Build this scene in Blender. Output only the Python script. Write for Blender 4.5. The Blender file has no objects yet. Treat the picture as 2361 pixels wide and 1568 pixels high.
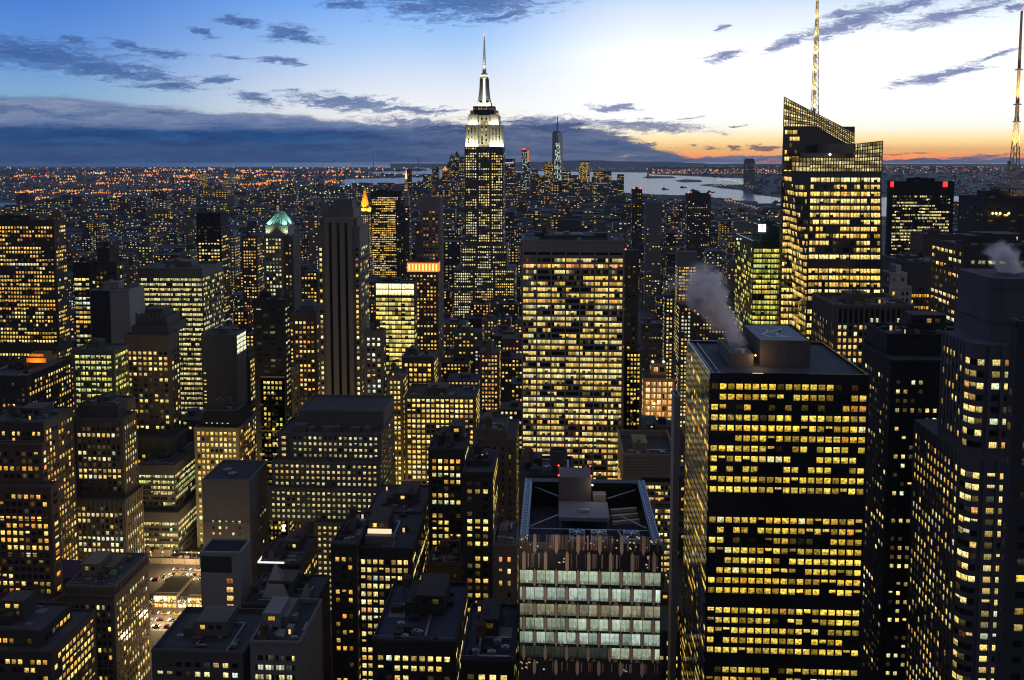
import bpy, math, random
from math import radians, sin, cos, tan, atan, atan2, pi, sqrt, hypot
from mathutils import Vector, Matrix
from mathutils.bvhtree import BVHTree

random.seed(7)
SC = bpy.context.scene
COL = SC.collection

# ------------------------------------------------------------------ camera
FOC, CX, EYE, VPX = 2040.0, 1180.5, 356.0, 1281.0      # in units of a 2361 x 1568 picture
PITCH = radians(4.7)
PSI = atan((VPX - CX) / FOC)
CAMZ = 268.0
CY0 = EYE + FOC * tan(PITCH)
FW = Vector((-sin(PSI) * cos(PITCH), cos(PSI) * cos(PITCH), -sin(PITCH)))
RT = Vector((cos(PSI), sin(PSI), 0))
UP = RT.cross(FW)
CPOS = Vector((0, 0, CAMZ))
cam = bpy.data.cameras.new('camera')
cam.lens = FOC / 2361 * 36
cam.sensor_width = 36
cam.shift_y = -(784 - CY0) / 2361
cam.clip_start, cam.clip_end = 1.0, 90000
co = bpy.data.objects.new('camera', cam)
COL.objects.link(co)
co.location = CPOS
co.rotation_euler = (pi / 2 - PITCH, 0, PSI)
SC.camera = co


def ray(px, py):
    return FW + RT * ((px - CX) / FOC) + UP * ((CY0 - py) / FOC)


def P(px, py, Y):
    d = ray(px, py)
    return CPOS + d * (Y / d.y)


def G(px, py, z=0.0):
    d = ray(px, py)
    return CPOS + d * ((z - CAMZ) / d.z)


def proj(p):
    v = p - CPOS
    w = v.dot(FW)
    if w < 1:
        return None
    return CX + FOC * v.dot(RT) / w, CY0 - FOC * v.dot(UP) / w


def ae(px, py):
    d = ray(px, py)
    return (math.degrees(atan2(d.x, d.y) + PSI), math.degrees(atan2(d.z, hypot(d.x, d.y))))


# ------------------------------------------------------------------ node helpers
class NT:
    def __init__(s, tree):
        s.t = tree
        tree.nodes.clear()

    def n(s, typ, **kw):
        nd = s.t.nodes.new(typ)
        for k, v in kw.items():
            setattr(nd, k, v)
        return nd

    def l(s, a, b):
        s.t.links.new(a, b)

    def put(s, sock, v):
        if v is None:
            return
        if hasattr(v, 'is_linked'):
            s.l(v, sock)
        else:
            sock.default_value = (*v, 1) if sock.type == 'RGBA' and len(v) == 3 else v

    def m(s, op, a, b=None, c=None, clamp=False):
        nd = s.n('ShaderNodeMath', operation=op, use_clamp=clamp)
        for i, v in enumerate((a, b, c)):
            if v is not None:
                s.put(nd.inputs[i], v)
        return nd.outputs[0]

    def vm(s, op, a, b=None, out=0):
        nd = s.n('ShaderNodeVectorMath', operation=op)
        s.put(nd.inputs[0], a)
        if b is not None:
            s.put(nd.inputs[3 if op == 'SCALE' else 1], b)
        return nd.outputs[out]

    def mix(s, f, a, b, blend='MIX'):
        nd = s.n('ShaderNodeMix', data_type='RGBA', blend_type=blend)
        s.put(nd.inputs[0], f)
        s.put(nd.inputs[6], a)
        s.put(nd.inputs[7], b)
        return nd.outputs[2]

    def ramp(s, f, stops, interp='LINEAR'):
        nd = s.n('ShaderNodeValToRGB')
        cr = nd.color_ramp
        cr.interpolation = interp
        while len(cr.elements) < len(stops):
            cr.elements.new(0.5)
        for e, (p, c) in zip(cr.elements, stops):
            e.position = p
            e.color = (*c, 1) if len(c) == 3 else c
        s.put(nd.inputs[0], f)
        return nd.outputs[0]

    def mr(s, v, a, b, c=0.0, d=1.0, smooth=False):
        nd = s.n('ShaderNodeMapRange', interpolation_type='SMOOTHSTEP' if smooth else 'LINEAR')
        for i, x in enumerate((v, a, b, c, d)):
            s.put(nd.inputs[i], x)
        return nd.outputs[0]

    def noise(s, vec, scale=5.0, detail=2.0, rough=0.5, dims='3D', w=None):
        nd = s.n('ShaderNodeTexNoise', noise_dimensions=dims)
        s.put(nd.inputs['Vector'], vec)
        nd.inputs['Scale'].default_value = scale
        nd.inputs['Detail'].default_value = detail
        nd.inputs['Roughness'].default_value = rough
        if w is not None:
            s.put(nd.inputs['W'], w)
        return nd.outputs[0]

    def comb(s, x, y, z=0.0):
        nd = s.n('ShaderNodeCombineXYZ')
        for i, v in enumerate((x, y, z)):
            s.put(nd.inputs[i], v)
        return nd.outputs[0]

    def sep(s, v):
        nd = s.n('ShaderNodeSeparateXYZ')
        s.l(v, nd.inputs[0])
        return nd.outputs


def lin(r, g, b, k=1.0):
    f = lambda c: (c / 255 / 12.92 if c <= 10 else ((c / 255 + 0.055) / 1.055) ** 2.4) * k
    return (f(r), f(g), f(b))


# ------------------------------------------------------------------ world: twilight sky, brighter to the south west
W = bpy.data.worlds.new('World')
SC.world = W
W.use_nodes = True
t = NT(W.node_tree)
gd = t.n('ShaderNodeTexCoord').outputs['Generated']
dr = t.vm('NORMALIZE', gd)
rx = t.vm('DOT_PRODUCT', dr, tuple(RT), out=1)
fy = t.vm('DOT_PRODUCT', dr, (-sin(PSI), cos(PSI), 0), out=1)
dz = t.sep(dr)[2]
az = t.m('MULTIPLY', t.m('ARCTAN2', rx, fy), 180 / pi)
el = t.m('MULTIPLY', t.m('ARCSINE', dz), 180 / pi)


def elr(stops):        # elevation ramp, from 0.6 degrees under the horizon to 12 above
    return t.ramp(t.m('DIVIDE', t.m('ADD', el, 0.6), 12.6, clamp=True), [(e / 12.6, c) for e, c in stops])


skyL = elr([(0, lin(100, 130, 170)), (2.8, lin(140, 172, 205)), (4.2, lin(130, 174, 214)), (6.1, lin(104, 154, 222)), (9, lin(80, 132, 216)), (12.6, lin(60, 106, 192))])
skyC = elr([(0, lin(190, 158, 150)), (1.0, lin(252, 220, 178)), (2.0, lin(255, 244, 228)), (3.4, (1.0, 1.0, 1.0)), (5.2, lin(226, 237, 253)), (7.6, lin(172, 210, 253)), (10.4, lin(122, 178, 252)), (12.6, lin(92, 148, 238))])
skyR = elr([(0, lin(235, 88, 38, 1.4)), (.3, lin(255, 134, 52, 1.8)), (0.85, lin(255, 190, 100, 1.5)), (1.6, lin(255, 232, 172, 1.25)), (2.2, lin(255, 252, 235, 1.15)), (3.2, (1.12, 1.12, 1.14)), (7.0, (1.1, 1.13, 1.18)), (9.6, lin(222, 237, 255)), (12.6, lin(158, 202, 252))])
base = t.mix(t.mr(az, -29, -5, 0, 1, True), skyL, skyC)
base = t.mix(t.mr(az, -4, 9, 0, 1, True), base, skyR)
# clouds
nv = t.vm('MULTIPLY', t.comb(az, el), (0.35, 1.1, 1))
nA = t.noise(nv, 1.0, 5, 0.6)
nB = t.noise(t.vm('ADD', nv, (31.7, 11.3, 4)), 1.0, 5, 0.6)
nE = t.noise(t.vm('MULTIPLY', t.comb(az, el), (1.6, 5.0, 1)), 1.0, 3, 0.6)
azw = t.m('ADD', az, t.m('ADD', t.m('MULTIPLY', t.m('SUBTRACT', nA, 0.5), 3.0), t.m('MULTIPLY', t.m('SUBTRACT', nE, 0.5), 1.5)))
elw = t.m('ADD', el, t.m('ADD', t.m('MULTIPLY', t.m('SUBTRACT', nB, 0.5), 1.0), t.m('MULTIPLY', t.m('SUBTRACT', nE, 0.5), 0.35)))
cv = t.comb(azw, elw)
CL = [(60, 122, 240, 36, 4), (250, 160, 190, 24, 6), (395, 200, 85, 13, -2), (505, 186, 50, 11, -8), (380, 124, 80, 11, 3), (665, 76, 72, 24, 0), (545, 50, 55, 13, 5),
      (800, 8, 75, 14, 0), (1080, 2, 235, 50, -3), (960, 18, 90, 20, 6), (1170, 34, 80, 11, -10), (700, 88, 50, 14, 0), (655, 143, 55, 10, 8), (590, 230, 60, 15, 14), (800, 236, 165, 22, 5), (960, 254, 125, 12, 3),
      (1000, 288, 190, 16, 5), (1270, 284, 180, 20, 2), (1480, 292, 185, 14, 3), (1418, 247, 68, 9, 2), (1660, 131, 62, 14, -14), (1822, 96, 55, 15, -18), (1968, 48, 150, 25, -17),
      (2200, 32, 125, 19, -10), (2100, 12, 150, 14, -12), (1945, 34, 45, 9, -8), (2150, 176, 100, 13, -12), (2230, 160, 60, 8, -5), (2300, 128, 65, 6, -10), (2340, 14, 40, 10, 0), (1665, 65, 22, 6, -5),
      (1635, 339, 24, 5, 0), (1697, 339, 22, 5, 5), (1600, 336, 18, 4, 0), (1765, 339, 28, 6, 6), (1582, 274, 34, 4, -5), (1700, 288, 24, 3, 0), (2080, 352, 70, 3, 0), (2115, 371, 70, 5, 0),
      (1490, 275, 22, 3, 0), (300, 105, 60, 10, 10), (170, 95, 60, 9, 10), (470, 76, 40, 9, 12), (545, 135, 50, 6, 4)]
acc = None
for (px, py, rpx, rpy, rot) in CL:
    a0, e0 = ae(px, py)
    mp = t.n('ShaderNodeMapping', vector_type='TEXTURE')
    mp.inputs['Location'].default_value = (a0, e0, 0)
    mp.inputs['Rotation'].default_value = (0, 0, radians(-rot))
    mp.inputs['Scale'].default_value = (rpx / 2040 * 57.3, rpy / 2040 * 57.3, 1)
    t.l(cv, mp.inputs['Vector'])
    v = t.m('SUBTRACT', 1.0, t.vm('LENGTH', mp.outputs[0], out=1))
    acc = v if acc is None else t.m('MAXIMUM', acc, v)
nC = t.noise(t.vm('MULTIPLY', t.comb(azw, elw), (0.9, 5.0, 1)), 1.0, 7, 0.7)
dens = t.mr(t.m('ADD', acc, t.m('MULTIPLY', t.m('SUBTRACT', nC, 0.5), 3.4)), -0.1, 0.75, 0, 1, True)
ccol = t.mix(t.mr(az, -20, 10, 0, 1), lin(42, 80, 146), lin(66, 92, 158))
ccol = t.mix(t.mr(nC, 0.42, 0.64, 0.0, 0.6), ccol, t.mix(t.mr(az, -5, 12), lin(104, 134, 182), lin(140, 148, 190)))
edge = t.mr(el, 0.3, 2.2)
ccol = t.mix(edge, lin(120, 92, 92), ccol)
# low cloud bank: height as a function of azimuth
HB = [(-400, 205), (0, 214), (150, 218), (300, 236), (480, 250), (700, 262), (900, 284), (1060, 284), (1180, 276), (1330, 278), (1420, 304), (1530, 338), (1610, 366), (1680, 379), (1800, 388), (2500, 390)]
st = []
for px, py in HB:
    a, e = ae(px, py)
    st.append(((a + 40) / 80, (max(e, 0) / 8,) * 3))
hb = t.m('MULTIPLY', t.ramp(t.m('DIVIDE', t.m('ADD', az, 40), 80, clamp=True), st), 8.0)
nD = t.noise(t.vm('MULTIPLY', t.comb(azw, elw), (0.2, 2.2, 1)), 1.0, 6, 0.66)
dlt = t.m('SUBTRACT', hb, t.m('ADD', el, t.m('MULTIPLY', t.m('ADD', t.m('MULTIPLY', t.m('SUBTRACT', nA, 0.5), 0.8), t.m('MULTIPLY', t.m('SUBTRACT', nC, 0.5), 0.5)))))
thin = t.mr(dlt, 0.2, 2.2, 2.6, 0.0)
thin = t.m('MULTIPLY', thin, t.mr(az, -26, 2, .35, 1.0))
bmask = t.mr(t.m('ADD', dlt, t.m('MULTIPLY', t.m('SUBTRACT', nD, 0.52), thin)), -0.05, 0.34, 0, 1, True)
up = t.mix(t.mr(nD, .35, .65), lin(72, 102, 152), lin(140, 154, 186))
lowc = t.mix(t.mr(nD, .35, .65), lin(14, 56, 114), lin(46, 92, 148))
sect = t.mr(t.m('ADD', el, t.m('MULTIPLY', t.m('SUBTRACT', nB, 0.5), 1.0)), 1.25, 2.0, 0, 1, True)
bcol = t.mix(sect, lowc, up)
bcolC = t.mix(t.mr(nD, .35, .65), lin(58, 88, 136), lin(122, 130, 156))
bcol = t.mix(t.mr(az, -14, 2, 0, 1, True), bcol, bcolC)
skyc = t.mix(t.m('MULTIPLY', dens, .86), base, ccol)
skyc = t.mix(bmask, skyc, bcol)
skyc = t.mix(t.m('MULTIPLY', t.m('MULTIPLY', dens, bmask), 0.75), skyc, lin(52, 72, 126))
# streaks of lit gap inside the bank
gap = t.m('MULTIPLY', t.mr(nD, 0.63, 0.72, 0, 1, True), t.m('MULTIPLY', bmask, t.mr(az, -6, 4)))
skyc = t.mix(t.m('MULTIPLY', gap, 0.75), skyc, lin(232, 205, 190))
# away from the afterglow: upper sky and the sky behind darken
skyc = t.mix(t.mr(el, 10.5, 40, 0, 1, True), skyc, (0.15, 0.185, 0.3, 1))
back = t.mr(t.m('ABSOLUTE', t.m('SUBTRACT', az, 22)), 60, 120, 0, 1, True)
skyc = t.mix(back, skyc, (0.14, 0.14, 0.165, 1))
skyc = t.mix(t.mr(el, -0.6, -2.5), skyc, (0.01, 0.012, 0.02, 1))
bg = t.n('ShaderNodeBackground')
t.l(skyc, bg.inputs[0])
bg.inputs[1].default_value = 1.0
wo = t.n('ShaderNodeOutputWorld')
t.l(bg.outputs[0], wo.inputs[0])
W.cycles.sampling_method = 'MANUAL'
W.cycles.sample_map_resolution = 512

# afterglow of the sun that has just set
sl = bpy.data.lights.new('sun', 'SUN')
sl.energy = 0.05
sl.angle = radians(12)
sl.color = (1, 0.72, 0.5)
so = bpy.data.objects.new('sun', sl)
COL.objects.link(so)
sa = radians(34) - PSI
so.rotation_euler = Vector((-sin(sa), -cos(sa), -tan(radians(2)))).to_track_quat('-Z', 'Y').to_euler()

SC.view_settings.view_transform = 'Standard'
SC.view_settings.look = 'None'
SC.view_settings.exposure = 0
SC.view_settings.gamma = 1
SC.view_settings.use_curve_mapping = False
cy = SC.cycles
cy.max_bounces = 5
cy.diffuse_bounces = 2
cy.glossy_bounces = 3
cy.volume_bounces = 3
cy.transparent_max_bounces = 8
cy.sample_clamp_indirect = 2.0
cy.use_denoising = True
cy.caustics_reflective = False
cy.caustics_refractive = False
cy.volume_step_rate = 1.0
cy.pixel_filter_type = 'BLACKMAN_HARRIS'
cy.filter_width = 1.15


# ------------------------------------------------------------------ materials
def mat(name):
    m = bpy.data.materials.new(name)
    m.use_nodes = True
    return m, NT(m.node_tree)


def fin(t, sh):
    o = t.n('ShaderNodeOutputMaterial')
    t.l(sh, o.inputs[0])


def mk_wall(name, attr=False, rough=0.85, amp=0.5, metallic=0.0, spec=0.3):
    m, t = mat(name)
    if attr:
        c = t.n('ShaderNodeAttribute', attribute_name='glow').outputs['Color']
    else:
        c = t.n('ShaderNodeObjectInfo').outputs['Color']
    geo = t.n('ShaderNodeNewGeometry').outputs['Position']
    n1 = t.noise(t.vm('MULTIPLY', geo, (0.05, 0.05, 0.02)), 1.0, 4, 0.6)
    n2 = t.noise(t.vm('MULTIPLY', geo, (0.9, 0.9, 0.07)), 1.0, 3, 0.6)
    n3 = t.noise(geo, 0.35, 3, 0.7)
    f = t.m('ADD', t.m('MULTIPLY', n1, amp), t.m('ADD', t.m('MULTIPLY', n2, amp * 0.8), t.m('MULTIPLY', n3, amp * 0.6)))
    f = t.m('ADD', f, 1.0 - amp * 1.2)
    col = t.vm('SCALE', c, f)
    b = t.n('ShaderNodeBsdfPrincipled')
    t.l(col, b.inputs['Base Color'])
    b.inputs['Roughness'].default_value = rough
    b.inputs['Metallic'].default_value = metallic
    b.inputs['Specular IOR Level'].default_value = spec
    fin(t, b.outputs[0])
    return m


M_WALL = mk_wall('masonry_wall')
M_ROOF = mk_wall('tar_roof', rough=0.8, amp=0.7)
M_MASS = mk_wall('city_wall', attr=True)
M_METAL = mk_wall('painted_metal', rough=0.42, amp=0.4, metallic=0.6)
M_BRONZE = mk_wall('bronze_steel', rough=0.42, amp=0.35, metallic=0.35)
M_DGLASS = mk_wall('dark_glass_wall', rough=0.12, amp=0.3, spec=0.6)

# window: dark reflecting glass, with the lit room behind it
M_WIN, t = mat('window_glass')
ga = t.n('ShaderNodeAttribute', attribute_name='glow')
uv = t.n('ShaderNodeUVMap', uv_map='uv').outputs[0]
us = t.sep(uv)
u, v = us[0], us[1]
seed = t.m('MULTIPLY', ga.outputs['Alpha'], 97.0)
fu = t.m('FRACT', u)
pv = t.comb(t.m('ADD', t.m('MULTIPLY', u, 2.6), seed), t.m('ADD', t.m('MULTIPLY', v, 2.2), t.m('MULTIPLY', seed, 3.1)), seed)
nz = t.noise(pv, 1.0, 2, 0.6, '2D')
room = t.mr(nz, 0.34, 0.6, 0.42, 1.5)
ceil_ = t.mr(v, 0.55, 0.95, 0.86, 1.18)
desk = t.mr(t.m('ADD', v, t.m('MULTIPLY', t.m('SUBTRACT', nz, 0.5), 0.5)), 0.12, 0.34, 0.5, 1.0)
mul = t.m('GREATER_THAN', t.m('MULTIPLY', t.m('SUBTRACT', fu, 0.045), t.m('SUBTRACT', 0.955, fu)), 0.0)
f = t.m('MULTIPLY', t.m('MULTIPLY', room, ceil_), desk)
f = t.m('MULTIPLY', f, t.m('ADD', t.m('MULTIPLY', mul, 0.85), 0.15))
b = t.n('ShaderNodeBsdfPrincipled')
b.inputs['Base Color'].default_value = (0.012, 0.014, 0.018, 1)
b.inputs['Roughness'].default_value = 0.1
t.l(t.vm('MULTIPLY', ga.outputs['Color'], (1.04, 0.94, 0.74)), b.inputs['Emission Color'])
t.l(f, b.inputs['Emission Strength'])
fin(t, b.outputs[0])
M_WIN.cycles.emission_sampling = 'NONE'

def mk_pane():
    m, t = mat('tall_glass')
    ga = t.n('ShaderNodeAttribute', attribute_name='glow')
    us = t.sep(t.n('ShaderNodeUVMap', uv_map='uv').outputs[0])
    seed = t.m('MULTIPLY', ga.outputs['Alpha'], 97.0)
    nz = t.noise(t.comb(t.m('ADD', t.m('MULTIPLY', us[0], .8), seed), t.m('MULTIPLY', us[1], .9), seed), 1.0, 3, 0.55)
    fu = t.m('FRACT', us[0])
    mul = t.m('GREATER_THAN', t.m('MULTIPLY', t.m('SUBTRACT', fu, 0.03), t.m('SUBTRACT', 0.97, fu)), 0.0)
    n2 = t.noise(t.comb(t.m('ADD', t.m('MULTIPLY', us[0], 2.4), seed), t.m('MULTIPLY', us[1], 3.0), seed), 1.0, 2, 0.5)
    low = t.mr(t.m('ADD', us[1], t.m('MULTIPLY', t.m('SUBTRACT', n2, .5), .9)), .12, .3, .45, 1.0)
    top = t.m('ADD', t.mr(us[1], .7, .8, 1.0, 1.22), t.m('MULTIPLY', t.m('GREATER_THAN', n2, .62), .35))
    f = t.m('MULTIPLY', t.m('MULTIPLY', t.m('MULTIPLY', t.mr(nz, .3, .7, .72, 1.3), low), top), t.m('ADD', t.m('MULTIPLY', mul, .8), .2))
    b = t.n('ShaderNodeBsdfPrincipled')
    b.inputs['Base Color'].default_value = (0.012, 0.014, 0.018, 1)
    b.inputs['Roughness'].default_value = 0.08
    t.l(ga.outputs['Color'], b.inputs['Emission Color'])
    t.l(f, b.inputs['Emission Strength'])
    fin(t, b.outputs[0])
    m.cycles.emission_sampling = 'NONE'
    return m


M_PANE = mk_pane()

# lamp or lit sign: the colour attribute is its light
M_LAMP, t = mat('lamp_light')
ga = t.n('ShaderNodeAttribute', attribute_name='glow')
e = t.n('ShaderNodeEmission')
t.l(ga.outputs['Color'], e.inputs[0])
fin(t, e.outputs[0])
M_LAMP.cycles.emission_sampling = 'NONE'

M_WATER, t = mat('harbour_water')
geo = t.n('ShaderNodeNewGeometry').outputs['Position']
n1 = t.noise(t.vm('MULTIPLY', geo, (0.004, 0.0016, 1)), 1.0, 5, 0.65)
bm = t.n('ShaderNodeBump')
bm.inputs['Strength'].default_value = 0.18
bm.inputs['Distance'].default_value = 60
t.l(n1, bm.inputs['Height'])
b = t.n('ShaderNodeBsdfPrincipled')
b.inputs['Base Color'].default_value = (0.05, 0.08, 0.15, 1)
b.inputs['Roughness'].default_value = 0.25
b.inputs['IOR'].default_value = 1.33
t.l(bm.outputs[0], b.inputs['Normal'])
fin(t, b.outputs[0])

M_LAND, t = mat('city_ground')
geo = t.n('ShaderNodeNewGeometry').outputs['Position']
n1 = t.noise(t.vm('SCALE', geo, 0.004), 1.0, 5, 0.7)
n2 = t.noise(t.vm('SCALE', geo, 0.05), 1.0, 3, 0.7)
c = t.ramp(t.m('MULTIPLY', t.m('ADD', n1, n2), 0.5), [(0.3, (0.02, 0.022, 0.025)), (0.7, (0.075, 0.075, 0.08))])
b = t.n('ShaderNodeBsdfPrincipled')
t.l(c, b.inputs['Base Color'])
b.inputs['Roughness'].default_value = 0.95
fin(t, b.outputs[0])

M_ROAD, t = mat('asphalt_road')
geo = t.n('ShaderNodeNewGeometry').outputs['Position']
n2 = t.noise(t.vm('SCALE', geo, 0.8), 1.0, 3, 0.7)
c = t.ramp(n2, [(0.3, (0.035, 0.035, 0.037)), (0.7, (0.065, 0.064, 0.062))])
b = t.n('ShaderNodeBsdfPrincipled')
t.l(c, b.inputs['Base Color'])
b.inputs['Roughness'].default_value = 0.6
fin(t, b.outputs[0])


# ------------------------------------------------------------------ mesh builder
class MB:
    def __init__(s):
        s.v, s.f, s.mi, s.c, s.uv = [], [], [], [], []

    def face(s, pts, mi=0, col=(0, 0, 0, 0), uv=None):
        i = len(s.v)
        s.v.extend([tuple(p) for p in pts])
        s.f.append(tuple(range(i, i + len(pts))))
        s.mi.append(mi)
        s.c.append(col)
        s.uv.append(uv or [(0, 0)] * len(pts))
        return s

    def box(s, x0, x1, y0, y1, z0, z1, mi=0, col=(0, 0, 0, 0), bottom=False):
        a, b, c, d = (x0, y0, z0), (x1, y0, z0), (x1, y1, z0), (x0, y1, z0)
        e, f, g, h = (x0, y0, z1), (x1, y0, z1), (x1, y1, z1), (x0, y1, z1)
        for q in ((a, b, f, e), (b, c, g, f), (c, d, h, g), (d, a, e, h), (e, f, g, h)):
            s.face(q, mi, col)
        if bottom:
            s.face((d, c, b, a), mi, col)
        return s

    def prism(s, poly, z0, z1, mi=0, top=None, col=(0, 0, 0, 0)):   # poly: ccw xy list; top: optional list for the upper ring
        tp = top or poly
        n = len(poly)
        for i in range(n):
            j = (i + 1) % n
            s.face(((*poly[i], z0), (*poly[j], z0), (*tp[j], z1), (*tp[i], z1)), mi, col)
        s.face([(*p, z1) for p in tp], mi, col)
        return s

    def cyl(s, x, y, z0, z1, r0, r1=None, n=16, mi=0, col=(0, 0, 0, 0)):
        r1 = r0 if r1 is None else r1
        ang = [2 * pi * k / n for k in range(n)]
        return s.prism([(x + r0 * cos(a), y + r0 * sin(a)) for a in ang], z0, z1, mi, [(x + r1 * cos(a), y + r1 * sin(a)) for a in ang], col)

    def bar(s, a, b, w, mi=0, col=(0, 0, 0, 0)):     # square bar between two points
        a, b = Vector(a), Vector(b)
        d = (b - a).normalized()
        q = Vector((0, 0, 1)) if abs(d.z) < 0.9 else Vector((1, 0, 0))
        e = d.cross(q).normalized() * (w / 2)
        f = d.cross(e).normalized() * (w / 2)
        A = [a + e + f, a - e + f, a - e - f, a + e - f]
        B = [p + (b - a) for p in A]
        for i in range(4):
            j = (i + 1) % 4
            s.face((A[i], B[i], B[j], A[j]), mi, col)
        s.face(A, mi, col)
        s.face(B[::-1], mi, col)
        return s

    def gem(s, p, r, col, mi=0):        # small eight-sided lamp body
        x, y, z = p
        T, Bm = (x, y, z + r), (x, y, z - r)
        R = [(x + r, y, z), (x, y + r, z), (x - r, y, z), (x, y - r, z)]
        for i in range(4):
            j = (i + 1) % 4
            s.face((R[i], R[j], T), mi, col)
            s.face((R[j], R[i], Bm), mi, col)
        return s

    def build(s, name, mats, parent=None, color=(0.2, 0.2, 0.2)):
        me = bpy.data.meshes.new(name)
        me.from_pydata(s.v, [], s.f)
        for m in (mats if isinstance(mats, (list, tuple)) else [mats]):
            me.materials.append(m)
        me.polygons.foreach_set('material_index', s.mi)
        at = me.attributes.new('glow', 'FLOAT_COLOR', 'FACE')
        at.data.foreach_set('color', [x for c in s.c for x in (c if len(c) == 4 else (*c, 1))])
        ul = me.uv_layers.new(name='uv')
        ul.data.foreach_set('uv', [x for u in s.uv for p in u for x in p])
        o = bpy.data.objects.new(name, me)
        COL.objects.link(o)
        o.color = (*color, 1)
        if parent is not None:
            o.parent = parent
            l = base(parent)
            if l.length > 0:
                me.transform(Matrix.Translation(-l))
        return o


def base(o):        # world place of an unrotated object and its parents
    l = Vector(o.location)
    while o.parent:
        o = o.parent
        l += o.location
    return l


def tag(o, label=None, cat=None, group=None, kind=None):
    for k, v in (('label', label), ('category', cat), ('group', group), ('kind', kind)):
        if v:
            o[k] = v
    return o


def empty(name, loc, label, cat, group=None):
    o = bpy.data.objects.new(name, None)
    COL.objects.link(o)
    o.location = loc
    return tag(o, label, cat, group)


def lamp(name, loc, parent, energy, color, typ='AREA', size=(2, 2), aim=None, angle=None):
    l = bpy.data.lights.new(name, typ)
    l.energy = energy
    l.color = color
    if typ == 'AREA':
        l.shape = 'RECTANGLE'
        l.size, l.size_y = size
    elif typ == 'SPOT':
        l.spot_size = angle or radians(70)
        l.spot_blend = 0.6
        l.shadow_soft_size = 1.0
    else:
        l.shadow_soft_size = 2.0
    o = bpy.data.objects.new(name, l)
    COL.objects.link(o)
    o.location = loc
    if aim is not None:
        o.rotation_euler = (Vector(aim) - Vector(loc)).to_track_quat('-Z', 'Y').to_euler()
    if parent is not None:
        o.parent = parent
        o.location = Vector(loc) - base(parent)
    return o
# ------------------------------------------------------------------ buildings
YEL = [(5, (1.05, 0.7, 0.13)), (3, (1.1, 0.82, 0.24)), (2, (0.9, 0.52, 0.08)), (1.2, (1.15, 1.0, 0.5)), (0.5, (1.0, 0.4, 0.12)), (0.5, (0.85, 1.0, 0.9))]
PALE = [(4, (1.05, 0.88, 0.32)), (3, (1.0, 0.94, 0.46)), (2, (1.0, 0.72, 0.25)), (1, (0.8, 0.95, 0.8)), (0.4, (1.0, 0.45, 0.18))]
GRN = [(4, (0.78, 0.86, 0.22)), (3, (0.62, 0.8, 0.28)), (2, (0.95, 0.85, 0.3)), (1, (0.6, 0.9, 0.6))]
ORG = [(4, (1.0, 0.5, 0.12)), (3, (1.0, 0.66, 0.22)), (2, (1.0, 0.38, 0.08)), (1, (1.0, 0.8, 0.42))]
COOL = [(3, (0.75, 0.95, 0.85)), (3, (0.9, 1.0, 0.95)), (3, (1.0, 0.88, 0.5)), (1, (0.6, 0.85, 1.0))]
GOLD = [(5, (1.05, 0.74, 0.16)), (4, (1.1, 0.84, 0.27)), (2, (1.05, 0.58, 0.12)), (1, (1.2, 1.05, 0.55))]
MIX = YEL + PALE


def pick(p):
    r = random.random() * sum(w for w, _ in p)
    for w, c in p:
        r -= w
        if r <= 0:
            return c
    return p[0][1]


def S(bay=3.2, fh=3.7, wf=0.58, hf=0.55, lit=0.5, pal=YEL, top=2.0, rv=0.25, sub=1, mull=1, pier=0.0, band=0.0, side=1, slit=None, coh=0.3, mx=1.5, gain=1.0, dark=0.5, rows=None, skip=()):
    return dict(locals())


BLD = []            # every building that carries windows
FOOT = []           # footprints (x0, x1, y0, y1, z)
HB_V, HB_F = [], []     # all hero wall faces, for the visibility test


def keep_faces(mb):
    k = len(HB_V)
    HB_V.extend(mb.v)
    HB_F.extend([tuple(i + k for i in f) for f in mb.f])


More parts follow.
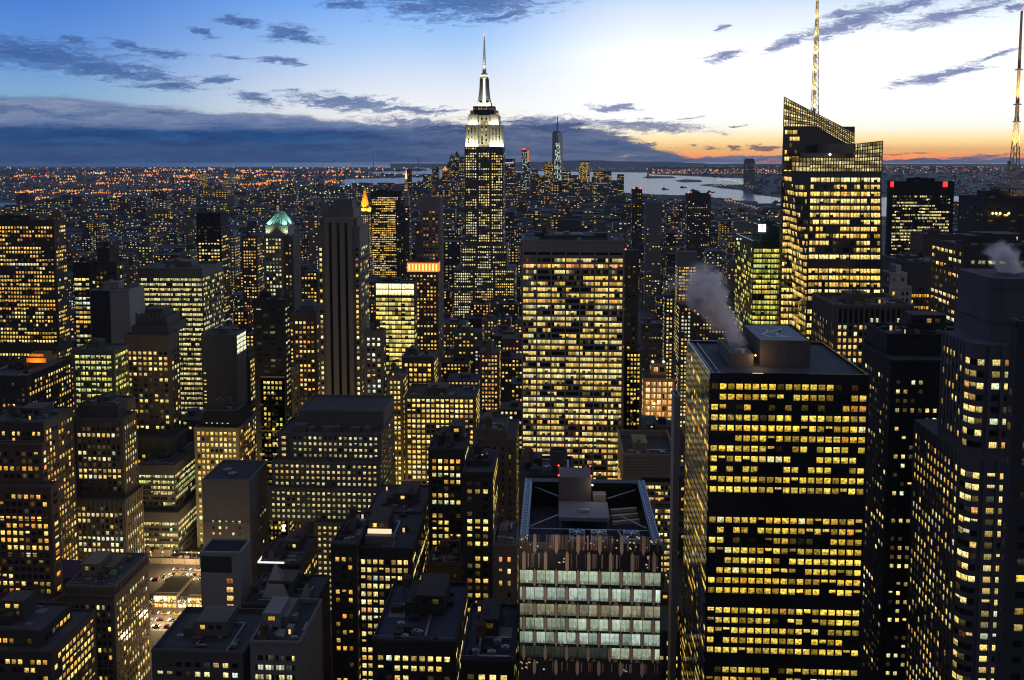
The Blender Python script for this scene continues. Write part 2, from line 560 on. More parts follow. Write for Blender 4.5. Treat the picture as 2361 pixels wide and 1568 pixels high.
def facade(wins, mb, A, B, zb, zt, c, A2=None, B2=None, lit=None):
    A, B = Vector((*A, 0)), Vector((*B, 0))
    A2 = Vector((*A2, 0)) if A2 else A
    B2 = Vector((*B2, 0)) if B2 else B
    L = (B - A).length
    if max(L, (B2 - A2).length) < 1.5:
        return
    d = (B - A) / L
    if (B2 - A2).length > L + 2:      # a facet that widens upward
        L = (B2 - A2).length
        d = (B2 - A2) / L
    nrm = Vector((d.y, -d.x, 0))
    n = max(1, round((L - 2 * c['mx']) / c['bay']))
    m = min(c['mx'], L * 0.15)
    bw = (L - 2 * m) / n
    lit = c['lit'] if lit is None else lit
    H = zt - zb

    def at(s, z):
        k = (z - zb) / H
        a, b = A.lerp(A2, k), B.lerp(B2, k)
        p = a.lerp(b, s / L)
        return Vector((p.x, p.y, z))
    nr = int((H - c['top'] - 0.5) / c['fh'])
    if c['rows']:
        nr = min(nr, c['rows'])
    zlow = zt
    for r in range(nr):
        zc = zt - c['top'] - (r + 0.5) * c['fh']
        q = proj(at(L / 2, zc))
        if q is None or q[1] > 1690:
            break
        zlow = zc - c['fh'] / 2
        h = c['hf'] * c['fh'] / 2
        if r in c['skip']:
            continue
        p = min(0.98, max(0.02, lit + c['rv'] * (random.random() * 2 - 1)))
        rp = pick(c['pal'])
        rg = 0.8 + 0.4 * random.random()
        st = random.random() < p
        for i in range(n):
            for k in range(c['sub']):
                if random.random() > c['coh']:
                    st = random.random() < p
                s0 = m + i * bw + bw * (1 - c['wf']) / 2 + k * bw * c['wf'] / c['sub']
                s1 = s0 + bw * c['wf'] / c['sub'] - (0.12 if c['sub'] > 1 else 0)
                if st:
                    cc = rp if random.random() < 0.6 else pick(c['pal'])
                    g = c['gain'] * rg * random.choice((0.3, 0.55, 0.8, 0.95, 1.05, 1.25))
                    col = (cc[0] * g, cc[1] * g, cc[2] * g)
                elif random.random() < 0.25:
                    cc = pick(c['pal'])
                    g = 0.09 * random.random() * c['gain']
                    col = (cc[0] * g, cc[1] * g, cc[2] * g)
                else:
                    if random.random() > c['dark']:
                        continue
                    col = (0, 0, 0)
                o = nrm * 0.06
                hh = h
                zl = zc - hh
                if st and random.random() < 0.12:      # half drawn blind
                    zl = zc - hh * random.uniform(-0.3, 0.4)
                q4 = [at(s0, zl) + o, at(s1, zl) + o, at(s1, zc + hh) + o, at(s0, zc + hh) + o]
                mu = c['mull']
                wins.append((q4, (*col, random.random()), [(0, 0), (mu, 0), (mu, 1), (0, 1)], nrm))
    if c['pier'] > 0:
        w = bw * (1 - c['wf']) * 0.36
        for i in range(n + 1):
            s = m + i * bw
            a0, a1 = at(max(s - w, 0), zlow), at(min(s + w, L), zlow)
            b0, b1 = at(max(s - w, 0), zt - 0.5), at(min(s + w, L), zt - 0.5)
            o = nrm * c['pier']
            mb.face((a0 + o, a1 + o, b1 + o, b0 + o))
            mb.face((a0, a0 + o, b0 + o, b0))
            mb.face((a1 + o, a1, b1, b1 + o))
            mb.face((b0 + o, b1 + o, b1, b0))
    if c['band'] > 0:
        hb2 = c['fh'] * (1 - c['hf']) * 0.36
        for r in range(nr + 1):
            z = zt - c['top'] - r * c['fh']
            if z < zlow - 0.1:
                break
            o = nrm * c['band']
            a0, a1, b0, b1 = at(0.02, z - hb2), at(L - 0.02, z - hb2), at(0.02, z + hb2), at(L - 0.02, z + hb2)
            mb.face((a0 + o, a1 + o, b1 + o, b0 + o))
            mb.face((b0 + o, b1 + o, b1, b0))
            mb.face((a0, a1, a1 + o, a0 + o))


def sidedepth(X, px, py, D):
    d = ray(px, py)
    return max(4.0, X / d.x * d.y - D)


class Bld:
    pass


def roofscape(b, T0, col):
    X0, X1, Y0, Y1, Z, o = T0
    zr = Z - o.get('rim', 1.0)
    w, d = X1 - X0, Y1 - Y0
    if w < 9 or d < 9:
        return
    rx = lambda m: X0 + 1.5 + random.random() * (w - 3 - m)
    ry = lambda m: Y0 + 1.5 + random.random() * (d - 3 - m)
    mb = MB()
    x, y = rx(0), ry(0)
    x2, y2 = rx(0), ry(0)
    mb.bar((x, y, zr + .7), (x2, y, zr + .7), .7).bar((x2, y, zr + .7), (x2, y2, zr + .7), .7)
    mb.build('roof_duct', M_METAL, b.root, (.3, .31, .33))
    if random.random() < .65:
        tx, ty = rx(3), ry(3)
        tk = MB()
        for ax in (-1.2, 1.2):
            for ay in (-1.2, 1.2):
                tk.bar((tx + ax, ty + ay, zr), (tx + ax, ty + ay, zr + 3.2), .24)
        tk.box(tx - 1.8, tx + 1.8, ty - 1.8, ty + 1.8, zr + 3.2, zr + 3.4)
        tk.cyl(tx, ty, zr + 3.4, zr + 7, 1.8, 1.7, 14).cyl(tx, ty, zr + 7, zr + 8.4, 1.85, .15, 14)
        tk.build('water_tank', M_WALL, b.root, (.085, .06, .045))
    for k in range(random.randint(2, 4)):
        sx, sy = rx(4), ry(3)
        MB().box(sx, sx + random.uniform(1.5, 4), sy, sy + random.uniform(1.2, 3), zr, zr + random.uniform(1, 2.6)).build('plant_box', M_WALL, b.root, tuple(c_ * random.uniform(.6, 1.6) for c_ in col))
    px, py = rx(5), ry(5)
    rr = random.choice(((.03, .034, .045), (.16, .17, .2), (.26, .27, .3), (.2, .19, .18)))
    MB().box(px, px + random.uniform(4, 9), py, py + random.uniform(3, 8), zr - .2, zr + .06).build('roof_patch', M_ROOF, b.root, rr)
    if random.random() < .5:
        hx, hy = rx(3), ry(3)
        hut = MB().box(hx, hx + 2.6, hy, hy + 3, zr, zr + 2.8).build('stair_hut', M_WALL, b.root, tuple(c_ * 1.3 for c_ in col))
        MB().box(hx + .7, hx + 1.7, hy - .06, hy - .02, zr + .1, zr + 2.1, 0, (.9, .6, .25, 1)).build('lit_door', M_LAMP, hut)
    if random.random() < .6:
        fx = MB()
        for k in range(int(w // 3)):
            fx.bar((X0 + .3 + k * 3, Y0 + .3, Z), (X0 + .3 + k * 3, Y0 + .3, Z + 1.1), .07)
        fx.bar((X0 + .3, Y0 + .3, Z + 1.1), (X1 - .3, Y0 + .3, Z + 1.1), .09)
        fx.build('roof_rail', M_METAL, b.root, (.35, .36, .4))
    if random.random() < .4:
        ax_, ay_ = rx(1), ry(1)
        MB().bar((ax_, ay_, zr), (ax_, ay_, zr + random.uniform(4, 9)), .16).build('antenna', M_METAL, b.root, (.3, .3, .3))


def building(name, label, D, tiers, col, st, cat='office tower', roofcol=(0.06, 0.065, 0.08), group=None, wmat=None, clutter=2, grime=None):
    """tiers run from the top one down: (left px, right px, top px, set-back in metres, depth in metres or ('s', px of the far side edge), options)"""
    b = Bld()
    b.wins = []
    wm, rm = MB(), MB()
    T = []
    for tr in tiers:
        if tr is tiers[0] and st:
            wq_ = random.uniform(-1, 1)
            tn_ = (1.0, 1 - .07 * wq_, 1 - (.4 if wq_ > 0 else .3) * wq_)
            st = dict(st, pal=[(w_, (c_[0] * tn_[0], c_[1] * tn_[1], c_[2] * tn_[2])) for w_, c_ in st['pal']])
        x0, x1, py, dY, dep = tr[:5]
        o = tr[5] if len(tr) > 5 else {}
        Y = D + dY
        a, c = P(x0, py, Y), P(x1, py, Y)
        X0, X1, Z = a.x, c.x, (a.z + c.z) / 2
        if isinstance(dep, tuple):
            dep = sidedepth(X1 if (X0 + X1) < 0 else X0, dep[1], py, Y)
        T.append((X0, X1, Y, Y + dep, Z, o))
    n = len(T)
    lo, hi = min(a[0] for a in T), max(a[1] for a in T)
    b.root = empty(name, ((lo + hi) / 2, T[0][2], 0), label, cat, group)
    for i, (X0, X1, Y0, Y1, Z, o) in enumerate(T):
        zb = o.get('zb', T[i + 1][4] - 1.1 if i + 1 < n and not o.get('g') else 0.0)
        R = 0.6
        ZR = Z - o.get('rim', 1.0)
        wm.box(X0, X1, Y0, Y1, zb, Z)
        top = wm.f.pop()
        wm.mi.pop(), wm.c.pop(), wm.uv.pop()
        e = [wm.v[k] for k in top]
        ii = [(X0 + R, Y0 + R), (X1 - R, Y0 + R), (X1 - R, Y1 - R), (X0 + R, Y1 - R)]
        for k in range(4):
            j = (k + 1) % 4
            wm.face((e[k], e[j], (*ii[j], Z), (*ii[k], Z)))
            wm.face(((*ii[k], Z), (*ii[j], Z), (*ii[j], ZR), (*ii[k], ZR)))
        rm.face([(*p, ZR) for p in ii])
        s = o.get('st', st)
        if s:
            facade(b.wins, wm, (X0, Y0), (X1, Y0), zb, Z, s, lit=o.get('lit'))
            if s['side']:
                sl = s['slit'] if s['slit'] is not None else s['lit'] * 0.8
                if o.get('slit') is not None:
                    sl = o['slit']
                if (X0 + X1) < 0:
                    facade(b.wins, wm, (X1, Y0), (X1, Y1), zb, Z, s, lit=sl)
                else:
                    facade(b.wins, wm, (X0, Y1), (X0, Y0), zb, Z, s, lit=sl)
        FOOT.append((X0, X1, Y0, Y1, Z))
        if wmat is None and Z > zb + 8:       # cornice and string courses
            sx = (X1, X1 + .4) if (X0 + X1) < 0 else (X0 - .4, X0)
            hs = [(Z - 1.3, Z - .25, .4)] + [(zq, zq + .45, .16) for zq in (Z - (Z - zb) * .3, Z - (Z - zb) * .62) if D < 700 and s and not s['pier'] and Z - zb > 30]
            for za, zq, o_ in hs:
                wm.box(X0, X1, Y0 - o_, Y0, za, zq)
                if (X0 + X1) < 0:
                    wm.box(X1, X1 + o_, Y0, Y1, za, zq)
                else:
                    wm.box(X0 - o_, X0, Y0, Y1, za, zq)
    col = tuple(min(.5, x * 1.4) for x in col)
    b.wall = wm.build('wall', wmat or M_WALL, b.root, col)
    b.roof = rm.build('roof', M_ROOF, b.root, roofcol)
    keep_faces(wm)
    X0, X1, Y0, Y1, Z, o = T[0]
    b.T = T
    w, dpt = X1 - X0, Y1 - Y0
    if clutter and w > 8 and dpt > 8:
        bw, bd = w * random.uniform(0.25, 0.45), dpt * random.uniform(0.3, 0.5)
        bx, by = X0 + random.uniform(0.15, 0.5) * (w - bw), Y0 + random.uniform(0.4, 0.8) * (dpt - bd)
        zr = Z - o.get('rim', 1.0)
        hh = random.uniform(3, 5.5)
        mb = MB().box(bx, bx + bw, by, by + bd, zr, zr + hh)
        mb.box(bx + bw * .3, bx + bw * .5, by + 1, by + bd * .5, zr + hh, zr + hh + 1.5)
        mb.build('bulkhead', M_WALL, b.root, tuple(x * 0.9 for x in col))
        for k in range(clutter):
            ux, uy = X0 + 2 + random.random() * (w - 6), Y0 + 1.5 + random.random() * (by - Y0 - 3 if by - Y0 > 5 else 1)
            MB().box(ux, ux + 2.6, uy, uy + 1.6, zr, zr + 1.6).cyl(ux + 1.3, uy + .8, zr + 1.6, zr + 1.9, .6, n=10).build('cooling_unit', M_METAL, b.root, (0.3, 0.32, 0.36))
    if D < 620 and clutter:
        roofscape(b, T[0], col)
        if D < 480:
            roofscape(b, T[0], col)
            X0, X1, Y0, Y1, Z, o = T[0]
            w, dp = X1 - X0, Y1 - Y0
            if w > 14 and dp > 18:
                a_ = X0 + w * random.uniform(.05, .55)
                hh = random.uniform(4, 8)
                y_ = Y0 + dp * random.uniform(.25, .5)
                up_ = MB().box(a_, a_ + w * .36, y_, y_ + dp * .4, Z - 1, Z + hh)
                facade(b.wins, MB(), (a_, y_), (a_ + w * .36, y_), Z - 1, Z + hh, S(lit=.3, pal=GOLD, top=.8, fh=3.2, dark=1))
                up_.box(a_ - .2, a_ + w * .36 + .2, y_ - .2, y_, Z + hh - .7, Z + hh - .1)
                up_.build('upper_storey', M_WALL, b.root, tuple(c_ * 1.25 for c_ in col))
    BLD.append(b)
    return b


def addpart(b, name, mb, material, color):
    keep_faces(mb)
    return mb.build(name, material, b.root, color)


GREY, DGREY, BROWN, BLACK, BEIGE, STONE = (0.13, 0.13, 0.145), (0.06, 0.062, 0.07), (0.075, 0.055, 0.045), (0.022, 0.022, 0.025), (0.2, 0.165, 0.13), (0.15, 0.13, 0.115)
TANW = (0.12, 0.1, 0.085)

# ---- concave-bay slab tower in the middle
b = building('slab_tower', 'wide pale grey slab tower with seven window bays under a blank top band', 560, [(1203, 1440, 553, 0, 40)], (0.15, 0.142, 0.145),
             S(bay=9.0, fh=3.76, wf=0.92, hf=0.6, lit=0.74, pal=GOLD + PALE, top=11.2, rv=0.3, sub=5, mull=2, coh=0.62, mx=0.6, band=0.5, side=0, dark=1.0, gain=0.95, slit=0.3), clutter=3)
X0, X1, Y0, Y1, Z, _ = b.T[0]
mb = MB()
for i in range(8):
    x = X0 + 0.6 + i * (X1 - X0 - 1.2) / 7
    mb.box(x - 0.42, x + 0.42, Y0 - 0.75, Y0 + 0.2, 0, Z - 10.2)
addpart(b, 'vertical_piers', mb, M_WALL, (0.24, 0.225, 0.22)).name = 'pier_frame'
mb = MB()
for i in range(7):
    x = X0 + 0.6 + (i + 0.06) * (X1 - X0 - 1.2) / 7
    mb.box(x, x + (X1 - X0 - 1.2) / 7 * 0.88, Y0 - 0.07, Y0 + 0.05, Z - 9.6, Z - 8.0)
addpart(b, 'louvre_slot', mb, M_WALL, (0.01, 0.01, 0.012))
mb = MB().box(X0 + 14, X1 - 12, Y0 + 12, Y1 - 8, Z - 1, Z + 1.6).box(X0 + 8, X0 + 14, Y0 + 16, Y0 + 24, Z - 1, Z + 3.2).box(X1 - 18, X1 - 10, Y0 + 14, Y0 + 26, Z - 1, Z + 3)
addpart(b, 'plant_room', mb, M_WALL, (0.05, 0.052, 0.058))

# ---- dark slab right of centre, steaming roof
b = building('dark_slab_tower', 'black slab tower with rows of square yellow windows and a steaming flat roof', 309, [(1637, 2004, 862, 0, ('s', 1583))], (0.014, 0.014, 0.016),
             S(bay=2.79, fh=3.72, wf=0.82, hf=0.54, lit=0.86, pal=[(5, (1.0, 0.76, 0.15)), (4, (1.05, 0.88, 0.25)), (2, (0.75, 0.52, 0.12)), (.4, (0.9, 0.98, 0.8)), (0.5, (0.95, 0.42, 0.12))], top=2.9, rv=0.22, coh=0.35, mx=0.4, band=0.25, gain=0.85, slit=0.22, dark=1.0, skip=(11, 12, 21, 27)), clutter=0, roofcol=(0.05, 0.055, 0.08), wmat=M_DGLASS)
X0, X1, Y0, Y1, Z, _ = b.T[0]
zr = Z - 1
A, Bq = P(1752, 838, Y0 + 16), P(1868, 838, Y0 + 16)
ph = MB().box(A.x, Bq.x, Y0 + 16, Y0 + 47, zr, zr + 9.5)
ph.f.pop(), ph.mi.pop(), ph.c.pop(), ph.uv.pop()
pent = addpart(b, 'penthouse', ph, M_WALL, (0.09, 0.09, 0.1))
cx_, cy_ = (A.x + Bq.x) / 2, Y0 + 31
mb = MB().face(((A.x + .3, Y0 + 16.3, zr + 9.2), (Bq.x - .3, Y0 + 16.3, zr + 9.2), (Bq.x - .3, Y0 + 46.7, zr + 9.2), (A.x + .3, Y0 + 46.7, zr + 9.2)))
mb.build('helipad_deck', M_ROOF, pent, (0.2, 0.24, 0.3))
mb = MB()
random.seed(3)
pts = [(-6, 9), (-2, 5), (-4, 1), (1, -1), (3, 3), (-1, -5), (4, -8), (-5, -9), (-7, -3), (5, 8), (0, 12)]
for (p, q) in zip(pts, pts[1:]):
    mb.bar((cx_ + p[0] * .85, cy_ + p[1], zr + 9.24), (cx_ + q[0] * .85, cy_ + q[1], zr + 9.24), 0.55)
mb.build('worn_paint_marking', M_WALL, pent, (0.62, 0.68, 0.72))
A2, B2 = P(1685, 832, Y0 + 13), P(1737, 832, Y0 + 13)
mb = MB().box(A2.x, B2.x, Y0 + 13, Y0 + 40, zr, zr + 5.0)
ct = addpart(b, 'cooling_tower', mb, M_WALL, (0.15, 0.145, 0.14))
mb = MB()
for k in range(4):
    mb.cyl((A2.x + B2.x) / 2, Y0 + 17 + k * 6, zr + 5, zr + 6.0, 2.3, 2.0, n=18)
mb.build('fan_stack', M_METAL, ct, (0.25, 0.26, 0.28))
mb = MB()
for k in range(2):
    mb.bar((X0 + 1.6 + k * 2.2, Y0 + 1.5, zr + 0.5), (X0 + 1.6 + k * 2.2, Y1 - 2, zr + 0.5), 0.22)
addpart(b, 'roof_rail', mb, M_METAL, (0.45, 0.5, 0.6))
STEAM_AT = Vector(((A2.x + B2.x) / 2, Y0 + 26, zr + 6))
mb = MB().gem((B2.x + 0.6, Y0 + 12.5, zr + 4.6), 0.5, (3.0, 1.3, 0.3, 1))
mb.build('roof_lamp', M_LAMP, b.root)
lamp('roof_lamp_light', (B2.x + 1.4, Y0 + 11.5, zr + 4.2), b.root, 900, (1, 0.6, 0.25), 'POINT')

# ---- right-hand group
building('black_setback_tower', 'black tower with sparse pale windows between the steaming slab and the curved blue tower', 345,
         [(2046, 2260, 770, 12, 24, dict(st=None)), (2055, 2300, 831, 0, ('s', 1986), dict(slit=0.12))], BLACK, S(bay=2.9, fh=3.7, wf=0.5, hf=0.42, lit=0.33, pal=PALE, top=7, rv=0.3, dark=0.4, coh=0.2), clutter=3)
# curved blue tower, right edge
b = Bld()
b.wins = []
Dq = 292
ZT = P(2260, 642, Dq).z
xm = P(2284, 800, Dq).x
b.root = empty('rounded_blue_tower', (xm, Dq, 0), 'dark blue tower with rounded corner bays and a smooth drum top at the right edge', 'office tower')
wm = MB()
xr = xm + 60


def arc(cx, cy, r, a0, a1, n):
    return [(cx + r * cos(radians(a0 + (a1 - a0) * k / n)), cy + r * sin(radians(a0 + (a1 - a0) * k / n))) for k in range(n + 1)]


dT = [sidedepth(xm, q, 700, Dq) for q in (2216, 2168, 2112)]
zm1, zm2 = P(2280, 790, Dq).z, P(2280, 1050, Dq).z
for z0, z1, g in ((ZT - 3.5, ZT, 0.25), (ZT - 10.5, ZT - 3.5, 0.0), (ZT - 14.5, ZT - 10.5, 0.35)):
    wm.prism([(xm - g, Dq + dT[0] + 3)] + arc(xm + 4.2, Dq + 4.2, 4.2 + g, 180, 270, 8) + [(xr, Dq - g), (xr, Dq + dT[0] + 3)], z0, z1)
xm2, Df = P(2237, 900, Dq - 3).x, Dq - 3
dS = [0] + [sidedepth(xm2, q, 900, Df) for q in (2166, 2110)]
ZN = ((zm1, ZT - 14.5, xm, Dq, dT[0] + 5), (zm2, zm1, xm2, Df, dS[1]), (0, zm2, xm2, Df, dS[2]))
for z0, z1, x_, y_, dd in ZN:
    wm.prism([(x_, y_ + dd)] + arc(x_ + 4.2, y_ + 4.2, 4.2, 180, 270, 3) + [(xr, y_), (xr, y_ + dd)], z0, z1)
st_side = S(bay=2.7, fh=3.7, wf=0.5, hf=0.52, lit=0.42, pal=MIX, top=4, rv=0.35, dark=0.8, pier=0.3, gain=0.8)
st_frt = S(bay=3.9, fh=3.9, wf=0.62, hf=0.5, lit=0.5, pal=PALE, top=4, rv=0.35, dark=1, mull=4, sub=1, pier=0.7, gain=0.9)
for (z0, z1, x_, y_, dd), l1, l2 in zip(ZN, (.2, .3, .62), (.12, .74, .78)):
    facade(b.wins, wm, (x_, y_ + dd), (x_, y_ + 4.3), z0, z1, st_side, lit=l1 if l1 != .3 else .45)
    facade(b.wins, wm, (x_ + 4.3, y_), (xr, y_), z0, z1, st_frt, lit=l2)
    pa = arc(x_ + 4.2, y_ + 4.2, 4.2, 180, 270, 3)
    for i in range(3):
        facade(b.wins, wm, pa[i], pa[i + 1], z0, z1, S(bay=2.2, fh=3.9, wf=0.95, hf=0.5, lit=l2 * .7, pal=PALE, top=4, rv=0.4, dark=1, mx=0.02), lit=l2 * .7)
b.wall = wm.build('wall', M_WALL, b.root, (0.085, 0.088, 0.115))
keep_faces(wm)
MB().face([(xm + 1.5, Dq + 3, ZT + .05), (xr - 1, Dq + 2, ZT + .05), (xr - 1, Dq + dT[0] + 2, ZT + .05), (xm + 1, Dq + dT[0] + 2, ZT + .05)]).build('roof', M_ROOF, b.root, (0.03, 0.03, 0.035))
mb = MB()
zz = P(2300, 812, Dq).z
for k in range(3):
    x = P(2288 + k * 53, 800, Dq).x
    b.wins.append(([Vector((x, Dq - .1, zz - 2.6)), Vector((x + 5.6, Dq - .1, zz - 2.6)), Vector((x + 5.6, Dq - .1, zz + 2.6)), Vector((x, Dq - .1, zz + 2.6))], (0.42, 0.38, 0.16, random.random()), [(0, 0), (5, 0), (5, 1), (0, 1)], Vector((0, -1, 0))))
FOOT.append((xm2, xr, Df, Df + dS[2], ZT))
BLD.append(b)
STEAM2_AT = Vector((P(2320, 632, Dq + 12).x, Dq + 12, ZT))

building('narrow_black_tower', 'black wall with a pale corner edge cut off by the right edge of the picture', 190,
         [(2347, 2560, 740, 0, 3, dict(slit=0.0))], (0.03, 0.032, 0.04), S(bay=3, fh=3.7, wf=0.6, hf=0.4, lit=0.12, pal=YEL, top=14, rv=0.1, dark=0.6), clutter=0)
building('ribbed_stone_block', 'dark office block with tall ribbed openings above rows of orange windows', 480,
         [(1927, 2108, 703, 0, ('s', 1873), dict(rim=2.0))], (0.1, 0.09, 0.085), S(bay=2.9, fh=3.6, wf=0.58, hf=0.6, lit=0.85, pal=[(4, (1.0, 0.6, 0.12)), (3, (1.0, 0.74, 0.25)), (1, (.9, .95, .6))], top=10.6, rv=0.3, pier=0.5, gain=0.95, dark=1, mx=1.0), clutter=4, roofcol=(0.05, 0.045, 0.045))
b = BLD[-1]
X0, X1, Y0, Y1, Z, _ = b.T[0]
n = round((X1 - X0 - 2) / 2.9)
bw = (X1 - X0 - 2) / n
for i in range(n):
    x = X0 + 1 + i * bw
    b.wins.append(([Vector((x + bw * .24, Y0 - .06, Z - 10)), Vector((x + bw * .78, Y0 - .06, Z - 10)), Vector((x + bw * .78, Y0 - .06, Z - 2.4)), Vector((x + bw * .24, Y0 - .06, Z - 2.4))], (0, 0, 0, 1), [(0, 0), (1, 0), (1, 1), (0, 1)], Vector((0, -1, 0))))
for i in (6, 7, 11, 13):
    x = X0 + 1 + i * bw
    b.wins.append(([Vector((x + bw * .26, Y0 - .1, Z - 9.8)), Vector((x + bw * .74, Y0 - .1, Z - 9.8)), Vector((x + bw * .74, Y0 - .1, Z - 7.2)), Vector((x + bw * .26, Y0 - .1, Z - 7.2))], (.55, .65, .5, .3), [(0, 0), (1, 0), (1, 1), (0, 1)], Vector((0, -1, 0))))
b = building('green_glass_tower', 'green lit glass tower with a glowing white sign box on its roof', 640,
         [(1757, 1815, 521, 14, 30, dict(st=None, zb=P(1757, 570, 654).z)), (1737, 1800, 556, 0, ('s', 1697), dict(slit=0.3))], (0.035, 0.06, 0.04),
         S(bay=6.0, fh=3.75, wf=0.94, hf=0.66, lit=0.96, pal=GRN + [(2, (1.0, .86, .25))], top=5, rv=0.05, sub=3, mull=1, mx=.3, gain=0.95, slit=0.35, dark=1), wmat=M_DGLASS, clutter=1)
q = P(1749, 517, 653)
mb = MB().box(q.x, q.x + 5.2, 652.6, 653.4, q.z - 5.6, q.z, 0, (2.2, 2.4, 2.9, 1))
mb.box(q.x + 2.2, q.x + 3.0, 652.5, 652.6, q.z - 2.0, q.z - 0.3, 0, (0.12, 0.2, 0.6, 1))
mb.build('glowing_sign', M_LAMP, b.root)
mb = MB().gem(tuple(P(1700, 551, 690)), 0.8, (2.2, 2.6, 2.6, 1))
mb.build('roof_lamp', M_LAMP, b.root)

b = building('wide_black_tower', 'black broad tower with two red glowing signs on its top corners', 1250, [(2051, 2201, 418, 0, ('s', 2046))], (0.012, 0.012, 0.014),
             S(bay=5.6, fh=4.3, wf=0.9, hf=0.52, lit=0.66, pal=[(4, (1.0, .85, .3)), (2, (1, .95, .6)), (1, (.95, .6, .25)), (.7, (.7, .85, .7))], top=19, rv=0.4, sub=3, coh=0.7, mx=5.0, dark=0.2, side=0), clutter=2)
for pa, pb in ((2054, 2060), (2175, 2184)):
    q0, q1 = P(pa, 419, 1249), P(pb, 431, 1249)
    MB().box(q0.x, q1.x, 1248.4, 1249.9, q1.z, q0.z, 0, (2.6, 0.07, 0.06, 1)).build('red_sign', M_LAMP, b.root)
building('fluted_grey_tower', 'grey finely ribbed tower with long orange window strips right of the sloped glass tower', 600, [(2083, 2207, 603, 0, 40)], (0.085, 0.083, 0.09),
         S(bay=1.7, fh=4.1, wf=0.8, hf=0.5, lit=0.55, pal=ORG + GOLD, top=17, rv=0.5, coh=0.8, mx=.4, pier=0.3, dark=0.3, side=0, gain=0.9), clutter=2)
building('stepped_white_tower', 'slim white stepped tower with small dark windows beside the ribbed grey tower', 585, [(2066, 2078, 612, 3, 10), (2052, 2092, 629, 1.5, 14), (2050, 2103, 661, 0, 20)], (0.42, 0.42, 0.43),
         S(bay=3.2, fh=4.2, wf=0.5, hf=0.55, lit=0.1, pal=GOLD, top=2.5, dark=1), clutter=0)
building('brown_box_tower', 'plain brown windowless tower top in front of the black tower with red signs', 800, [(2130, 2207, 540, 0, 30, dict(st=None)), (2126, 2210, 585, -2, 34)], BROWN,
         S(lit=0.35, pal=ORG, bay=4, fh=4), clutter=1)
b = building('mast_tower', 'dark tower carrying a tall floodlit lattice mast at the right edge', 620, [(2272, 2440, 456, 0, 40)], (0.035, 0.036, 0.042),
             S(bay=5, fh=4, wf=0.6, hf=0.35, lit=0.16, pal=YEL, top=6, rv=0.15, dark=0.3), clutter=2)
X0, X1, Y0, Y1, Z, _ = b.T[0]
mbx = P(2336, 455, 640).x
mb = MB()
legs = [(-1, -1), (1, -1), (1, 1), (-1, 1)]
zs = [Z - 1 + k * 7.2 for k in range(19)]
wd = lambda z: max(0.7, 3.3 * (1 - (z - Z) / 75)) if z < Z + 64 else max(0.35, 0.7 - (z - Z - 64) * 0.006)
for z0, z1 in zip(zs, zs[1:]):
    for i, (sx, sy) in enumerate(legs):
        w0, w1 = wd(z0), wd(z1)
        nx_, ny_ = legs[(i + 1) % 4]
        mb.bar((mbx + sx * w0, 640 + sy * w0, z0), (mbx + sx * w1, 640 + sy * w1, z1), 0.42)
        mb.bar((mbx + sx * w0, 640 + sy * w0, z0), (mbx + nx_ * w1, 640 + ny_ * w1, z1), 0.26)
        mb.bar((mbx + sx * w1, 640 + sy * w1, z1), (mbx + nx_ * w1, 640 + ny_ * w1, z1), 0.26)
mast = mb.build('mast', M_WALL, b.root, (0.5, 0.4, 0.25))
for zz in (Z + 52, Z + 64, Z + 88):
    MB().cyl(mbx, 640, zz, zz + 0.7, 2.6, n=10).build('mast_platform', M_METAL, mast, (0.4, 0.35, 0.2))
MB().cyl(mbx - 4.6, 638, Z + 22, Z + 25, 1.4, n=10).build('dish_antenna', M_METAL, mast, (0.3, 0.28, 0.25))
mb = MB().gem((mbx, 639, Z + 130), 0.7, (3, .5, .4, 1))
for k in range(5):
    mb.gem((mbx + random.choice((-8, -6, 6, 7, 9)), 622 + k * 2, Z + 1 + k % 3), 0.7, (2.4, .15, .1, 1))
mb.build('warning_lamp', M_LAMP, b.root)
MB().box(mbx - 9, mbx + 30, 622, 650, Z - 1, Z + 1.2).box(mbx - 9, mbx + 30, 622, 650, Z + 5.5, Z + 6.3).build('roof_frame', M_WALL, b.root, (0.12, 0.09, 0.06))
for k, zz in enumerate((Z + 2, Z + 30, Z + 62)):
    for sx in (-4, 4):
        lamp('floodlight', (mbx + sx, 631, zz), b.root, 60000, (1, 0.66, 0.2), 'SPOT', aim=(mbx, 640, zz + 22), angle=radians(60))
mb = MB()
for px in (2289, 2297, 2306, 2326):
    q = P(px, 492, 617)
    mb.gem(tuple(q), 1.0, (3, 2.2, .7, 1))
mb.build('facade_lamp', M_LAMP, b.root)
building('hazy_lit_block', 'dark block with scattered orange windows behind the curved blue tower, steam in front', 470, [(2222, 2480, 566, 0, 40)], (0.04, 0.04, 0.045),
         S(bay=5.5, fh=4, wf=0.7, hf=0.45, lit=0.4, pal=ORG + PALE, top=3, rv=0.4, sub=2, coh=0.7, dark=0.3), clutter=2)

# ---- faceted glass tower with a slanting crown and a spire
b = Bld()
b.wins = []
D1, D2 = 575, 612
b.root = empty('slanted_glass_tower', (P(1930, 500, D1).x, D1, 0), 'tall faceted glass tower with a slanting lattice crown and a gold lit spire', 'skyscraper')
wm = MB()
zL = P(1808, 224, D2).z
zR = P(1969, 307, D2).z
zf = P(1950, 396, D1).z
xbl, xbr = P(1802, 500, D2).x, P(1973, 400, D2).x
xtl, xtr = P(1808, 230, D2).x, P(1969, 307, D2).x
zs_ = P(1840, 292, D2).z        # below this the back mass is solid
DB, SH = 13, 4.0
wm.prism([(xbl - .4, D2), (xbr, D2), (xbr, D2 + DB), (xbl - .4, D2 + DB)], 0, zs_, top=[(xtl - .15, D2), (xtr + .5, D2), (xtr + .5, D2 + DB), (xtl + SH, D2 + DB)])
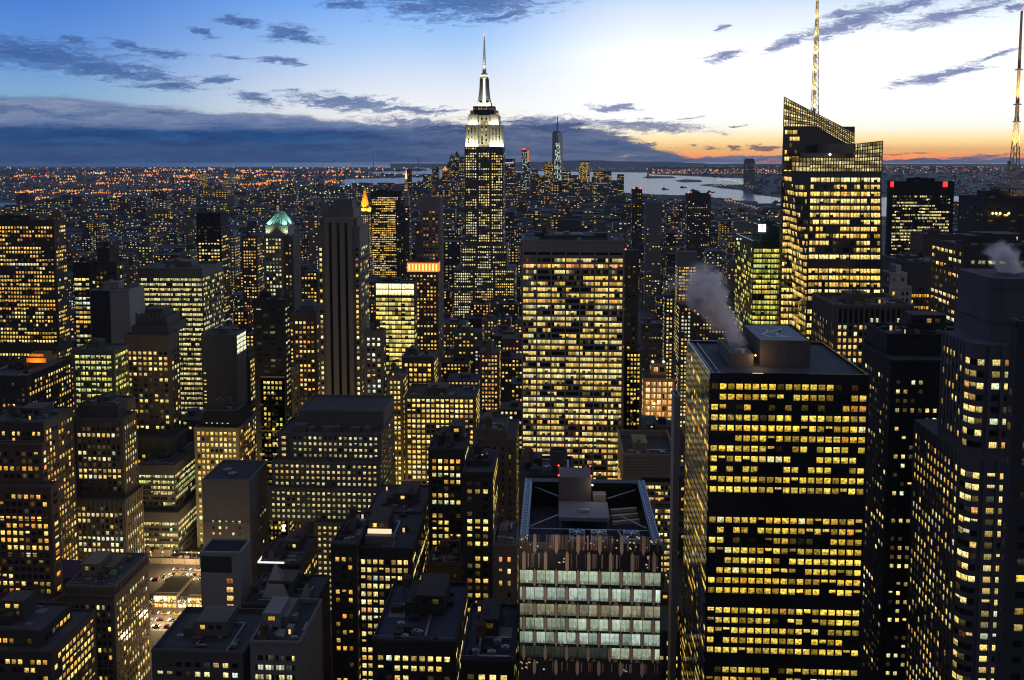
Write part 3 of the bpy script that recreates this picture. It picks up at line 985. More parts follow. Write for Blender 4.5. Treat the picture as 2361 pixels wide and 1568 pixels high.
# front mass, its north east corner cut by a facet that widens upward
xl, xr_ = P(1856, 760, D1).x, P(2052, 690, D1).x
tl, tr_ = P(1868, 396, D1).x, P(2034, 396, D1).x
zc = P(1856, 700, D1).z
ch = 8.5
q_ = zc / zf
ml, mr_ = xl + (tl - xl) * q_, xr_ + (tr_ - xr_) * q_
back = D2 - 0.4
wm.prism([(xl, D1), (xr_, D1), (xr_, back), (xl, back)], 0, zc, top=[(ml, D1), (mr_, D1), (mr_, back), (ml, back)])
wm.prism([(ml, D1), (mr_, D1), (mr_, back), (ml, back), (ml, D1 + .3)], zc, zf, top=[(tl, D1 + 1), (tr_, D1 + 1), (tr_, back), (tl - ch, back), (tl - ch, D1 + 13)])
b.wall = wm.build('wall', M_DGLASS, b.root, (0.06, 0.06, 0.066))
keep_faces(wm)
FOOT.append((xl - 12, xr_, D1, D2 + DB, zL))
gs = S(bay=6.6, fh=4.5, wf=0.92, hf=0.6, lit=0.86, pal=[(5, (1.05, 0.72, 0.17)), (4, (1.1, 0.82, 0.28)), (.6, (1.0, .52, .16)), (1, (1.1, 1.0, .5))], top=3.0, rv=0.25, sub=3, mull=1, coh=0.62, mx=0.6, dark=0.35, gain=1.15, skip=(12,))
facade(b.wins, wm, (ml, D1), (mr_, D1), zc, zf, gs, A2=(tl, D1 + 1), B2=(tr_, D1 + 1))
facade(b.wins, wm, (xl, D1), (xr_, D1), 0, zc, gs, A2=(ml, D1), B2=(mr_, D1))
facade(b.wins, wm, (xl, back), (xl, D1), 0, zc, dict(gs, bay=4.6, skip=()), A2=(ml, back), B2=(ml, D1), lit=.8)
facade(b.wins, wm, (ml, back), (ml, D1 + .3), zc, zf, dict(gs, bay=4.6, skip=()), A2=(tl - ch, back), B2=(tl - ch, D1 + 13), lit=0.62)
facade(b.wins, wm, (ml, D1 + .3), (ml + .02, D1), zc, zf, dict(gs, bay=4.6, skip=(), top=8), A2=(tl - ch, D1 + 13), B2=(tl, D1 + 1), lit=0.5)
facade(b.wins, wm, (xbl - .4, D2 + DB), (xbl - .4, D2), 0, zs_, dict(gs, bay=4.5, skip=()), A2=(xtl + SH, D2 + DB), B2=(xtl - .15, D2), lit=0.7)
facade(b.wins, wm, (xbl, D2 - .1), (xbl + 13, D2 - .1), P(1820, 760, D2).z, zs_, dict(gs, bay=6.0, sub=3, mx=1.0, top=1.5, skip=()), A2=(xtl, D2 - .1), B2=(xtl + 12, D2 - .1), lit=0.8)
# lit lattice screens: glass panes in a steel grid
def screen(name, pl, nx, nz, d=0.5, glow=(1.45, 1.22, 0.62)):
    # pl: function (s, t) -> point, s 0..1 along, t 0..1 up
    gm, fm = MB(), MB()
    for i in range(nx):
        for j in range(nz):
            a, b_, c_, d_ = pl(i / nx, j / nz), pl((i + 1) / nx, j / nz), pl((i + 1) / nx, (j + 1) / nz), pl(i / nx, (j + 1) / nz)
            if min((a - d_).length, (b_ - c_).length) < 0.05:
                continue
            g = (.55 + .4 * sin(i * .35 + j * 2.1)) * random.choice((.5, .8, 1.0, 1.1)) * random.uniform(.8, 1.1)
            gm.face((a, b_, c_, d_), 0, (glow[0] * g, glow[1] * g, glow[2] * g, random.random()), [(0, 0), (1, 0), (1, 1), (0, 1)])
    for i in range(nx + 1):
        a, c_ = pl(i / nx, 0), pl(i / nx, 1)
        if (a - c_).length > 0.3:
            fm.bar(a - Vector((0, .2, 0)), c_ - Vector((0, .2, 0)), d)
    for j in range(nz + 1):
        for i in range(0, nx, 2):
            i2 = min(nx, i + 2)
            fm.bar(pl(i / nx, j / nz) - Vector((0, .25, 0)), pl(i2 / nx, j / nz) - Vector((0, .25, 0)), d)
    g = gm.build(name, M_WIN, b.root)
    fm.build('steel_grid', M_METAL, g, (0.1, 0.085, 0.06))


pk, pr = Vector((xtl, D2, zL)), Vector((xtr, D2, zR))
def crownA(s, t):
    top_ = pk.lerp(pr, s)
    bz = zs_ if s < 0.45 else zs_ - (s - 0.45) * 26
    return Vector((xtl + (xtr - xtl) * s, D2 - .3 if s >= 0.45 else D2 + .2, bz + (top_.z - bz) * t))
screen('crown_screen', crownA, 30, 8)
def crownS(s, t):
    return Vector((xtl + SH * (1 - s), D2 + DB - DB * s, zs_ + (zL - 2 * (1 - s) - zs_) * t))
screen('crown_screen', crownS, 8, 8, glow=(.5, .42, .2))
def crownB(s, t):
    return Vector((tl + (tr_ - tl) * s * .62, D1 + 1, zf + 9.0 * t))
screen('crown_screen', crownB, 17, 4, glow=(1.2, 1.02, .5))
def crownD(s, t):
    x = tl + (tr_ - tl) * (.62 + .38 * s) + (t * 2.4 * (s - 1) if s > .8 else 0)
    return Vector((x, D1 + 1, zf + (17.5 + 2 * s) * t))
screen('crown_screen', crownD, 11, 8, glow=(1.1, .95, .5))
def crownC(s, t):
    return Vector((tl - ch * (1 - s), D1 + 12 - 11 * s, zf + 9.0 * t))
screen('crown_screen', crownC, 5, 3, glow=(.9, .75, .36))
mb = MB().box(tl + 3, tl + 24, D1 + 8, D2 - 2, zf, zf + 12).box(tl + 14, tl + 32, D1 + 10, D2 - 2, zf + 12, zf + 18).box(tl + 5, tr_ - 2, D1 + 14, D2 - 2, zf - .3, zf + 3)
addpart(b, 'plant_room', mb, M_WALL, (0.13, 0.13, 0.14))
MB().gem((tl + 14, D1 + 6, zf + 11), 0.9, (3, 3, 3.2, 1)).build('roof_lamp', M_LAMP, b.root)
# spire: triangular lattice mast
sx, sy = P(1877, 262, D2 + 9).x, D2 + 9
sb, stp = P(1877, 275, sy).z, P(1869, -30, sy).z
nseg = 22
mb, core = MB(), MB()
for k in range(nseg):
    t0, t1 = k / nseg, (k + 1) / nseg
    w0, w1 = 2.6 * (1 - t0) + 0.5, 2.6 * (1 - t1) + 0.5
    z0, z1 = sb + (stp - sb) * t0, sb + (stp - sb) * t1
    R3 = [(cos(a), sin(a)) for a in (pi / 2, pi / 2 + 2.094, pi / 2 + 4.189)]
    for i in range(3):
        a, c_ = R3[i], R3[(i + 1) % 3]
        mb.bar((sx + a[0] * w0, sy + a[1] * w0, z0), (sx + a[0] * w1, sy + a[1] * w1, z1), 0.42)
        mb.bar((sx + a[0] * w0, sy + a[1] * w0, z0), (sx + c_[0] * w1, sy + c_[1] * w1, z1), 0.3)
    core.cyl(sx, sy, z0, z1 - .6, w0 * .34, w1 * .34, n=6)
sp = mb.build('spire', M_METAL, b.root, (0.55, 0.52, 0.45))
core.build('spire_core', M_WALL, sp, (0.7, 0.6, 0.4))
for k in range(7):
    zz = sb + 6 + k * (stp - sb) / 7.5
    lamp('spire_lamp', (sx - 1, sy - 3.5, zz), b.root, 16000, (1, 0.78, 0.36), 'SPOT', aim=(sx, sy, zz + 12), angle=radians(65))
BLD.append(b)
# ------------------------------------------------------------------ bronze tower with staggered fins, nearest in the middle
random.seed(11)
b = Bld()
b.wins = []
Dg = 215
gx0, gx1, gz = P(1197, 1252, Dg).x, P(1526, 1252, Dg).x, P(1360, 1252, Dg).z
gy1 = Dg + 44
b.root = empty('bronze_fin_tower', ((gx0 + gx1) / 2, Dg, 0), 'bronze clad tower with staggered fins, pale green glass bands and a sunken roof with fans', 'office tower')
wm = MB().box(gx0, gx1, Dg, gy1, 0, gz)
wm.f.pop(), wm.mi.pop(), wm.c.pop(), wm.uv.pop()
w1, zr = 2.2, gz - 8
e0, e1 = [(gx0, Dg), (gx1, Dg), (gx1, gy1), (gx0, gy1)], [(gx0 + w1, Dg + 1.0), (gx1 - w1, Dg + 1.0), (gx1 - w1, gy1 - w1), (gx0 + w1, gy1 - w1)]
for k in range(4):
    j = (k + 1) % 4
    wm.face(((*e0[k], gz), (*e0[j], gz), (*e1[j], gz - .3), (*e1[k], gz - .3)))
    wm.face(((*e1[k], gz - .3), (*e1[j], gz - .3), (*e1[j], zr), (*e1[k], zr)))
b.pane = M_PANE
b.wall = wm.build('wall', M_DGLASS, b.root, (0.018, 0.016, 0.016))
keep_faces(wm)
MB().face([(*p, zr) for p in e1]).build('roof', M_ROOF, b.root, (0.05, 0.055, 0.08))
FOOT.append((gx0, gx1, Dg, gy1, gz))
bay = 5.42
rows = [(1255, 1296, 0), (1301, 1341, 0), (1346, 1378, 1), (1388, 1419, 1), (1429, 1457, 2), (1464, 1493, 1), (1499, 1527, 1), (1535, 1562, 3), (1571, 1598, 0)]
zz = lambda y: 268 - Dg * (y - EYE) / FOC
for r, (ya, yb, kind) in enumerate(rows):
    za, zb = zz(ya), zz(yb)
    off = (0.32 if r % 2 else 0.32 + bay / 2)
    k = 0
    xs = []
    x = gx0 + off - bay + 0.9
    while x < gx1:
        xs.append(x)
        x += bay
    for x in xs:
        if gx0 + .3 < x < gx1 - .3:
            w = 0.42
            fm = MB()
            y0 = Dg - 0.55
            tip = -.1 if r == 0 else .75
            pts = [(x - w, za - .25), (x, za + tip), (x + w, za - .25), (x + w, zb + .25), (x, zb - .8), (x - w, zb + .25)]
            fm.face([(p[0], y0, p[1]) for p in pts[::-1]])
            for i in range(6):
                p, q = pts[i], pts[(i + 1) % 6]
                fm.face(((p[0], y0, p[1]), (q[0], y0, q[1]), (q[0], Dg + .02, q[1]), (p[0], Dg + .02, p[1])))
            fm.build('fin', M_BRONZE, b.root, (0.27, 0.2, 0.15))
        for hpos in (0, 1):
            xa, xb = x + .5 + hpos * (bay - .9) / 2, x + .42 + (hpos + 1) * (bay - .9) / 2
            xa, xb = max(xa, gx0 + .2), min(xb, gx1 - .2)
            if xb - xa < .5:
                continue
            pos = (xa - gx0) / (gx1 - gx0)
            if kind == 0:
                # mirror glass floors: warm reflections put in as bent bronze-coloured strips
                mb = MB()
                nn = 5
                for q in range(nn):
                    xq = xa + (xb - xa) * q / nn
                    xn = xq + (xb - xa) / nn * random.uniform(.3, .95)
                    t_ = random.uniform(.0, .45)
                    z0_, z1_ = zb + .15, za - .15
                    if random.random() < (.75 if r == 0 and pos < .62 else .3):
                        mb.face(((xq, Dg - .1 - t_, z0_), (xn, Dg - .1, z0_ + .3), (xn, Dg - .1, z1_), (xq, Dg - .1 - t_ * .3, z1_ - .2)))
                if mb.f:
                    mb.build('reflection_strip', M_BRONZE, b.root, random.choice(((0.34, 0.22, 0.17), (0.4, 0.28, 0.23), (0.25, 0.17, 0.13))))
                if r == 0 or random.random() < .4:  # small glowing quads painted in as reflected lights, stored among the windows
                    for q in range(random.randint(1, 4)):
                        xw, zw = random.uniform(xa, xb - .5), random.uniform(zb + .3, za - .5)
                        cc = random.choice(((.9, .5, .15), (1, .7, .25), (.7, .5, .3), (.8, .75, .6)))
                        b.wins.append(([Vector((xw, Dg - .07, zw)), Vector((xw + random.uniform(.15, .6), Dg - .07, zw)), Vector((xw + .4, Dg - .07, zw + .3)), Vector((xw, Dg - .07, zw + .35))], (*[c * .7 for c in cc], random.random()), [(0.1, 0), (.9, 0), (.9, 1), (.1, 1)], Vector((0, -1, 0))))
                continue
            g = {1: random.uniform(.5, 1.25), 2: random.uniform(.4, .6), 3: (random.uniform(.6, .9) if pos > .62 else .06)}[kind] * (.72 + .5 * pos)
            cc = {1: (.36, .44, .31), 2: (.42, .4, .25), 3: (.36, .42, .3)}[kind]
            if kind == 1 and r in (3, 6):
                cc = (.36, .45, .36)
            b.wins.append(([Vector((xa, Dg - .08, zb)), Vector((xb, Dg - .08, zb)), Vector((xb, Dg - .08, za)), Vector((xa, Dg - .08, za))], (*[c * g for c in cc], random.random()), [(0, 0), (2, 0), (2, 1), (0, 1)], Vector((0, -1, 0))))
    # tilted spandrel leaves between this band and the next
    if r + 1 < len(rows):
        zn = zz(rows[r + 1][0])
        for i, x in enumerate(xs):
            xa, xb = max(x + .45, gx0 + .1), min(x + bay / 2 - .4, gx1 - .1)
            if xb - xa < .6 or random.random() < .22:
                continue
            MB().face(((xa + .2, Dg - .1, zn + .1), (xb - .1, Dg - .1, zn + .1), (xb - .4, Dg - .75, zb - .15), (xa + .5, Dg - .75, zb - .15))).face(((xa + .5, Dg - .75, zb - .15), (xb - .4, Dg - .75, zb - .15), (xb - .4, Dg, zb - .1), (xa + .5, Dg, zb - .1))).build('spandrel_leaf', M_BRONZE, b.root, (0.33, 0.215, 0.17))
# roof machinery
bx0, bx1 = P(1288, 1152, 249).x, P(1363, 1152, 249).x
pm = addpart(b, 'penthouse', MB().box(bx0, bx1, 249, 257, zr, 175.2), M_WALL, (0.14, 0.12, 0.13))
mb = MB()
for p in ((bx0, 249), (bx1, 249), (bx0, 257), (bx1, 257)):
    mb.gem((p[0], p[1], 175.7), 0.32, (4, .25, .12, 1))
mb.build('warning_lamp', M_LAMP, pm)
lamp('warning_lamp_light', (bx1 + .4, 253, 176.4), b.root, 40, (1, .12, .15), 'POINT')
lamp('warning_lamp_light', (bx0, 256.5, 176.6), b.root, 40, (1, .15, .15), 'POINT')
px1 = P(1406, 1191, 237.5).x
pl = MB().box(bx0, px1, 237.5, 249, gz - 4, gz - 3)
for x in (bx0 + .4, px1 - .4):
    pl.box(x - .2, x + .2, 237.7, 238.1, zr, gz - 4)
pl = addpart(b, 'platform', pl, M_WALL, (0.2, 0.2, 0.24))
MB().box(bx0 + 5.8, bx0 + 8.4, 241, 242, gz - 3, gz - 2.2).build('vent_box', M_METAL, pl, (0.5, 0.52, 0.7))
MB().box(bx1 + .6, bx1 + 4.4, 251, 254, zr, gz - 1.8).build('plant_unit', M_WALL, b.root, (0.32, 0.3, 0.25))
MB().gem((bx1 + .3, 248.4, 173.2), .3, (5, 4.2, 2.4, 1)).build('roof_lamp', M_LAMP, b.root)
lamp('roof_lamp_light', (bx1 + 1.2, 247.6, 173.4), b.root, 260, (1, .85, .55), 'POINT')
for px in (1313, 1364, 1441):
    x = P(px, 1251, 219.3).x
    s_ = 4.1
    fb = MB().box(x, x + s_, 220.2, 220.2 + 5.6, zr, gz - 1.2)
    fan = addpart(b, 'fan_housing', fb, M_WALL, (0.4, 0.45, 0.5))
    c0 = (x + s_ / 2, 220.2 + 2.8)
    MB().cyl(*c0, gz - 1.2, gz - 0.8, 1.95, n=24).build('fan_ring', M_METAL, fan, (0.035, 0.04, 0.05))
    mb = MB()
    for k in range(6):
        a = k * pi / 3 + .3
        mb.bar((*c0, gz - .72), (c0[0] + 1.6 * cos(a), c0[1] + 1.6 * sin(a), gz - .68), .3)
    mb.build('fan_blade_wheel', M_METAL, fan, (0.4, 0.45, 0.5))
mb = MB()
for (xa, ya, xb, yb) in ((gx0 + 2.2, 226.5, gx1 - 2.2, 226.5), (gx0 + 12, 216.2, gx0 + 14, 226), (gx0 + 21, 216.2, gx0 + 20.5, 226), (gx0 + 27.5, 216.2, gx0 + 25.5, 226), (gx0 + 2.4, 228, gx0 + 10, 236), (gx1 - 2.4, 228, gx1 - 9, 236), (gx0 + 3, 256, bx0, 249), (gx1 - 3, 255, px1, 248)):
    mb.bar((xa, ya, gz - 1.6), (xb, yb, gz - 1.6), .28)
addpart(b, 'roof_truss', mb, M_METAL, (0.34, 0.33, 0.36))
for k in range(3):
    addpart(b, 'roof_beam', MB().bar((px1 + .8, 239 + k * 4.2, gz - 5), (gx1 - 3.2, 240.2 + k * 4.0, gz - 4.6), .9), M_WALL, (.42, .37, .28))
mb = MB()
for xq in (gx0 + .35, gx0 + 1.7, gx1 - 1.7, gx1 - .35):
    mb.bar((xq, Dg + 1, gz + .25), (xq, gy1 - 1, gz + .25), .16)
for k in range(24):
    y = Dg + 1.5 + k * 1.8
    mb.bar((gx0 + .35, y, gz + .25), (gx0 + 1.7, y, gz + .25), .12)
    mb.bar((gx1 - 1.7, y, gz + .25), (gx1 - .35, y, gz + .25), .12)
addpart(b, 'roof_gangway', mb, M_METAL, (0.36, 0.38, 0.5))
lamp('facade_floodlight', (-10, 60, 120), b.root, 170000, (1, .84, .72), 'SPOT', aim=((gx0 + gx1) / 2, Dg, gz - 22), angle=radians(24))
BLD.append(b)

# ------------------------------------------------------------------ floodlit setback skyscraper with the needle
random.seed(21)
b = Bld()
b.wins = []
De = 1290
b.root = empty('floodlit_skyscraper', (P(1116, 400, De).x, De, 0), 'tall setback skyscraper with a white floodlit crown and needle, mid skyline', 'skyscraper')
wm, dk = MB(), MB()
est = S(bay=3.15, fh=3.75, wf=0.62, hf=0.55, lit=0.6, pal=[(4, (1, .88, .38)), (3, (.95, .95, .55)), (2, (1, .75, .25)), (.6, (1, .5, .2)), (.5, (.8, 1, .9))], top=.4, rv=0.42, coh=0.7, mx=1.3, dark=0.0, slit=0.1, gain=1.05)
def etier(x0, x1, py, dY, dep, zb, st=est, mb=wm, litv=None):
    a, c = P(x0, py, De + dY), P(x1, py, De + dY)
    mb.box(a.x, c.x, De + dY, De + dY + dep, zb, a.z)
    if st:
        w3 = (c.x - a.x) / 3
        for i in range(3):
            facade(b.wins, mb, (a.x + w3 * i, De + dY), (a.x + w3 * (i + 1), De + dY), zb, a.z, st, lit=litv)
        facade(b.wins, mb, (c.x, De + dY), (c.x, De + dY + dep), zb, a.z, st, lit=.1)
    FOOT.append((a.x, c.x, De + dY, De + dY + dep, a.z))
    return a.x, c.x, a.z
z1 = P(1116, 339, De).z
etier(1045, 1187, 622, -16, 70, 0)
etier(1064, 1168.5, 566, -8, 58, P(1116, 622, De).z)
etier(1071, 1160.5, 339, 0, 46, P(1116, 566, De - 8).z)
# crown: two wings and a recessed middle
zc1, zc2, zo = P(1116, 288, De).z, P(1116, 265, De).z, P(1116, 244, De).z
xa, xb = P(1073, 300, De + 4).x, P(1158.5, 300, De + 4).x
cm = MB()
wing = (xb - xa) * .345
cst = S(bay=5.2, fh=3.9, wf=0.34, hf=0.8, lit=0.45, pal=PALE, top=3.5, rv=.2, mx=2.2, dark=1, gain=.7, pier=.5)
for q0, q1, yy, zt in ((xa, xa + wing, De + 4, zc1), (xb - wing, xb, De + 4, zc1), (xa + wing, xb - wing, De + 8, zc2)):
    cm.box(q0, q1, yy, De + 42, z1, zt)
    facade(b.wins, cm, (q0, yy), (q1, yy), z1, zt, cst)
x2a, x2b = P(1080, 280, De + 7).x, P(1151, 280, De + 7).x
cm.box(x2a, xa + wing - .5, De + 7, De + 40, zc1, zc2).box(xb - wing + .5, x2b, De + 7, De + 40, zc1, zc2)
for q0, q1 in ((x2a, xa + wing - .5), (xb - wing + .5, x2b)):
    for k in range(4):
        xk = q0 + (q1 - q0) * (k + .5) / 4
        cm.box(xk - .7, xk + .7, De + 6.3, De + 7, zc1, zc2 + 1.5)
x3a, x3b = P(1090.5, 255, De + 10).x, P(1140.6, 255, De + 10).x
cm.box(x3a - 4, x3a + 1, De + 9, De + 38, zc2, zc2 + 7).box(x3b - 1, x3b + 4, De + 9, De + 38, zc2, zc2 + 7)
b.wall = wm.build('wall', M_WALL, b.root, (0.1, 0.098, 0.1))
cm.build('crown', M_WALL, b.root, (0.42, 0.41, 0.38))
ob = MB().box(x3a, x3b, De + 10, De + 36, zc2, zo)
deck = ob.build('observation_deck', M_WALL, b.root, (0.045, 0.05, 0.055))
mb = MB()
for k in range(9):
    xk = x3a + (x3b - x3a) * (k + .5) / 9
    mb.box(xk - .9, xk + .9, De + 9.7, De + 9.95, zo - 5, zo - 2.6, 0, random.choice(((.5, .06, .05, 1), (.1, .1, .12, 1), (.4, .35, .2, 1), (.05, .05, .06, 1))))
mb.build('deck_window_strip', M_LAMP, deck)
keep_faces(wm), keep_faces(cm), keep_faces(ob)
# mooring mast with flaring wings
mx, my = (x3a + x3b) / 2, De + 22
xw = lambda px: (px - 1116) * De / FOC
zy = lambda py: P(1116, py, De + 10).z
mm = MB()
mm.box(mx - xw(1116 + 16.5), mx + xw(1116 + 16.5), De + 13, De + 33, zo, zy(236))
prof = [(236, 13.5), (225, 11.2), (212, 9.6), (196, 8.6), (180, 8.2)]
for (ya, wa), (yb, wb_) in zip(prof, prof[1:]):
    wa, wb_ = wa * De / FOC, wb_ * De / FOC
    for sx in (-1, 1):
        for sy in (-1, 1):
            mm.prism(sorted_ := [(mx + sx * wa - 1.2, my + sy * wa - 1.2), (mx + sx * wa + 1.2, my + sy * wa - 1.2), (mx + sx * wa + 1.2, my + sy * wa + 1.2), (mx + sx * wa - 1.2, my + sy * wa + 1.2)],
                     zy(ya), zy(yb), top=[(mx + sx * wb_ - 1.1, my + sy * wb_ - 1.1), (mx + sx * wb_ + 1.1, my + sy * wb_ - 1.1), (mx + sx * wb_ + 1.1, my + sy * wb_ + 1.1), (mx + sx * wb_ - 1.1, my + sy * wb_ + 1.1)])
    h, g = wa * .8, wb_ * .8
    mm.prism([(mx - h, my - h), (mx + h, my - h), (mx + h, my + h), (mx - h, my + h)], zy(ya), zy(yb), top=[(mx - g, my - g), (mx + g, my - g), (mx + g, my + g), (mx - g, my + g)])
mm.build('mooring_mast', M_WALL, b.root, (0.07, 0.075, 0.085))
mb = MB()
for (ya, wa), (yb, wb_) in zip(prof, prof[1:]):
    g = .30 * De / FOC
    mb.face(((mx - wa * g, my - wa * .8 * De / FOC - .25, zy(ya)), (mx + wa * g, my - wa * .8 * De / FOC - .25, zy(ya)), (mx + wb_ * g, my - wb_ * .8 * De / FOC - .25, zy(yb)), (mx - wb_ * g, my - wb_ * .8 * De / FOC - .25, zy(yb))), 0, (1.5, 1.45, 1.05, 1))
mb.build('lit_glass_shaft', M_LAMP, b.root)
dm = MB().cyl(mx, my, zy(180), zy(176), xw(1116 + 8.8), xw(1116 + 10.2), 20).cyl(mx, my, zy(176), zy(171), xw(1116 + 9), xw(1116 + 8), 20).cyl(mx, my, zy(171), zy(165), xw(1116 + 9.2), xw(1116 + 4), 20)
dm.build('dome', M_WALL, b.root, (0.5, 0.5, 0.5))
mb = MB().cyl(mx, my, zy(175), zy(171.5), xw(1116 + 9.6), xw(1116 + 9.2), 20, 0, (1.6, 1.55, 1.3, 1))
mb.build('lit_ring', M_LAMP, b.root)
an = MB()
for (ya, yb, w) in ((166, 145, 4.6), (145, 128, 3.6), (128, 112, 2.7), (112, 96, 1.9), (96, 79, 1.0)):
    an.cyl(mx, my, zy(ya), zy(yb), xw(1116 + w), xw(1116 + w * .8), 10)
for k in range(9):
    y_ = 150 - k * 7
    an.cyl(mx, my, zy(y_), zy(y_ - 2), xw(1116 + 4.6 - k * .3), n=8)
an.build('needle', M_WALL, b.root, (0.62, 0.62, 0.64))
MB().gem((mx, my, zy(77)), 2.2, (3, .5, .4, 1)).build('warning_lamp', M_LAMP, b.root)
MB().gem((P(1079, 268, De + 5).x, De + 5, zc2 + 1), 1.2, (2.5, .3, .2, 1)).gem((P(1146, 262, De + 5).x, De + 5, zc2 + 2), 1.2, (2.5, .3, .2, 1)).build('warning_lamp', M_LAMP, b.root)
WH = (1, .96, .6)
for q in (xa + wing * .25, xa + wing * .75, xb - wing * .75, xb - wing * .25):
    lamp('floodlight', (q, De + 1.2, z1 + .8), b.root, 11000, WH, 'AREA', size=(9, 1.2), aim=(q, De + 4.6, z1 + 22))
for q in (xa - 2, xb + 2):
    lamp('floodlight', (q, De + 14, z1 + .8), b.root, 9000, WH, 'AREA', size=(9, 1.2), aim=(mx, De + 16, z1 + 26))
for q in ((x2a + xa + wing) / 2, (x2b + xb - wing) / 2):
    lamp('floodlight', (q, De + 4.6, zc1 + .6), b.root, 8000, WH, 'AREA', size=(12, .8), aim=(q, De + 8, zc1 + 12))
lamp('floodlight', (mx, De + 10.6, zo + .5), b.root, 14000, WH, 'AREA', size=(20, 1), aim=(mx, De + 16, zo + 14))
for sx in (-1, 1):
    lamp('floodlight', (mx + sx * 9, De + 9, zo + 1), b.root, 36000, (1, .98, .85), 'SPOT', aim=(mx, my, zy(200)), angle=radians(50))
lamp('floodlight', (mx, De + 6, zy(185)), b.root, 110000, (1, .99, .95), 'SPOT', aim=(mx, my, zy(115)), angle=radians(40))
BLD.append(b)

# ------------------------------------------------------------------ striped tower
b = building('striped_stone_tower', 'dark stone tower with three full height black window stripes and stepped shoulders', 590,
             [(768, 812, 462, 16, 14, dict(st=None)), (744, 815, 480, 6, 24, dict(st=None)), (736, 823, 503, 2, ('s', 838), dict(st=None)), (731, 829, 522, 0, ('s', 849))], (0.12, 0.11, 0.103),
             S(bay=3.1, fh=3.55, wf=0.55, hf=0.55, lit=0.62, pal=MIX, top=14, rv=0.35, dark=1, slit=.22, mx=.6), clutter=0)
X0, X1, Y0, Y1, Z, _ = b.T[3]
ca, cb = P(748, 520, 589).x, P(812, 520, 589).x
b.wins = [w for w in b.wins if not (w[3].y < -.5 and ca - 1.5 < (w[0][0].x + w[0][1].x) / 2 < cb + 1.5)]
pz = P(780, 503, 589).z
addpart(b, 'central_pier_block', MB().box(ca, cb, 588.4, 600, 0, pz), M_WALL, (0.2, 0.185, 0.17))
for px in (762, 780.5, 798.5):
    x = P(px, 600, 588).x
    addpart(b, 'window_stripe', MB().box(x - .85, x + .85, 588.2, 588.5, 0, P(780, 513, 588).z), M_DGLASS, (0.004, 0.004, 0.005))
mb = MB()
X0, X1, Y0, Y1, Z, _ = b.T[0]
for k in range(5):
    mb.bar((X0 + 1 + k * (X1 - X0 - 2) / 4, Y0 + 1, Z - 1), (X0 + 1 + k * (X1 - X0 - 2) / 4, Y0 + 1, Z + 3.5), .25)
mb.bar((X0 + 1, Y0 + 1, Z + 3.5), (X1 - 1, Y0 + 1, Z + 3.5), .25)
mb.cyl(X1 + 1, Y0 + 4, Z - 2, Z + 7, .3, n=6)
addpart(b, 'roof_frame', mb, M_METAL, (0.16, 0.16, 0.17))
building('stepped_stone_wing', 'stone wing with lit windows standing at the shoulder of the striped tower', 580, [(838, 884, 763, 0, ('s', 890))], (0.1, 0.09, 0.085),
         S(bay=3, fh=3.55, wf=.55, hf=.55, lit=.6, pal=PALE + COOL, top=4, rv=.3, dark=1, slit=.4), clutter=1)

# ------------------------------------------------------------------ lit pyramids, bands and the rest of the middle distance
b = building('green_roof_tower', 'slender tower under a teal floodlit pyramid roof', 820, [(612, 664, 519, 1, 20, dict(st=None, rim=.2)), (607, 668, 541, 0.4, ('s', 673), dict(st=None)), (608, 652, 541.5, 0, 22, dict(g=1, zb=0))], (0.15, 0.14, 0.12),
             S(bay=3.3, fh=3.7, wf=.6, hf=.56, lit=.55, pal=PALE + COOL, top=3, rv=.4, dark=.5), clutter=0)
X0, X1, Y0, Y1, Z, _ = b.T[0]
zt_ = P(645, 487, 831).z
m_ = [(X0 - .4, Y0 - .4), (X1 + .4, Y0 - .4), (X1 + .4, Y1 + .4), (X0 - .4, Y1 + .4)]
c_ = (X0 + X1) / 2 + 1.2, (Y0 + Y1) / 2
mb = MB().prism(m_, Z - .2, zt_, top=[(c_[0] - 2.2, c_[1] - 2), (c_[0] + 2.2, c_[1] - 2), (c_[0] + 2.2, c_[1] + 2), (c_[0] - 2.2, c_[1] + 2)])
for k in range(9):
    f_ = k / 8
    mb.bar((X0 + (X1 - X0) * f_, Y0 - .5, Z), (c_[0] - 2.2 + 4.4 * f_, c_[1] - 2.1, zt_), .35)
addpart(b, 'pyramid_roof', mb, M_WALL, (0.3, 0.42, 0.37))
addpart(b, 'corner_wing', MB().box(P(652.5, 560, 821).x, P(676, 560, 821).x, 821, 845, 0, P(660, 545, 821).z), M_WALL, (0.1, 0.088, 0.08))
facade(b.wins, MB(), (P(653, 560, 821).x, 821), (P(676, 560, 821).x, 821), 60, P(660, 548, 821).z, S(bay=3, fh=3.7, wf=.5, hf=.5, lit=.45, pal=MIX, dark=.4))
for q in (X0 + 2, X1 - 2):
    lamp('floodlight', (q, Y0 - 3.5, Z + .5), b.root, 9000, (.5, 1, .8), 'SPOT', aim=((q + c_[0]) / 2, Y0 + 6, Z + 10), angle=radians(95))
    lamp('floodlight', (q, Y0 - 4, P(640, 541, 819).z + .6), b.root, 5200, (.8, 1, .62), 'SPOT', aim=(q, Y0, Z - 2), angle=radians(110))
lamp('floodlight', (X1 + 4, c_[1], Z + 1), b.root, 9000, (.5, 1, .8), 'SPOT', aim=(c_[0] + 3, c_[1], Z + 9), angle=radians(90))

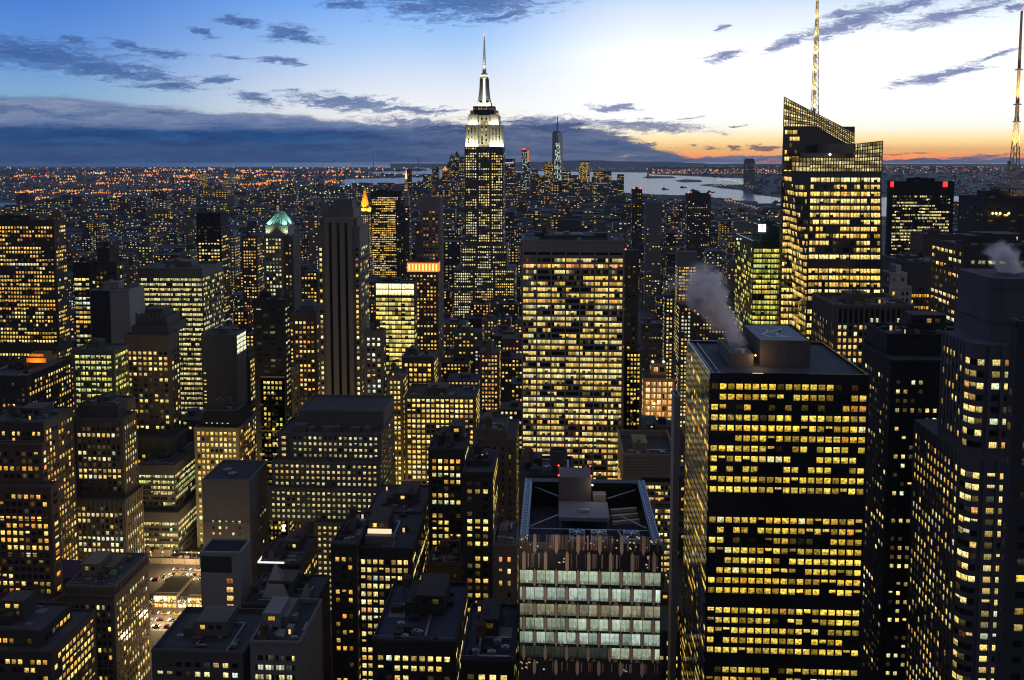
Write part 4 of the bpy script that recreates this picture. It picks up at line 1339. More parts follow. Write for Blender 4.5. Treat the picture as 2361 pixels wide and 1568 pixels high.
b = building('gold_pyramid_tower', 'tower topped by a tall gold floodlit pyramid', 1950, [(822, 855, 481, 4, 30, dict(st=None, rim=.2)), (826, 850, 492, 0, 36)], (0.2, 0.15, 0.08),
             S(bay=4.5, fh=4.2, wf=.6, hf=.55, lit=.75, pal=GOLD, top=3, rv=.2, dark=0), clutter=0)
X0, X1, Y0, Y1, Z, _ = b.T[0]
za = P(838, 430, 1968).z
c_ = (X0 + X1) / 2, (Y0 + Y1) / 2
r0 = (X1 - X0) / 2 * .74
ang = [pi / 8 + k * pi / 4 for k in range(8)]
oc = lambda r: [(c_[0] + r * cos(a), c_[1] + r * sin(a)) for a in ang]
zk = lambda f_: Z + (za - Z) * f_
mb = MB().prism(oc(r0), Z - .2, zk(.35), top=oc(r0 * .62)).prism(oc(r0 * .62), zk(.35), zk(.72), top=oc(r0 * .26)).prism(oc(r0 * .3), zk(.72), zk(.8), top=oc(r0 * .28)).prism(oc(r0 * .24), zk(.8), zk(1), top=oc(.3))
addpart(b, 'gold_pyramid', mb, M_WALL, (0.75, 0.42, 0.06))
for sx in (-1, 1):
    addpart(b, 'corner_turret', MB().cyl(X0 + 2 if sx < 0 else X1 - 2, Y0 + 2, Z - .3, Z + 6, 1.8, .4, 8), M_WALL, (0.7, 0.42, 0.08))
GO = (1, .55, .08)
for (qx, qy) in ((X0 - 2, Y0 - 9), ((X0 + X1) / 2, Y0 - 11), (X1 + 2, Y0 - 9)):
    lamp('floodlight', (qx, qy, Z - 8), b.root, 130000, GO, 'SPOT', aim=(c_[0], c_[1], Z + 16), angle=radians(70))
mb = MB()
for k in range(7):
    mb.gem((X0 + (X1 - X0) * k / 6, Y0 - 1.2, Z + random.uniform(-1, 2)), 1.5, (2.6, 1.3, .2, 1))
mb.build('cornice_lamp', M_LAMP, b.root)

building('yellow_lit_tower', 'broad dark tower filled with yellow office floors behind the gold pyramid', 1750, [(855, 925, 441, 0, ('s', 929))], (0.03, 0.028, 0.03),
         S(bay=3.8, fh=4.4, wf=.85, hf=.5, lit=.85, pal=[(4, (1, .66, .14)), (3, (1, .8, .3)), (1, (.95, .5, .1))], top=11, rv=.2, coh=.6, dark=0), clutter=2)
b = building('clock_tower', 'thin pale tower with a lit pointed lantern left of the floodlit skyscraper', 2050, [(931, 940, 437, 4, 14, dict(st=None, rim=.1)), (928, 942, 450, 0, 22)], (0.2, 0.18, 0.15), S(bay=4, fh=4.2, wf=.4, hf=.4, lit=.3, pal=GOLD, dark=0), clutter=0)
X0, X1, Y0, Y1, Z, _ = b.T[0]
c_ = ((X0 + X1) / 2, (Y0 + Y1) / 2)
addpart(b, 'spire_roof', MB().cyl(*c_, Z - .2, P(935, 412, 2055).z, (X1 - X0) / 2, 1.8, 4), M_WALL, (0.3, 0.22, 0.12))
mb = MB().cyl(*c_, P(935, 413, 2055).z, P(935, 401, 2055).z, 2.6, 2.0, 8, 0, (1.5, 1.0, .3, 1)).cyl(*c_, P(935, 401, 2055).z, P(935, 391, 2055).z, 1.6, .2, 8, 0, (1.4, 1.1, .7, 1))
mb.build('lit_lantern', M_LAMP, b.root)
lamp('floodlight', (c_[0], Y0 - 9, Z - 6), b.root, 26000, (1, .7, .3), 'SPOT', aim=(c_[0], c_[1], Z + 14), angle=radians(70))
building('slim_dark_tower', 'slim black apartment tower behind the yellow lit tower', 1500, [(912, 931, 462, 0, 24)], (0.03, 0.03, 0.035), S(bay=4, fh=4, wf=.5, hf=.5, lit=.16, pal=MIX, dark=0), clutter=1)
building('slim_dark_tower', 'slim charcoal apartment tower with a lit edge, left of the pale gridded tower', 1300, [(931, 943, 476, 0, 20)], (0.05, 0.05, 0.055), S(bay=4, fh=3.8, wf=.5, hf=.5, lit=.3, pal=MIX, dark=0), clutter=1)
building('pale_grid_tower', 'pale grey gridded tower with a few orange windows left of the floodlit skyscraper', 1000, [(969, 1015, 455, 0, 24)], (0.17, 0.155, 0.16), S(bay=3.4, fh=3.8, wf=.6, hf=.5, lit=.24, pal=ORG, top=15, rv=.2, band=.3, pier=.5, dark=1, gain=.8, mx=2.5), clutter=1)
building('dark_annex_tower', 'dark narrow tower joined to the left flank of the pale gridded tower', 990, [(957, 969, 520, 0, 22)], (0.06, 0.06, 0.066), S(bay=3.4, fh=3.8, wf=.6, hf=.5, lit=.15, pal=ORG, dark=.2), clutter=0)
b = building('orange_crown_tower', 'dark tower ringed at the top by a bright orange lit colonnade', 850, [(940, 1010, 604, 0, ('s', 1016), dict(rim=1))], (0.07, 0.055, 0.045),
             S(bay=3.4, fh=3.8, wf=.55, hf=.5, lit=.55, pal=ORG + GOLD, top=12, rv=.3, dark=.3, slit=.05), clutter=1)
X0, X1, Y0, Y1, Z, _ = b.T[0]
mb = MB().box(X0 - .6, X1 + .6, Y0 - .6, Y0 - .05, Z - 9.6, Z - .8, 0, (1.35, .33, .03, 1))
mb.box(X1 + .05, X1 + .6, Y0 - .05, Y0 + 10, Z - 9.6, Z - .8, 0, (1.35, .33, .03, 1))
ring = mb.build('lit_colonnade', M_LAMP, b.root)
mb = MB()
for k in range(9):
    x = X0 + 1.6 + k * (X1 - X0 - 3.2) / 8
    mb.box(x - .7, x + .7, Y0 - .9, Y0 - .62, Z - 8.4, Z - 2.2, 0, (1.8, 1.25, .4, 1))
mb.build('lit_arch_window', M_LAMP, ring)
b = building('bright_glass_block', 'glass block with two blazing white floors on top and yellow floors below', 700, [(865, 956, 650, 0, ('s', 962))], (0.05, 0.05, 0.05),
             S(bay=10.4, fh=3.75, wf=.96, hf=.68, lit=.97, pal=[(4, (1.05, .9, .38)), (3, (.95, .95, .5)), (1, (1, .7, .2))], top=12.5, rv=.03, sub=4, mull=2, mx=.3, gain=1.0, dark=1, slit=.25, rows=17), clutter=1, roofcol=(.12, .13, .14))
X0, X1, Y0, Y1, Z, _ = b.T[0]
for k in range(2):
    for i in range(3):
        w = (X1 - X0 - .8) / 3
        xa_, zt2 = X0 + .4 + i * w, Z - 1.6 - k * 4.9
        b.wins.append(([Vector((xa_ + .2, Y0 - .1, zt2 - 4.2)), Vector((xa_ + w - .2, Y0 - .1, zt2 - 4.2)), Vector((xa_ + w - .2, Y0 - .1, zt2)), Vector((xa_ + .2, Y0 - .1, zt2))], (1.9, 1.7, .95, random.random()), [(0, 0), (4, 0), (4, 1), (0, 1)], Vector((0, -1, 0))))

# ---- left, far
building('tall_brown_tower', 'tall brown tower dotted with pairs of yellow windows at the left edge', 740, [(-70, 124, 507, 0, ('s', 152)), (-90, 128, 800, -6, ('s', 168))], (0.05, 0.038, 0.032),
         S(bay=2.7, fh=3.55, wf=.68, hf=.56, lit=.58, pal=YEL, top=5, rv=.35, coh=.5, dark=.2, slit=.4), clutter=3, roofcol=(.03, .03, .035))
b = BLD[-1]
building('black_band_tower', 'black tower with broken bright floor bands beside the tall brown tower', 700, [(168, 206, 606, 0, 18)], (.02, .02, .022), S(bay=5.5, fh=3.9, wf=.92, hf=.55, lit=.6, pal=GOLD + COOL, top=8, rv=.45, sub=2, coh=.6, dark=.2, mx=.4), clutter=1)
building('peaked_dark_tower', 'dark tower stepping up to a blunt peak, yellow windows near its top', 660, [(224, 252, 572, 4, 14, dict(st=None)), (206, 268, 604, 0, 20)], (.035, .03, .028), S(bay=3.2, fh=3.7, wf=.6, hf=.55, lit=.42, pal=YEL + GRN, top=3, rv=.4, dark=.2), clutter=1)
building('grey_slab', 'dark grey slab with a windowless pale west wall', 640, [(207, 297, 668, 0, ('s', 333))], (0.17, 0.165, 0.17), S(bay=5, fh=3.7, wf=.6, hf=.45, lit=.25, pal=PALE, top=52, rv=.3, side=0, dark=.5), clutter=1)
b = BLD[-1]
X0, X1, Y0, Y1, Z, _ = b.T[0]
addpart(b, 'dark_glass_front', MB().box(X0 + .5, X0 + 15, Y0 - .5, Y0 + .1, 0, Z - .6), M_DGLASS, (.03, .032, .035))
mb = MB()
for k in range(2):
    for j in range(3):
        mb.box(X1 - .02, X1 + .06, Y0 + 6 + j * 5, Y0 + 7.1 + j * 5, Z - 34 - k * 8, Z - 31.5 - k * 8)
addpart(b, 'small_openings', mb, M_WALL, (.01, .01, .01)).name = 'wall_slit'
building('banded_office_slab', 'broad office slab with unbroken pale yellow floor bands and a grey side wall', 700, [(318, 466, 618, 0, ('s', 514), dict(rim=1.5))], (.1, .095, .09),
         S(bay=9.4, fh=4.1, wf=.95, hf=.5, lit=.93, pal=[(4, (.95, .85, .32)), (3, (.85, .85, .45)), (1, (1, .7, .25))], top=7.5, rv=.08, sub=5, mull=1, mx=.4, band=.3, gain=.85, dark=1, slit=.42), clutter=3)
building('art_deco_tower', 'stepped stone tower with a crenellated dark crown and paired yellow windows', 590,
         [(312, 384, 730, 8, 22, dict(st=None)), (302, 388, 752, 4, 30, dict(lit=.08)), (286, 391, 772, 0, ('s', 413)), (272, 400, 1010, -10, ('s', 432))], (.075, .066, .062),
         S(bay=3.7, fh=3.75, wf=.62, hf=.56, lit=.55, pal=GOLD + PALE, top=11, rv=.4, coh=.4, pier=.35, dark=.7, slit=.5), clutter=1)
b = BLD[-1]
X0, X1, Y0, Y1, Z, _ = b.T[0]
mb = MB()
for k in range(8):
    x = X0 + 1 + k * (X1 - X0 - 2) / 7
    mb.box(x - .7, x + .7, Y0 - .3, Y0 + .9, Z - 6, Z + 2.2)
mb.box(X0 + 5, X1 - 4, Y0 + 4, Y1 - 3, Z - 1, Z + 5)
addpart(b, 'crown_pinnacle', mb, M_WALL, (.09, .082, .08))
building('dark_crown_tower', 'black topped tower with a patch of yellow floors in the left distance', 1000, [(452, 508, 491, 0, 24)], (.018, .018, .02), S(bay=3.6, fh=3.8, wf=.66, hf=.5, lit=.5, pal=YEL + PALE, top=15, rv=.4, coh=.55, dark=0), clutter=0)
building('dull_stone_tower', 'dull tower with an orange lit top floor, in the left distance', 1100, [(557, 592, 545, 0, 22)], (.06, .055, .05), S(bay=3.6, fh=3.9, wf=.6, hf=.5, lit=.6, pal=ORG + GOLD, top=2, rv=.3, dark=0), clutter=1)
building('long_lit_block', 'low block with one bright yellow cornice floor left of the striped tower', 900, [(677, 733, 626, 0, 20)], (.06, .058, .055), S(bay=3.3, fh=3.9, wf=.62, hf=.5, lit=.55, pal=GOLD, top=1.2, rv=.5, dark=.2), clutter=2)
b = building('octagon_roof_block', 'brown block under a dark octagonal roof left of the striped tower', 640, [(674, 729, 722, 0, 26)], (.075, .062, .05), S(bay=3.2, fh=3.6, wf=.6, hf=.52, lit=.6, pal=GOLD + ORG, top=5.5, rv=.35, dark=.6), clutter=0)
X0, X1, Y0, Y1, Z, _ = b.T[0]
c_ = ((X0 + X1) / 2, (Y0 + Y1) / 2)
addpart(b, 'octagon_roof', MB().cyl(*c_, Z - 1, Z + 4, 7.5, 7.5, 8).cyl(*c_, Z + 4, Z + 8, 7.2, 3.2, 8), M_WALL, (.1, .105, .11))
building('black_box_tower', 'black windowless box tower with a white striped side wall', 560, [(583, 655, 691, 0, ('s', 668), dict(slit=.75))], (.02, .02, .02), S(bay=4.6, fh=3.7, wf=.75, hf=.42, lit=.06, pal=PALE, top=5, rv=.05, dark=.3, gain=.6), clutter=2)
building('plain_dark_slab', 'plain dark grey slab with one thin column of lit slots', 630, [(463, 544, 771, 0, ('s', 568), dict(slit=0))], (.09, .087, .085), None, clutter=1)
b = BLD[-1]
X0, X1, Y0, Y1, Z, _ = b.T[0]
for k in range(16):
    z_ = Z - 24 - k * 2.75
    if random.random() < .75:
        b.wins.append(([Vector((X0 + 1.3, Y0 - .06, z_)), Vector((X0 + 3.2, Y0 - .06, z_)), Vector((X0 + 3.2, Y0 - .06, z_ + .8)), Vector((X0 + 1.3, Y0 - .06, z_ + .8))], (.8, .75, .35, random.random()), [(0, 0), (1, 0), (1, 1), (0, 1)], Vector((0, -1, 0))))
sc_ = MB()
xs_ = X1 + .12
for j in range(3):
    for k in range(4):
        y_ = Y0 + 1.5 + j * (Y1 - Y0 - 2) / 3
        z_ = Z - 15 + k * 3.6
        sc_.face(((xs_, y_, z_), (xs_, y_ + (Y1 - Y0 - 3) / 3 * .9, z_), (xs_, y_ + (Y1 - Y0 - 3) / 3 * .9, z_ + 3), (xs_, y_, z_ + 3)), 0, (1.1, 1.25, 1.0, random.random()), [(0, 0), (2, 0), (2, 1), (0, 1)])
sc_.build('lit_lobby_glass', M_WIN, b.root)
building('yellow_glass_wing', 'glass wing with blazing yellow floors behind the plain dark slab', 650, [(540, 575, 822, 2, ('s', 605), dict(slit=.8)), (536, 580, 935, 0, ('s', 612), dict(slit=.8))], (.05, .048, .03), S(bay=4, fh=3.6, wf=.85, hf=.6, lit=.75, pal=GOLD + [(3, (1, .9, .3))], top=3, rv=.2, sub=2, dark=.6), clutter=1)
building('yellow_washed_block', 'narrow block washed in yellow street light with a blank grey side', 560, [(600, 656, 866, 0, ('s', 690), dict(slit=.02))], (.2, .165, .12), S(bay=2.7, fh=3.5, wf=.6, hf=.55, lit=.62, pal=GOLD + GRN, top=3, rv=.4, dark=.7), clutter=1)
building('mansard_block', 'block with a dark mansard roof over rows of bright yellow windows', 570, [(468, 545, 945, 6, 16, dict(st=None, rim=.3)), (447, 550, 985, 0, ('s', 588))], (.1, .09, .075), S(bay=3, fh=3.9, wf=.62, hf=.6, lit=.85, pal=GOLD, top=2.5, rv=.15, dark=1, slit=.5), clutter=1, roofcol=(.02, .02, .022))
b = BLD[-1]
X0, X1, Y0, Y1, Z, _ = b.T[1]
zt0 = b.T[0][4]
mb = MB().prism([(X0 + .7, Y0 + .7), (X1 - .7, Y0 + .7), (X1 - .7, Y1 - .7), (X0 + .7, Y1 - .7)], Z - .9, zt0 - .4, top=[(X0 + 6, Y0 + 5.5), (X1 - 3, Y0 + 5.5), (X1 - 3, Y1 - 5), (X0 + 6, Y1 - 5)])
addpart(b, 'mansard_roof', mb, M_ROOF, (.018, .018, .02))
mb = MB()
for k in range(5):
    x = X0 + 8 + k * 3.6
    mb.box(x - .5, x + .5, Y0 + 2.0, Y0 + 2.4, Z + 1.2, Z + 2.3, 0, (1.2, 1.1, .6, 1))
mb.build('dormer_light', M_LAMP, b.root)
# ---- left, near
building('pier_crowned_tower', 'grey stone tower with tall piers at its crown and cool lit floors low down', 505,
         [(178, 272, 934, 6, 22), (170, 282, 966, 0, ('s', 315)), (160, 288, 1150, -5, ('s', 330))], (.06, .056, .054), S(bay=2.9, fh=3.65, wf=.62, hf=.6, lit=.46, pal=PALE + COOL + GOLD, top=4.5, rv=.5, coh=.55, pier=.4, dark=.8, slit=.5), clutter=2)
building('dark_side_block', 'black block whose long side wall carries slanting rows of yellow windows', 560, [(-60, 62, 866, 0, ('s', 166), dict(lit=.1, slit=.55))], (.028, .024, .024), S(bay=3.2, fh=3.6, wf=.5, hf=.55, lit=.3, pal=YEL, top=4, rv=.3, dark=.4), clutter=3)
building('brown_side_block', 'brown block with yellow side windows half hidden behind the dark brown tower', 470, [(-40, 100, 972, 0, ('s', 170), dict(slit=.6))], (.05, .042, .04), S(bay=3, fh=3.7, wf=.55, hf=.58, lit=.35, pal=YEL + GOLD, top=5, rv=.25, dark=.5), clutter=2)
building('red_brick_tower', 'reddish brown brick tower with large yellow window pairs at the lower left', 400,
         [(-60, 96, 1022, 6, ('s', 108)), (-70, 116, 1120, 0, ('s', 136)), (-80, 122, 1385, -6, ('s', 150))], (.085, .05, .038), S(bay=3.1, fh=3.6, wf=.64, hf=.56, lit=.42, pal=YEL + ORG + PALE, top=3.5, rv=.35, coh=.45, dark=.9, slit=.45), clutter=3)
building('corner_cornice_block', 'tan stone block with a heavy dark cornice above the bright avenue', 395, [(150, 262, 1350, 0, ('s', 343))], (.12, .098, .075), S(bay=2.6, fh=3.55, wf=.52, hf=.58, lit=.36, pal=PALE + GOLD, top=9, rv=.4, dark=1, slit=.42), clutter=3)
b = BLD[-1]
X0, X1, Y0, Y1, Z, _ = b.T[0]
mb = MB().box(X0 - .9, X1 + .9, Y0 - .9, Y0, Z - 5.2, Z - 4.2).box(X1, X1 + .9, Y0, Y1, Z - 5.2, Z - 4.2)
for k in range(14):
    x = X0 + .5 + k * (X1 - X0 - 1) / 13
    mb.box(x - .5, x + .5, Y0 - .55, Y0, Z - 4.2, Z - 1.2)
for k in range(16):
    y_ = Y0 + .8 + k * (Y1 - Y0 - 1.6) / 15
    mb.box(X1, X1 + .5, y_ - .6, y_ + .6, Z - 4.2, Z - 1.2)
addpart(b, 'cornice', mb, M_WALL, (.15, .125, .1))
building('low_terrace_block', 'low stepped block with glowing orange terraces at the bottom left corner', 350, [(-60, 96, 1452, 0, ('s', 168), dict(slit=.75)), (-70, 118, 1500, -5, ('s', 222), dict(slit=.75))], (.045, .038, .036), S(bay=2.8, fh=3.6, wf=.7, hf=.55, lit=.55, pal=YEL + ORG, top=3, rv=.25, dark=.6), clutter=2)
building('glass_terrace_block', 'stepped glass office block with pale floor strips beside the pier crowned tower', 560, [(318, 402, 1071, 0, ('s', 470)), (316, 410, 1180, -5, ('s', 486))], (.04, .04, .042), S(bay=5, fh=3.7, wf=.94, hf=.55, lit=.55, pal=PALE + GRN, top=6.5, rv=.5, sub=3, coh=.75, dark=1, slit=.6, gain=.85, mx=.4), clutter=2)
building('blank_grey_block', 'blank grey block with a small patch of pale windows and roof fans', 480, [(465, 574, 1106, 0, ('s', 618), dict(slit=.06))], (.125, .12, .122), S(bay=3.2, fh=3.5, wf=.36, hf=.42, lit=.7, pal=PALE, top=23, rv=.2, dark=.6, mx=6), clutter=0, roofcol=(.05, .055, .075))
b = BLD[-1]
X0, X1, Y0, Y1, Z, _ = b.T[0]
mb = MB()
for k in range(2):
    mb.cyl(X0 + 9 + k * 5, Y0 + 16 - k * 6, Z - 1, Z + .4, 2.6, n=18)
addpart(b, 'roof_fan', mb, M_METAL, (.2, .21, .25))
building('white_narrow_block', 'narrow off-white block with one column of big orange windows', 400, [(461, 553, 1272, 0, ('s', 578))], (.2, .195, .2), None, clutter=0, roofcol=(.02, .02, .024))
b = BLD[-1]
X0, X1, Y0, Y1, Z, _ = b.T[0]
xa_, xb_ = P(524, 1400, 400).x, P(539, 1400, 400).x
for k in range(7):
    zt2 = P(500, 1333 + k * 20.0, 400).z
    c = (1.05, .62, .22) if k else (.3, .12, .03)
    b.wins.append(([Vector((xa_, Y0 - .08, zt2 - 2.5)), Vector((xb_, Y0 - .08, zt2 - 2.5)), Vector((xb_, Y0 - .08, zt2)), Vector((xa_, Y0 - .08, zt2))], (*c, random.random()), [(0, 0), (2, 0), (2, 1), (0, 1)], Vector((0, -1, 0))))
for k in range(3):
    zt2 = P(500, 1407 + k * 20.0, 400).z
    xc, xd = P(486, 1400, 400).x, P(500, 1400, 400).x
    b.wins.append(([Vector((xc, Y0 - .08, zt2 - 2.3)), Vector((xd, Y0 - .08, zt2 - 2.3)), Vector((xd, Y0 - .08, zt2)), Vector((xc, Y0 - .08, zt2))], (0, 0, 0, .5), [(0, 0), (1, 0), (1, 1), (0, 1)], Vector((0, -1, 0))))
mb = MB().box(X0 + .2, P(534, 1300, 400).x, Y0 - .1, Y0 + .1, P(500, 1320, 400).z, P(500, 1283, 400).z)
addpart(b, 'louvre_panel', mb, M_WALL, (.05, .05, .052))
# ---- centre, near
building('stepped_office_ziggurat', 'broad stepped grey block with dense rows of small pale windows and a big dark penthouse', 500,
         [(687, 884, 946, 12, 34, dict(st=None)), (668, 878, 998, 0, 44, dict(zb=P(650, 1064, 497).z - 1)), (640, 667.5, 996, 4, 30, dict(zb=P(650, 1064, 497).z - 1)), (626, 876, 1063, -3, 48), (618, 875, 1126, -6, 52), (724, 835, 1205, -9, 40)], (.085, .082, .082),
         S(bay=3.0, fh=3.48, wf=.52, hf=.46, lit=.88, pal=[(4, (.85, .82, .5)), (3, (.75, .8, .55)), (1, (1, .65, .25))], top=1.6, rv=.1, dark=.8, gain=.8, slit=.06), clutter=0)
b = BLD[-1]
X0, X1, Y0, Y1, Z, _ = b.T[1]
mb = MB()
for k, (w, h) in enumerate(((9, 4), (4, 2.2), (10, 2.6), (3, 3), (8, 2.4), (5, 2.8))):
    x = X0 + 2 + k * 8.2
    mb.box(x, x + w * .8, Y0 + 2, Y0 + 6, Z - 1, Z + h)
addpart(b, 'plant_unit', mb, M_WALL, (.11, .11, .115))
building('bright_loft_block', 'bright loft block with every window lit yellow and a glowing top floor', 560,
         [(932, 1097, 913, 0, 30)], (.09, .075, .055), S(bay=3.05, fh=3.42, wf=.68, hf=.58, lit=.93, pal=GOLD + [(3, (1.1, .98, .5))], top=1.5, rv=.08, dark=1, gain=1.1), clutter=4, roofcol=(.04, .04, .045))
building('loft_tower', 'lit brick loft tower rising behind the bright loft block', 600, [(926, 1000, 823, 0, 24)], (.08, .066, .05), S(bay=3.0, fh=3.5, wf=.66, hf=.56, lit=.7, pal=GOLD, top=4, rv=.3, dark=.8), clutter=3)
building('loft_wing', 'thin lit wing squeezed between the striped tower and the bright loft block', 575, [(892, 929, 866, 0, 20)], (.12, .1, .07), S(bay=3.0, fh=3.45, wf=.62, hf=.56, lit=.82, pal=GOLD, top=3, rv=.15, dark=.6), clutter=1)
building('dark_brick_block', 'dark brick block with outlined flat roof and lit window pairs', 440, [(987, 1070, 1034, 0, 34)], (.04, .033, .03), S(bay=3.4, fh=3.6, wf=.66, hf=.56, lit=.55, pal=GOLD + PALE, top=5, rv=.45, coh=.5, dark=.7), clutter=2, roofcol=(.05, .055, .07))
building('dark_setback_block', 'dark setback block with pale window pairs left of the bronze tower', 400, [(1077, 1127, 1061, 10, 22), (1066, 1136, 1088, 0, 36)], (.035, .03, .03), S(bay=3.6, fh=3.6, wf=.62, hf=.55, lit=.55, pal=PALE + GOLD, top=4, rv=.4, coh=.5, dark=.6), clutter=1, roofcol=(.06, .065, .085))
building('brown_stone_block', 'brown stone block with dark windows and a cluttered roof left of the slab tower', 480, [(1099, 1168, 992, 0, 30), (1096, 1190, 1010, -2, 36)], (.1, .078, .062), S(bay=4.2, fh=4.4, wf=.3, hf=.5, lit=.06, pal=GOLD, top=4, rv=.05, dark=1), clutter=5)
building('pinnacled_block', 'tan block with a small gable pinnacle and warm windows', 760, [(1120, 1134, 786, 4, 8, dict(st=None)), (1106, 1151, 812, 0, 22)], (.16, .115, .08), S(bay=3, fh=3.6, wf=.6, hf=.52, lit=.75, pal=GOLD + ORG, top=2, rv=.3, dark=.6), clutter=0)
building('tank_block', 'dark low block behind the bronze tower carrying a big round tank', 292, [(1196, 1322, 1092, 0, 18)], (.03, .03, .033), None, clutter=2)
b = BLD[-1]
X0, X1, Y0, Y1, Z, _ = b.T[0]
t_x, t_r = P(1288, 1060, 300).x, 2.95
zt2 = P(1288, 1036, 300).z
mb = MB().cyl(t_x, 300, Z - 1, zt2, t_r, n=28)
mb.f.pop(), mb.mi.pop(), mb.c.pop(), mb.uv.pop()
ang = [2 * pi * k / 28 for k in range(28)]
for k in range(28):
    a0, a1 = ang[k], ang[(k + 1) % 28]
    p0, p1 = (t_x + t_r * cos(a0), 300 + t_r * sin(a0)), (t_x + t_r * cos(a1), 300 + t_r * sin(a1))
    q0, q1 = (t_x + .9 * t_r * cos(a0), 300 + .9 * t_r * sin(a0)), (t_x + .9 * t_r * cos(a1), 300 + .9 * t_r * sin(a1))
    mb.face(((*p0, zt2), (*p1, zt2), (*q1, zt2), (*q0, zt2)))
    mb.face(((*q0, zt2), (*q1, zt2), (*q1, zt2 - 1.2), (*q0, zt2 - 1.2)))
mb.face([(t_x + .9 * t_r * cos(a), 300 + .9 * t_r * sin(a), zt2 - 1.2) for a in ang])
addpart(b, 'round_tank', mb, M_WALL, (.075, .075, .08))
building('beige_block', 'beige block with a dotted blank band over white lit floors', 490, [(1437, 1562, 1047, 0, 44, dict(rim=4))], (.2, .165, .13), S(bay=5.2, fh=3.45, wf=.86, hf=.55, lit=.72, pal=PALE + GOLD, top=17.5, rv=.3, sub=3, coh=.5, dark=1), clutter=5, roofcol=(.05, .053, .065))
b = BLD[-1]
X0, X1, Y0, Y1, Z, _ = b.T[0]
mb = MB()
for j in range(6):
    for k in range(24):
        x = X0 + 1 + (k + (j % 2) * .5) * (X1 - X0 - 2) / 25
        mb.box(x, x + .55, Y0 - .04, Y0 + .02, Z - 3 - j * 1.7, Z - 2.6 - j * 1.7)
mb.box(X0 + 10, X1 - .4, Y0 - .05, Y0 + .02, Z - 16.2, Z - 13.6)
addpart(b, 'vent_band', mb, M_WALL, (.03, .026, .024))
building('thin_grey_pier', 'thin pale grey wall slab in front of the black slab tower', 380, [(1555, 1569, 912, 0, 9)], (.22, .215, .22), None, clutter=0)
building('narrow_lit_block', 'narrow stone block with small lit windows right of the slab tower', 700, [(1441, 1481, 806, 0, 20)], (.12, .1, .085), S(bay=2.4, fh=3.5, wf=.6, hf=.55, lit=.62, pal=GOLD + PALE, top=3, rv=.4, dark=.8), clutter=1)
b = building('shop_block', 'store block glowing warm orange from big windows with two roof floodlights', 850, [(1502, 1537, 838, 2, 16), (1484, 1556, 872, 0, 30)], (.2, .13, .08), S(bay=6.0, fh=6.0, wf=.72, hf=.72, lit=.95, pal=[(3, (1.3, .85, .4)), (2, (1.2, .62, .22)), (1, (1.4, 1.15, .75))], top=3, rv=.05, sub=2, mull=2, dark=1), clutter=0)
mb = MB()
for px in (1505, 1530):
    mb.gem(tuple(P(px, 834, 849)), 1.5, (1.6, 2.4, 2.0, 1))
mb.build('roof_floodlight', M_LAMP, b.root)
building('brown_wide_tower', 'broad dull brown tower half veiled by steam, no lit windows', 900, [(1478, 1532, 746, 0, 26)], (.09, .082, .078), S(bay=3, fh=3.7, wf=.4, hf=.5, lit=.06, pal=GOLD, dark=.5, side=0), clutter=2)
for nm_, tr_ in (('taller dark tower with regular yellow windows left of the steam plume', (1567, 1597, 702, 0, 20)), ('narrow dark tower with mixed windows between slab tower and steam plume', (1533, 1555, 680, 4, 14))):
    building('window_dotted_tower', nm_, 850, [tr_], (.05, .045, .042), S(bay=3, fh=3.7, wf=.6, hf=.55, lit=.78, pal=GOLD + COOL, top=3, rv=.2, dark=.2), clutter=0)
b = building('drum_top_tower', 'brown tower crowned by a round windowless drum behind the steam', 950, [(1596, 1690, 668, 0, 34)], (.085, .07, .062), S(bay=3.4, fh=3.8, wf=.5, hf=.5, lit=.35, pal=GOLD, dark=.3), clutter=0)
X0, X1, Y0, Y1, Z, _ = b.T[0]
q = P(1634, 640, 962)
mb = MB().cyl(q.x, 962, Z - 1, P(1634, 614, 962).z, 10.8, 11.6, 28).cyl(q.x, 962, P(1634, 614, 962).z, P(1634, 613, 962).z, 10.6, 10.4, 28)
addpart(b, 'drum', mb, M_WALL, (.12, .1, .09))
building('grey_top_block', 'block with a plain grey top and yellow floors, above the steam plume', 1150, [(1563, 1608, 581, 0, 24)], (.12, .115, .12), S(bay=4.5, fh=4, wf=.8, hf=.5, lit=.75, pal=GOLD, top=19, rv=.3, sub=2, dark=0), clutter=0)
building('dark_side_tower', 'dark tower with a red roof light right behind the slab tower', 700, [(1441, 1473, 577, 0, 22)], (.055, .05, .05), S(bay=3.2, fh=3.8, wf=.5, hf=.5, lit=.12, pal=ORG, top=8, rv=.1, dark=.3), clutter=0)
b = BLD[-1]
X0, X1, Y0, Y1, Z, _ = b.T[0]
MB().gem((X0 + .5, Y0 - .3, Z + .8), .9, (3, .35, .15, 1)).build('warning_lamp', M_LAMP, b.root)
building('glazed_plant_tower', 'dark block with a tall glazed plant floor just above the slab tower roof', 1000, [(1310, 1338, 508, -2, 14, dict(st=None, zb=P(1310, 528, 998).z)), (1285, 1338, 506, 0, 26)], (.06, .06, .065), S(bay=3.2, fh=4.2, wf=.8, hf=.55, lit=.85, pal=PALE, top=14, rv=.2, dark=0), clutter=0)
building('far_dark_tower', 'slim dark tower with red lights against the harbour water', 1800, [(1458, 1481, 436, 0, 24)], (.035, .035, .042), S(bay=4.4, fh=4.2, wf=.5, hf=.45, lit=.2, pal=YEL, dark=0, top=8), clutter=1)
MB().gem(tuple(P(1462, 434, 1799)), 2.0, (3, .3, .25, 1)).gem(tuple(P(1477, 434, 1799)), 2.0, (3, .3, .25, 1)).build('warning_lamp', M_LAMP, BLD[-1].root)
